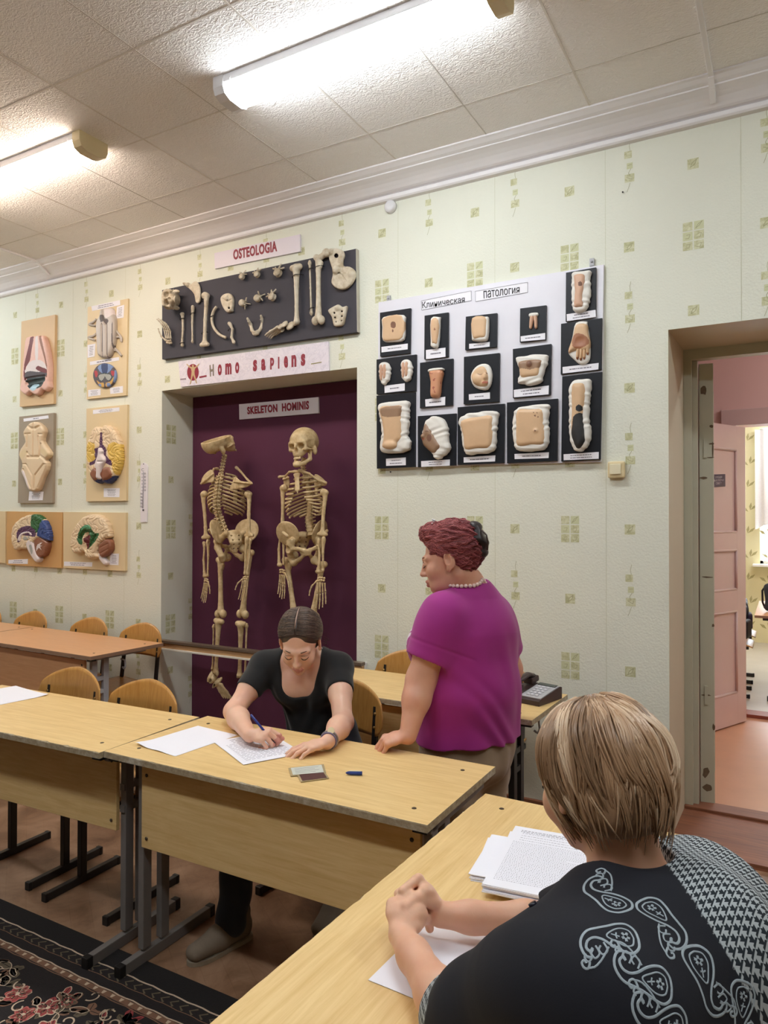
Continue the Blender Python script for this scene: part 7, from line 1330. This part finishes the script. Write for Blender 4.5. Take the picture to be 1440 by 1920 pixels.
def paisley(px, tail_px, flip=1, k=1.):
    o_ = Vector(EYE); hit = bv.ray_cast(o_, Vector(nrm(ray(*px)))); h2 = bv.ray_cast(o_, Vector(nrm(ray(*tail_px))))
    if hit[0] is None or h2[0] is None: return
    p = np.array(hit[0]); n = np.array(hit[1]); ex = np.array(h2[0])-p; ex = nrm(ex-n*(ex@n)); ey = np.cross(n, ex)*flip; b = MB()
    for pts, w in PC:
        Q = [p+(ex*a+ey*c)*k for a, c in pts]; R = []
        for q in Q:
            l, nn, _, _ = bv.find_nearest(Vector(q)); R.append((np.array(l), np.array(nn)))
        m = len(R); Vv = []
        for i in range(m):
            t = nrm(R[min(i+1, m-1)][0]-R[max(i-1, 0)][0]); s_ = np.cross(R[i][1], t)*w*k*.68
            for e in (-1, 0, 1): Vv.append(R[i][0]+s_*e+R[i][1]*(.0012 if e == 0 else .0003))
        b.add(Vv, [(i*3+j, (i+1)*3+j, (i+1)*3+j+1, i*3+j+1) for i in range(m-1) for j in (0, 1)], True)
    adopt(Bl, b.build('paisley_motif', M_PAIS))
PO, PS = (690, 1280), 1.92
for hd, tl, fl, k in (((893, 797), (800, 745), -1, .60), ((1022, 812), (1105, 885), -1, .58), ((925, 915), (800, 912), 1, .58), ((1050, 1085), (930, 1052), -1, .54), ((1190, 1003), (1222, 1095), 1, .62), ((1110, 1236), (990, 1212), -1, .54), ((1350, 1130), (1345, 1220), 1, .58)): paisley(L([hd], PO, PS)[0], L([tl], PO, PS)[0], fl, k)
b = MB(); q = atD(1003, 1703, 1.0); l, nn, _, _ = bv.find_nearest(Vector(q)); l = np.array(l); nn = np.array(nn); b.cyl(l-nn*.002, l+nn*.004, .0065, .0058, 14); adopt(Bl, b.build('cardigan_button', M('navy_button', (22, 24, 40), .3)))
# blonde bob
HP = lambda x, y, z: hc+Bb.hB@np.array([x, y, z])*.98
H = SDF(.016); e_ = lambda p, r, k=.02, op='u': H.ell(HP(*p), np.array(r)*.98, Bb.hB, k, op)
e_((0, -.022, .036), (.085, .096, .083)); e_((0, -.045, -.02), (.084, .074, .06), .03); e_((0, -.05, -.05), (.068, .056, .035), .03); e_((0, .118, -.045), (.074, .088, .092), .01, 's'); H.cap(HP(0, .02, -.115), HP(0, -.045, -.125), .05, .05, .01, 's')
rs = np.random.RandomState(21); strands = []; c = np.array([0, -.024, .034])
for lk in range(150):
    az0 = 2*PI*(lk+.6*rs.rand())/150*1.0 if lk % 3 else rs.rand()*2*PI; lay = rs.rand(); shade = rs.rand(); wob = rs.rand()*6.3; am = .004+.009*rs.rand(); top = .10+.75*rs.rand()**1.5; sw = .55*(rs.rand()-.42); endz = -.044-.034*rs.rand() if lay < .75 else -.01-.04*rs.rand(); fr = abs(((az0+PI) % (2*PI))-PI)
    if fr < .5: continue
    for q in range(17):
        az = az0+.11*rs.randn(); R = np.array([.086, .097, .084])*(1.0+.085*lay+.02*rs.rand()); end = endz+.012*rs.randn(); pts = []; m = 14; a0 = top*(.7+.5*rs.rand()); j1, j2 = rs.rand()*.5, .002*rs.randn()
        for j in range(m):
            t = j/(m-1); ph = a0+(PI*.55-a0)*min(1, t*1.4); cl = .7*t; azc = (az*(1-cl)+(az0+.03*(az-az0))*cl)+sw*t*t+.06*math.sin(wob+3*t); p = c+np.array([math.sin(ph)*math.sin(azc), math.sin(ph)*math.cos(azc), math.cos(ph)])*R
            if t > .6: u = (t-.6)/.4; p[2] = p[2]+(end-p[2])*u; sh = 1+.05*math.sin(PI*u)-.30*u**1.8*(1.15-.5*lay); p[0] *= sh; p[1] = c[1]+(p[1]-c[1])*sh-.006*u
            off = am*math.sin(wob+5.2*t+j1)*(.3+t)+j2; p = p+np.array([math.cos(azc)*off, -math.sin(azc)*off, 0])+np.array([math.sin(azc), math.cos(azc), .2])*am*.5*math.cos(wob*1.7+4.5*t); pts.append(p)
        if pts[-1][1] > .05 and pts[-1][2] < .01: continue
        r0 = .0011+.0011*rs.rand(); strands.append(([HP(*p) for p in pts], [r0*.7]+[r0]*(m-4)+[r0*.85, r0*.6, r0*.25], min(1, max(0, .08+.62*shade+.24*rs.rand()))))
M_HB = hairmat('dark_blonde_hair', (112, 84, 60), (184, 148, 114), (238, 214, 184), .36); hair_obj('hair', H, .0035, strands, M_HB, Bl, 4)
# ================================================================ papers, cards, pens, telephone
M_SHEET = M('white_office_paper', (238, 238, 246), .75, .015, 6)
def sheet(label, c, rz, z, sx=.222, sy=.314, printed=0, curl=(), seed=1, group=None):
    r = empty('paper_sheet', (c[0], c[1], z), math.radians(rz), label, 'paper', group); n = 14; V = []; b = MB()
    for side in (0, 1):
        for i in range(n+1):
            for j in range(n+1):
                u, v = i/n, j/n; h = .0004*math.sin(6*u+3*v)+.0005
                for (cu, cv, a) in curl: d = math.hypot(u-cu, (v-cv)*1.3); h += a*max(0, 1-d/.4)**2
                V.append(((u-.5)*sx, (v-.5)*sy, h+(.0004 if side == 0 else 0)))
    m = (n+1)**2; Fc = []
    for i in range(n):
        for j in range(n): a = i*(n+1)+j; q = (a, a+n+1, a+n+2, a+1); Fc += [q, tuple(m+k for k in reversed(q))]
    b.add(V, Fc, True); b.build('sheet', M_SHEET, r, fix=False)
    if printed:
        b = MB(); rs = np.random.RandomState(seed); y = sy*.42; k = 0
        while y > -sy*.42:
            w = .8 if k > 2 else .5; x = -sx*.4 if k > 2 else -sx*.25; e = sx*.4*(1 if rs.rand() < .8 else .4) if k > 2 else sx*.25
            while x < e: ww = min(.006+.016*rs.rand(), e-x); b.box((x+ww/2, y, .00185), (ww/2, .0007 if k > 2 else .0011, .0001)); x += ww+.006
            y -= (.0135 if k > 2 else .018) if printed == 1 else (.0062 if k > 7 else .011); k += 1
        b.build('printed_text', M_INK, r)
    return r
ZT = .7502
sheet('blank white sheet on the middle table, left of the sheet being written on', (-1.945, 1.978), -5, ZT, .222, .295, 0, ((0.05, 0, .012), (.6, 0, .004)))
sheet('printed white form under the writing hand of the woman in black', (-1.663, 2.035), 62, ZT+.0015, .222, .30, 1, (), 4)
sheet('white sheet on the worn left table, cut by the left edge of the photo', (-3.174, 2.073), -8, ZT, .314, .222, 0, ((1, 1, .006),))
sheet('blank white sheet under the blonde woman\'s forearms', (-.535, 1.262), -3, .7482, .222, .314)
def pile(label, c, rz, z, sx, sy, th, n, seed, printed):
    r = empty('paper_stack', (c[0], c[1], z), math.radians(rz), label, 'paper stack', 'paper stacks on the right table'); b = MB(); rs = np.random.RandomState(seed)
    for i in range(n): a = math.radians(1.6*rs.randn()); b.box((.0022*rs.randn(), .0025*rs.randn(), th*(i+.5)/n), (sx/2, sy/2, th/n*.46), rotm(0, 0, a))
    b.build('sheets', M_SHEET, r)
    if printed:
        b = MB(); y = sy*.43; k = 0
        while y > -sy*.42:
            h, st, l, w, cen = ((.0016, .008, .004, .8, 1) if k < 2 else (.0007, .013, .003, .75, 0) if k < 6 else (.0006, .0074, .0016, .86, 0)); e = sx*w/2*(1 if rs.rand() < .85 else rs.rand()); x = -sx*w/2 if not cen else -e
            while x < e: ww = min(l*(.6+2*rs.rand()), e-x); b.box((x+ww/2, y, th+.0003), (ww/2, h, .0001)); x += ww+.0024
            y -= st; k += 1
        b.build('printed_text', M('pale_grey_print', (166, 164, 172), .8, .1, 40), r)
    return r
pile('lower stack of white paper lying crosswise beneath the printed forms', (-.495, 1.668), 8, .7482, .314, .222, .013, 7, 1, False)
pile('upper stack of printed white forms beside the blonde woman', (-.487, 1.648), 6.5, .7614, .222, .322, .017, 9, 2, True)
def card(label, px, z, top, edge):
    c = [atZ(u, v, z) for u, v in px]; m = sum(c)/4; r = empty('identity_card', m, 0, label, 'card'); b = MB(); b.prism([(p[0]-m[0], p[1]-m[1]) for p in c], 0, .0022); b.build('sleeve', edge, r)
    q = [(p-m)*np.array([.88, .86, 1]) for p in c]; b = MB(); b.prism([(p[0], p[1]) for p in q], .0022, .003); return r, b.build('insert', top, r), q
M_SLV = M('clear_card_sleeve', (176, 160, 124), .25, .05); M_CARDW = M('pale_green_card', (204, 208, 198), .4, .05, 30); M_CARDB = M('dark_brown_card', (84, 52, 50), .45, .08)
r, o_, q = card('white identity card in a clear sleeve on the middle table', [(541, 1441), (607, 1434), (611.5, 1450), (545, 1456)], .752, M_CARDW, M_SLV)
b = MB()
for k in range(4):
    a, e = q[0]*(1-(.2+.2*k))+q[3]*(.2+.2*k), q[1]*(1-(.2+.2*k))+q[2]*(.2+.2*k); p0 = a*.9+e*.1; p1 = a*.25+e*.75 if k % 2 else a*.12+e*.88; b.bar((p0[0], p0[1], .0031), (p1[0], p1[1], .0031), .0018, .0003)
b.build('printed_text', M_INK, r)
card('dark brown identity card half covered by the white one', [(557, 1453), (609, 1448), (617, 1460), (564, 1467)], .7515, M_CARDB, M_SLV)
a, e = atZ(648, 1449, .757), atZ(679, 1450, .757); r = empty('pen_cap', a, 0, 'blue pen cap lying on the middle table', 'pen cap'); d = nrm(e-a); n_ = np.array([-d[1], d[0], 0]); b = MB(); b.tube([a, a+d*.006, a+d*.016, a+d*.03, e], [.0012, .0045, .0062, .0064, .0062], 12); adopt(r, b.build('cap', M('blue_cap_plastic', (34, 62, 140), .35, .06)))
b = MB(); b.bar(a+d*.012+UPV*.0068-n_*.001, e-d*.004+UPV*.0072-n_*.001, .0045, .0016, bev=.0005); adopt(r, b.build('clip', M('pale_clip', (206, 208, 204), .3)))
# telephone
ph = empty('desk_telephone', (-1.012, 3.205, .751), math.radians(-14), 'dark brown desk telephone with a silver keypad on the back table', 'telephone'); M_PHB = M('dark_brown_plastic', (62, 46, 46), .35, .05); M_PHS = M('silver_plastic', (176, 176, 180), .35, .04); M_KEY = M('pale_key', (206, 206, 210), .4)
b = MB(); b.prism([(-.10, 0), (.10, 0), (.10, .052), (.085, .056), (-.09, .026), (-.10, .02)], -.09, .09, ((0, 0, 0), (0, 1, 0), (0, 0, 1), (1, 0, 0))); b.build('base', M_PHB, ph)
sl = math.atan2(.03, .175); Rr = rotm(sl, 0, 0)
def on(x, y, h): return np.array([x, y, .026+(y+.09)*math.tan(sl)+h])
b = MB(); b.box(on(.036, -.005, .002), (.052, .082, .003), Rr, .002); b.build('keypad_panel', M_PHS, ph); b = MB(); b.box(on(.036, .064, .006), (.046, .012, .003), Rr, .002); b.build('display', M('phone_display', (70, 78, 76), .2), ph)
for i in range(3):
    for j in range(5): MB().box(on(.014+.022*i, -.064+.024*j, .007), (.0078, .0068, .0035), Rr, .002).build('key', M_KEY, ph)
b = MB(); b.box(on(-.052, .066, .02), (.026, .032, .014), Rr, .008); b.box(on(-.052, -.066, .02), (.026, .032, .014), Rr, .008); b.tube([on(-.052, -.075, .032), on(-.052, -.04, .05), on(-.052, .04, .05), on(-.052, .075, .032)], [.021, .019, .019, .021], 10, True, ((0, 0, 1), .62)); hs_ = b.build('handset', M_PHB, ph)
b = MB(); pts = []
for k in range(150): t = k/149; c = np.array([-.075-.02*math.sin(PI*t), -.085-.03*math.sin(PI*t)+.05*t, .012+.006*math.sin(PI*t)]); a = t*2*PI*17; pts.append(c+np.array([.006*math.cos(a), .0, .006*math.sin(a)]))
b.tube(pts, .0016, 5); b.build('coiled_cord', M('black_cord', (20, 18, 20), .4), ph)
# ---------------------------------------------------------------- patterned rug
RX0, RX1, RYA, RYB = -5.2, -1.22, -.4, 1.825; rug = empty('patterned_rug', (-2.6, 1.0, 0), 0, 'dark floral rug on the brown floor in the bottom left corner of the photo', 'rug')
def rugmat(name, c, v=.25): return M(name, c, .95, v, 70, .5, 260, .003)
R_ = [rugmat('rug_black', (30, 24, 24)), rugmat('rug_red', (150, 62, 62)), rugmat('rug_brown', (124, 90, 70)), rugmat('rug_olive', (98, 86, 68)), rugmat('rug_cream', (196, 174, 150)), rugmat('rug_pink', (176, 96, 88)), rugmat('rug_border_black', (22, 18, 18))]
b = MB(); b.cur = 6; b.box(((RX0+RX1)/2, (RYA+RYB)/2, .0022), ((RX1-RX0)/2, (RYB-RYA)/2, .002)); ZR = .0043; b.cur = 0; rs = np.random.RandomState(12)
def pl(pts, m, dz=0): b.cur = m; V = [(p[0], p[1], ZR+dz) for p in pts]; a = sum(pts[i][0]*pts[(i+1) % len(pts)][1]-pts[(i+1) % len(pts)][0]*pts[i][1] for i in range(len(pts))); b.add(V if a > 0 else V[::-1], [tuple(range(len(V)))])
def st(pts, w, m, dz=.0006):
    b.cur = m; P = np.array(pts); T = np.gradient(P, axis=0); T /= np.linalg.norm(T, axis=1)[:, None]+1e-9; N = np.stack([-T[:, 1], T[:, 0]], 1)*w/2; V = [(*p, ZR+dz) for p in P+N]+[(*p, ZR+dz) for p in P-N]; k = len(P); b.add(V, [(k+i, k+i+1, i+1, i) for i in range(k-1)])
def flower(c, r, m1, m2, n=7):
    c = np.array(c); a0 = rs.rand()*6; rim = [c+r*(1+.16*math.cos(n*t))*np.array([math.cos(t+a0), math.sin(t+a0)]) for t in np.linspace(0, 2*PI, 50)]; pl(rim[:-1], m1, .0002); st(rim, .0045, m2, .0004)
    rim2 = [c+r*.56*(1+.2*math.cos(n*t+1))*np.array([math.cos(t+a0), math.sin(t+a0)]) for t in np.linspace(0, 2*PI, 40)]; st(rim2, .004, 2 if m1 == 1 else 1, .0005); pl([c+r*.2*np.array([math.cos(t), math.sin(t)]) for t in np.linspace(0, 2*PI, 12)[:-1]], 4, .0006)
    for k in range(n): a = a0+2*PI*(k+.5)/n; st([c+r*.28*np.array([math.cos(a), math.sin(a)]), c+r*.75*np.array([math.cos(a), math.sin(a)])], .003, m2 if k % 2 else 0, .0005)
def leaf(c, a, L_, w, m, ol=None):
    c = np.array(c); d = np.array([math.cos(a), math.sin(a)]); n = np.array([-d[1], d[0]]); up = [c+d*L_*t+n*w*math.sin(PI*t)**.8*(1+.25*math.sin(9*t)) for t in np.linspace(0, 1, 14)]; lo = [c+d*L_*t-n*w*math.sin(PI*t)**.8*.8 for t in np.linspace(1, 0, 14)]; pl(up+lo[1:-1], m, .0001); 
    if ol is not None: st(up+lo, .003, ol, .0003)
    st([c+d*L_*.1, c+d*L_*.85], .0025, 0, .0004)
def scroll(c, a, s_, m): c = np.array(c); st([c+s_*(1-t*.8)*np.array([math.cos(a+5.2*t), math.sin(a+5.2*t)]) for t in np.linspace(0, 1, 22)], .0055, m)
pl([(RX0+.11, RYA), (RX1-.11, RYA), (RX1-.11, RYB-.09), (RX0+.11, RYB-.09)], 0, .00005)
for yy, w, m in ((RYB-.09, .006, 4), (RYB-.175, .005, 4), (RYB-.205, .004, 2), (RYB-.135, .003, 2)): xs_ = np.linspace(RX0+.1, RX1-.1, 120); st([(x, yy+.002*math.sin(x*60)) for x in xs_], w, m)
for i in range(66): x = RX1-.13-.042*i; st([(x, RYB-.10), (x-.02, RYB-.118), (x, RYB-.13)], .007, 3); pl([(x-.008, RYB-.182), (x+.008, RYB-.182), (x+.004, RYB-.196), (x-.004, RYB-.196)], 4, .0004)
pl([(RX0+.12, RYB-.178), (RX1-.12, RYB-.178), (RX1-.12, RYB-.2), (RX0+.12, RYB-.2)], 2, .0001)
pos = []
for i in range(34):
    for j in range(6):
        x = RX1-.2-.08*i+.02*rs.randn(); y = RYB-.262-.07*j+.012*rs.randn()
        if y < 1.1 or y > RYB-.245: continue
        pos.append((x, y))
rs.shuffle(pos)
for k, (x, y) in enumerate(pos):
    for q in range(4): leaf((x, y), rs.rand()*6.28, .035+.035*rs.rand(), .010+.010*rs.rand(), (3, 2, 2, 3, 1, 2)[rs.randint(6)], 4 if rs.rand() < .2 else None)
    if k % 3 == 0: scroll((x+.05*rs.randn(), y+.03*rs.randn()), rs.rand()*6, .022+.014*rs.rand(), 4)
for k, (x, y) in enumerate(pos):
    if k % 3 == 1: flower((x, y), .028+.018*rs.rand(), (1, 1, 3, 1)[k % 4], (5, 4, 2, 5)[k % 4], 6+k % 3)
adopt(rug, b.build('rug', R_, fix=False))
# ---------------------------------------------------------------- across the corridor
def atPlane(u, v, p, n): d = ray(u, v); return EYE+d*(np.dot(np.array(p)-EYE, n)/np.dot(d, n))
dd = nrm(hb-ha)*np.array([1, 1, 0]); dn = np.cross(dd, UPV); dn = dn if dn@(EYE-ha) > 0 else -dn; pp = ha+dn*.0075
qd = [atPlane(u, v, pp, dn) for u, v in ((1333, 889), (1359.5, 888), (1359.5, 914.5), (1333, 913))]; ex = nrm(qd[1]-qd[0]); wd = np.linalg.norm(qd[1]-qd[0]); hh = np.linalg.norm(qd[3]-qd[0]); cc = sum(qd)/4
ds = MB(); ds.box(cc, (wd/2, .003, hh/2), np.stack([ex, dn, UPV], 1), .002); s_ = ds.build('door_sign', M('dark_violet_plate', (74, 60, 84), .4)); b = MB()
for k, t in enumerate(('УХОДЯ', 'ВЫКЛЮЧИ', 'СВЕТ')):
    V_, F_ = fit_text(t, wd*(.5, .74, .42)[k], hh*.17, .01, .001); b.add([cc+ex*v[0]+UPV*(v[1]+hh*(.26-.24*k))+dn*(.0035+v[2]) for v in V_], F_)
l_ = b.build('sign_lettering', M('pale_lettering', (206, 200, 204), .5)); s_.parent = d2; s_.matrix_parent_inverse = (Matrix.Translation(d2.location)@Matrix.Rotation(DANG, 4, 'Z')).inverted(); l_.parent = s_; l_.matrix_parent_inverse = Matrix.Identity(4)
ft = make_table('orange school table in the classroom beyond the pink door', None, (.03, 7.6), PI/2, 1.27, .54, .75, W_ORA, M_EDGEO, M_STEELB, 0, (.42, .705), .022, False, ph=False)
def fchair(x, y, rz, lab): c = copy_tree(C0); c['label'] = lab; c['group'] = 'chairs beyond the pink door'; c.rotation_euler.z = math.radians(rz); c.location = (x, y, 0)
fchair(-.46, 7.28, 90, 'plywood chair beyond the pink door, the nearer one'); fchair(-.46, 7.92, 90, 'plywood chair beyond the pink door, the farther one')
def backpack(label, o, k, rz, c1, c2):
    r = empty('school_backpack', o, math.radians(rz), label, 'backpack'); S = SDF(.03*k); S.box((0, 0, .2*k), np.array([.15, .085, .19])*k, None, .06*k, .02*k); S.ell((0, -.01, .36*k), np.array([.13, .075, .06])*k); S.disp(lambda P: .006*np.sin(30*P[:, 2]+20*P[:, 0])); S.half((0, 0, .004), -UPV, 0); S.mesh('bag', .008, c1, r)
    S = SDF(.02*k); S.box((0, -.10*k, .13*k), np.array([.11, .035, .1])*k, None, .03*k); S.mesh('front_pocket', .008, c2, r); b = MB(); b.tube([(-.03*k, .04*k, .4*k), (-.02*k, .045*k, .45*k), (.02*k, .045*k, .45*k), (.03*k, .04*k, .4*k)], .008*k, 6); b.build('handle', c2, r)
    b = MB()
    for s0 in (-1, 1): b.tube([(s0*.06*k, .08*k, .36*k), (s0*.08*k, .13*k, .28*k), (s0*.09*k, .12*k, .12*k), (s0*.1*k, .08*k, .04*k)], .014*k, 6)
    b.build('strap', c2, r); return r
M_BP1 = M('dark_purple_nylon', (50, 38, 66), .6, .2, 12); M_BP2 = M('black_nylon', (24, 22, 30), .6, .2, 12); M_BP3 = M('blue_violet_nylon', (62, 58, 120), .55, .2, 12); M_BP4 = M('dark_blue_grey_nylon', (52, 62, 78), .6, .2, 12)
backpack('dark purple backpack on the nearer chair beyond the pink door', (-.40, 7.27, .477), .85, 80, M_BP1, M_BP2); backpack('blue violet bag on the floor beyond the pink door', (-.42, 6.86, 0.002), .7, 30, M_BP3, M_BP1); backpack('blue grey bag on the orange table beyond the pink door', (-.09, 7.35, .751), .65, 60, M_BP4, M_BP2); backpack('dark backpack on the farther chair beyond the pink door', (-.40, 7.93, .477), .8, 95, M_BP2, M_BP1)
cu = MB(); V = []; Fc = []
for i in range(41):
    for j in range(13): x = wx0-.05+.95*i/40; z = wz1-.02-1.25*j/12+(.03*math.sin(x*22) if j == 12 else 0); V.append((x, RYF-.06+.03*math.sin(x*60)+.008*math.sin(x*140+z*3), z))
for i in range(40):
    for j in range(12): a = i*13+j; Fc.append((a, a+1, a+14, a+13))
cu.add(V, Fc, True); tag(cu.build('lace_curtain', M('white_lace', (240, 236, 236), .8, .1, 60), fix=False), 'white lace curtain over the window of the far classroom', 'curtain')
for x, y in ((.4, 7.4), (.4, 9.3)): c = copy_tree(LA); c.location = (x, y, 3.15); c['label'] = 'unseen fluorescent ceiling lamp added to brighten the far classroom'  # two extra lamps, unseen, added to brighten the far classroom
# ================================================================ camera, world, render look
cam = bpy.data.cameras.new('camera'); co = bpy.data.objects.new('camera', cam); COL.objects.link(co); SC.camera = co
cam.sensor_fit = 'VERTICAL'; cam.sensor_height = 24; cam.lens = CF/1920*24; cam.clip_start = .05; cam.clip_end = 60
co.matrix_world = Matrix(((CRT[0], CUP[0], -CFW[0], 0), (CRT[1], CUP[1], -CFW[1], 0), (CRT[2], CUP[2], -CFW[2], 1.57), (0, 0, 0, 1)))
w = bpy.data.worlds.new('daylight'); SC.world = w; w.use_nodes = True; w.node_tree.nodes['Background'].inputs[0].default_value = (.80, .9, 1, 1); w.node_tree.nodes['Background'].inputs[1].default_value = 5.0
SC.view_settings.view_transform = 'Standard'; SC.view_settings.look = 'None'; SC.view_settings.exposure = 1.5; SC.view_settings.gamma = 1; SC.view_settings.use_curve_mapping = False
SC.cycles.use_denoising = True; SC.cycles.max_bounces = 8; SC.cycles.diffuse_bounces = 5; SC.cycles.sample_clamp_indirect = 6; SC.cycles.caustics_reflective = False; SC.cycles.caustics_refractive = False
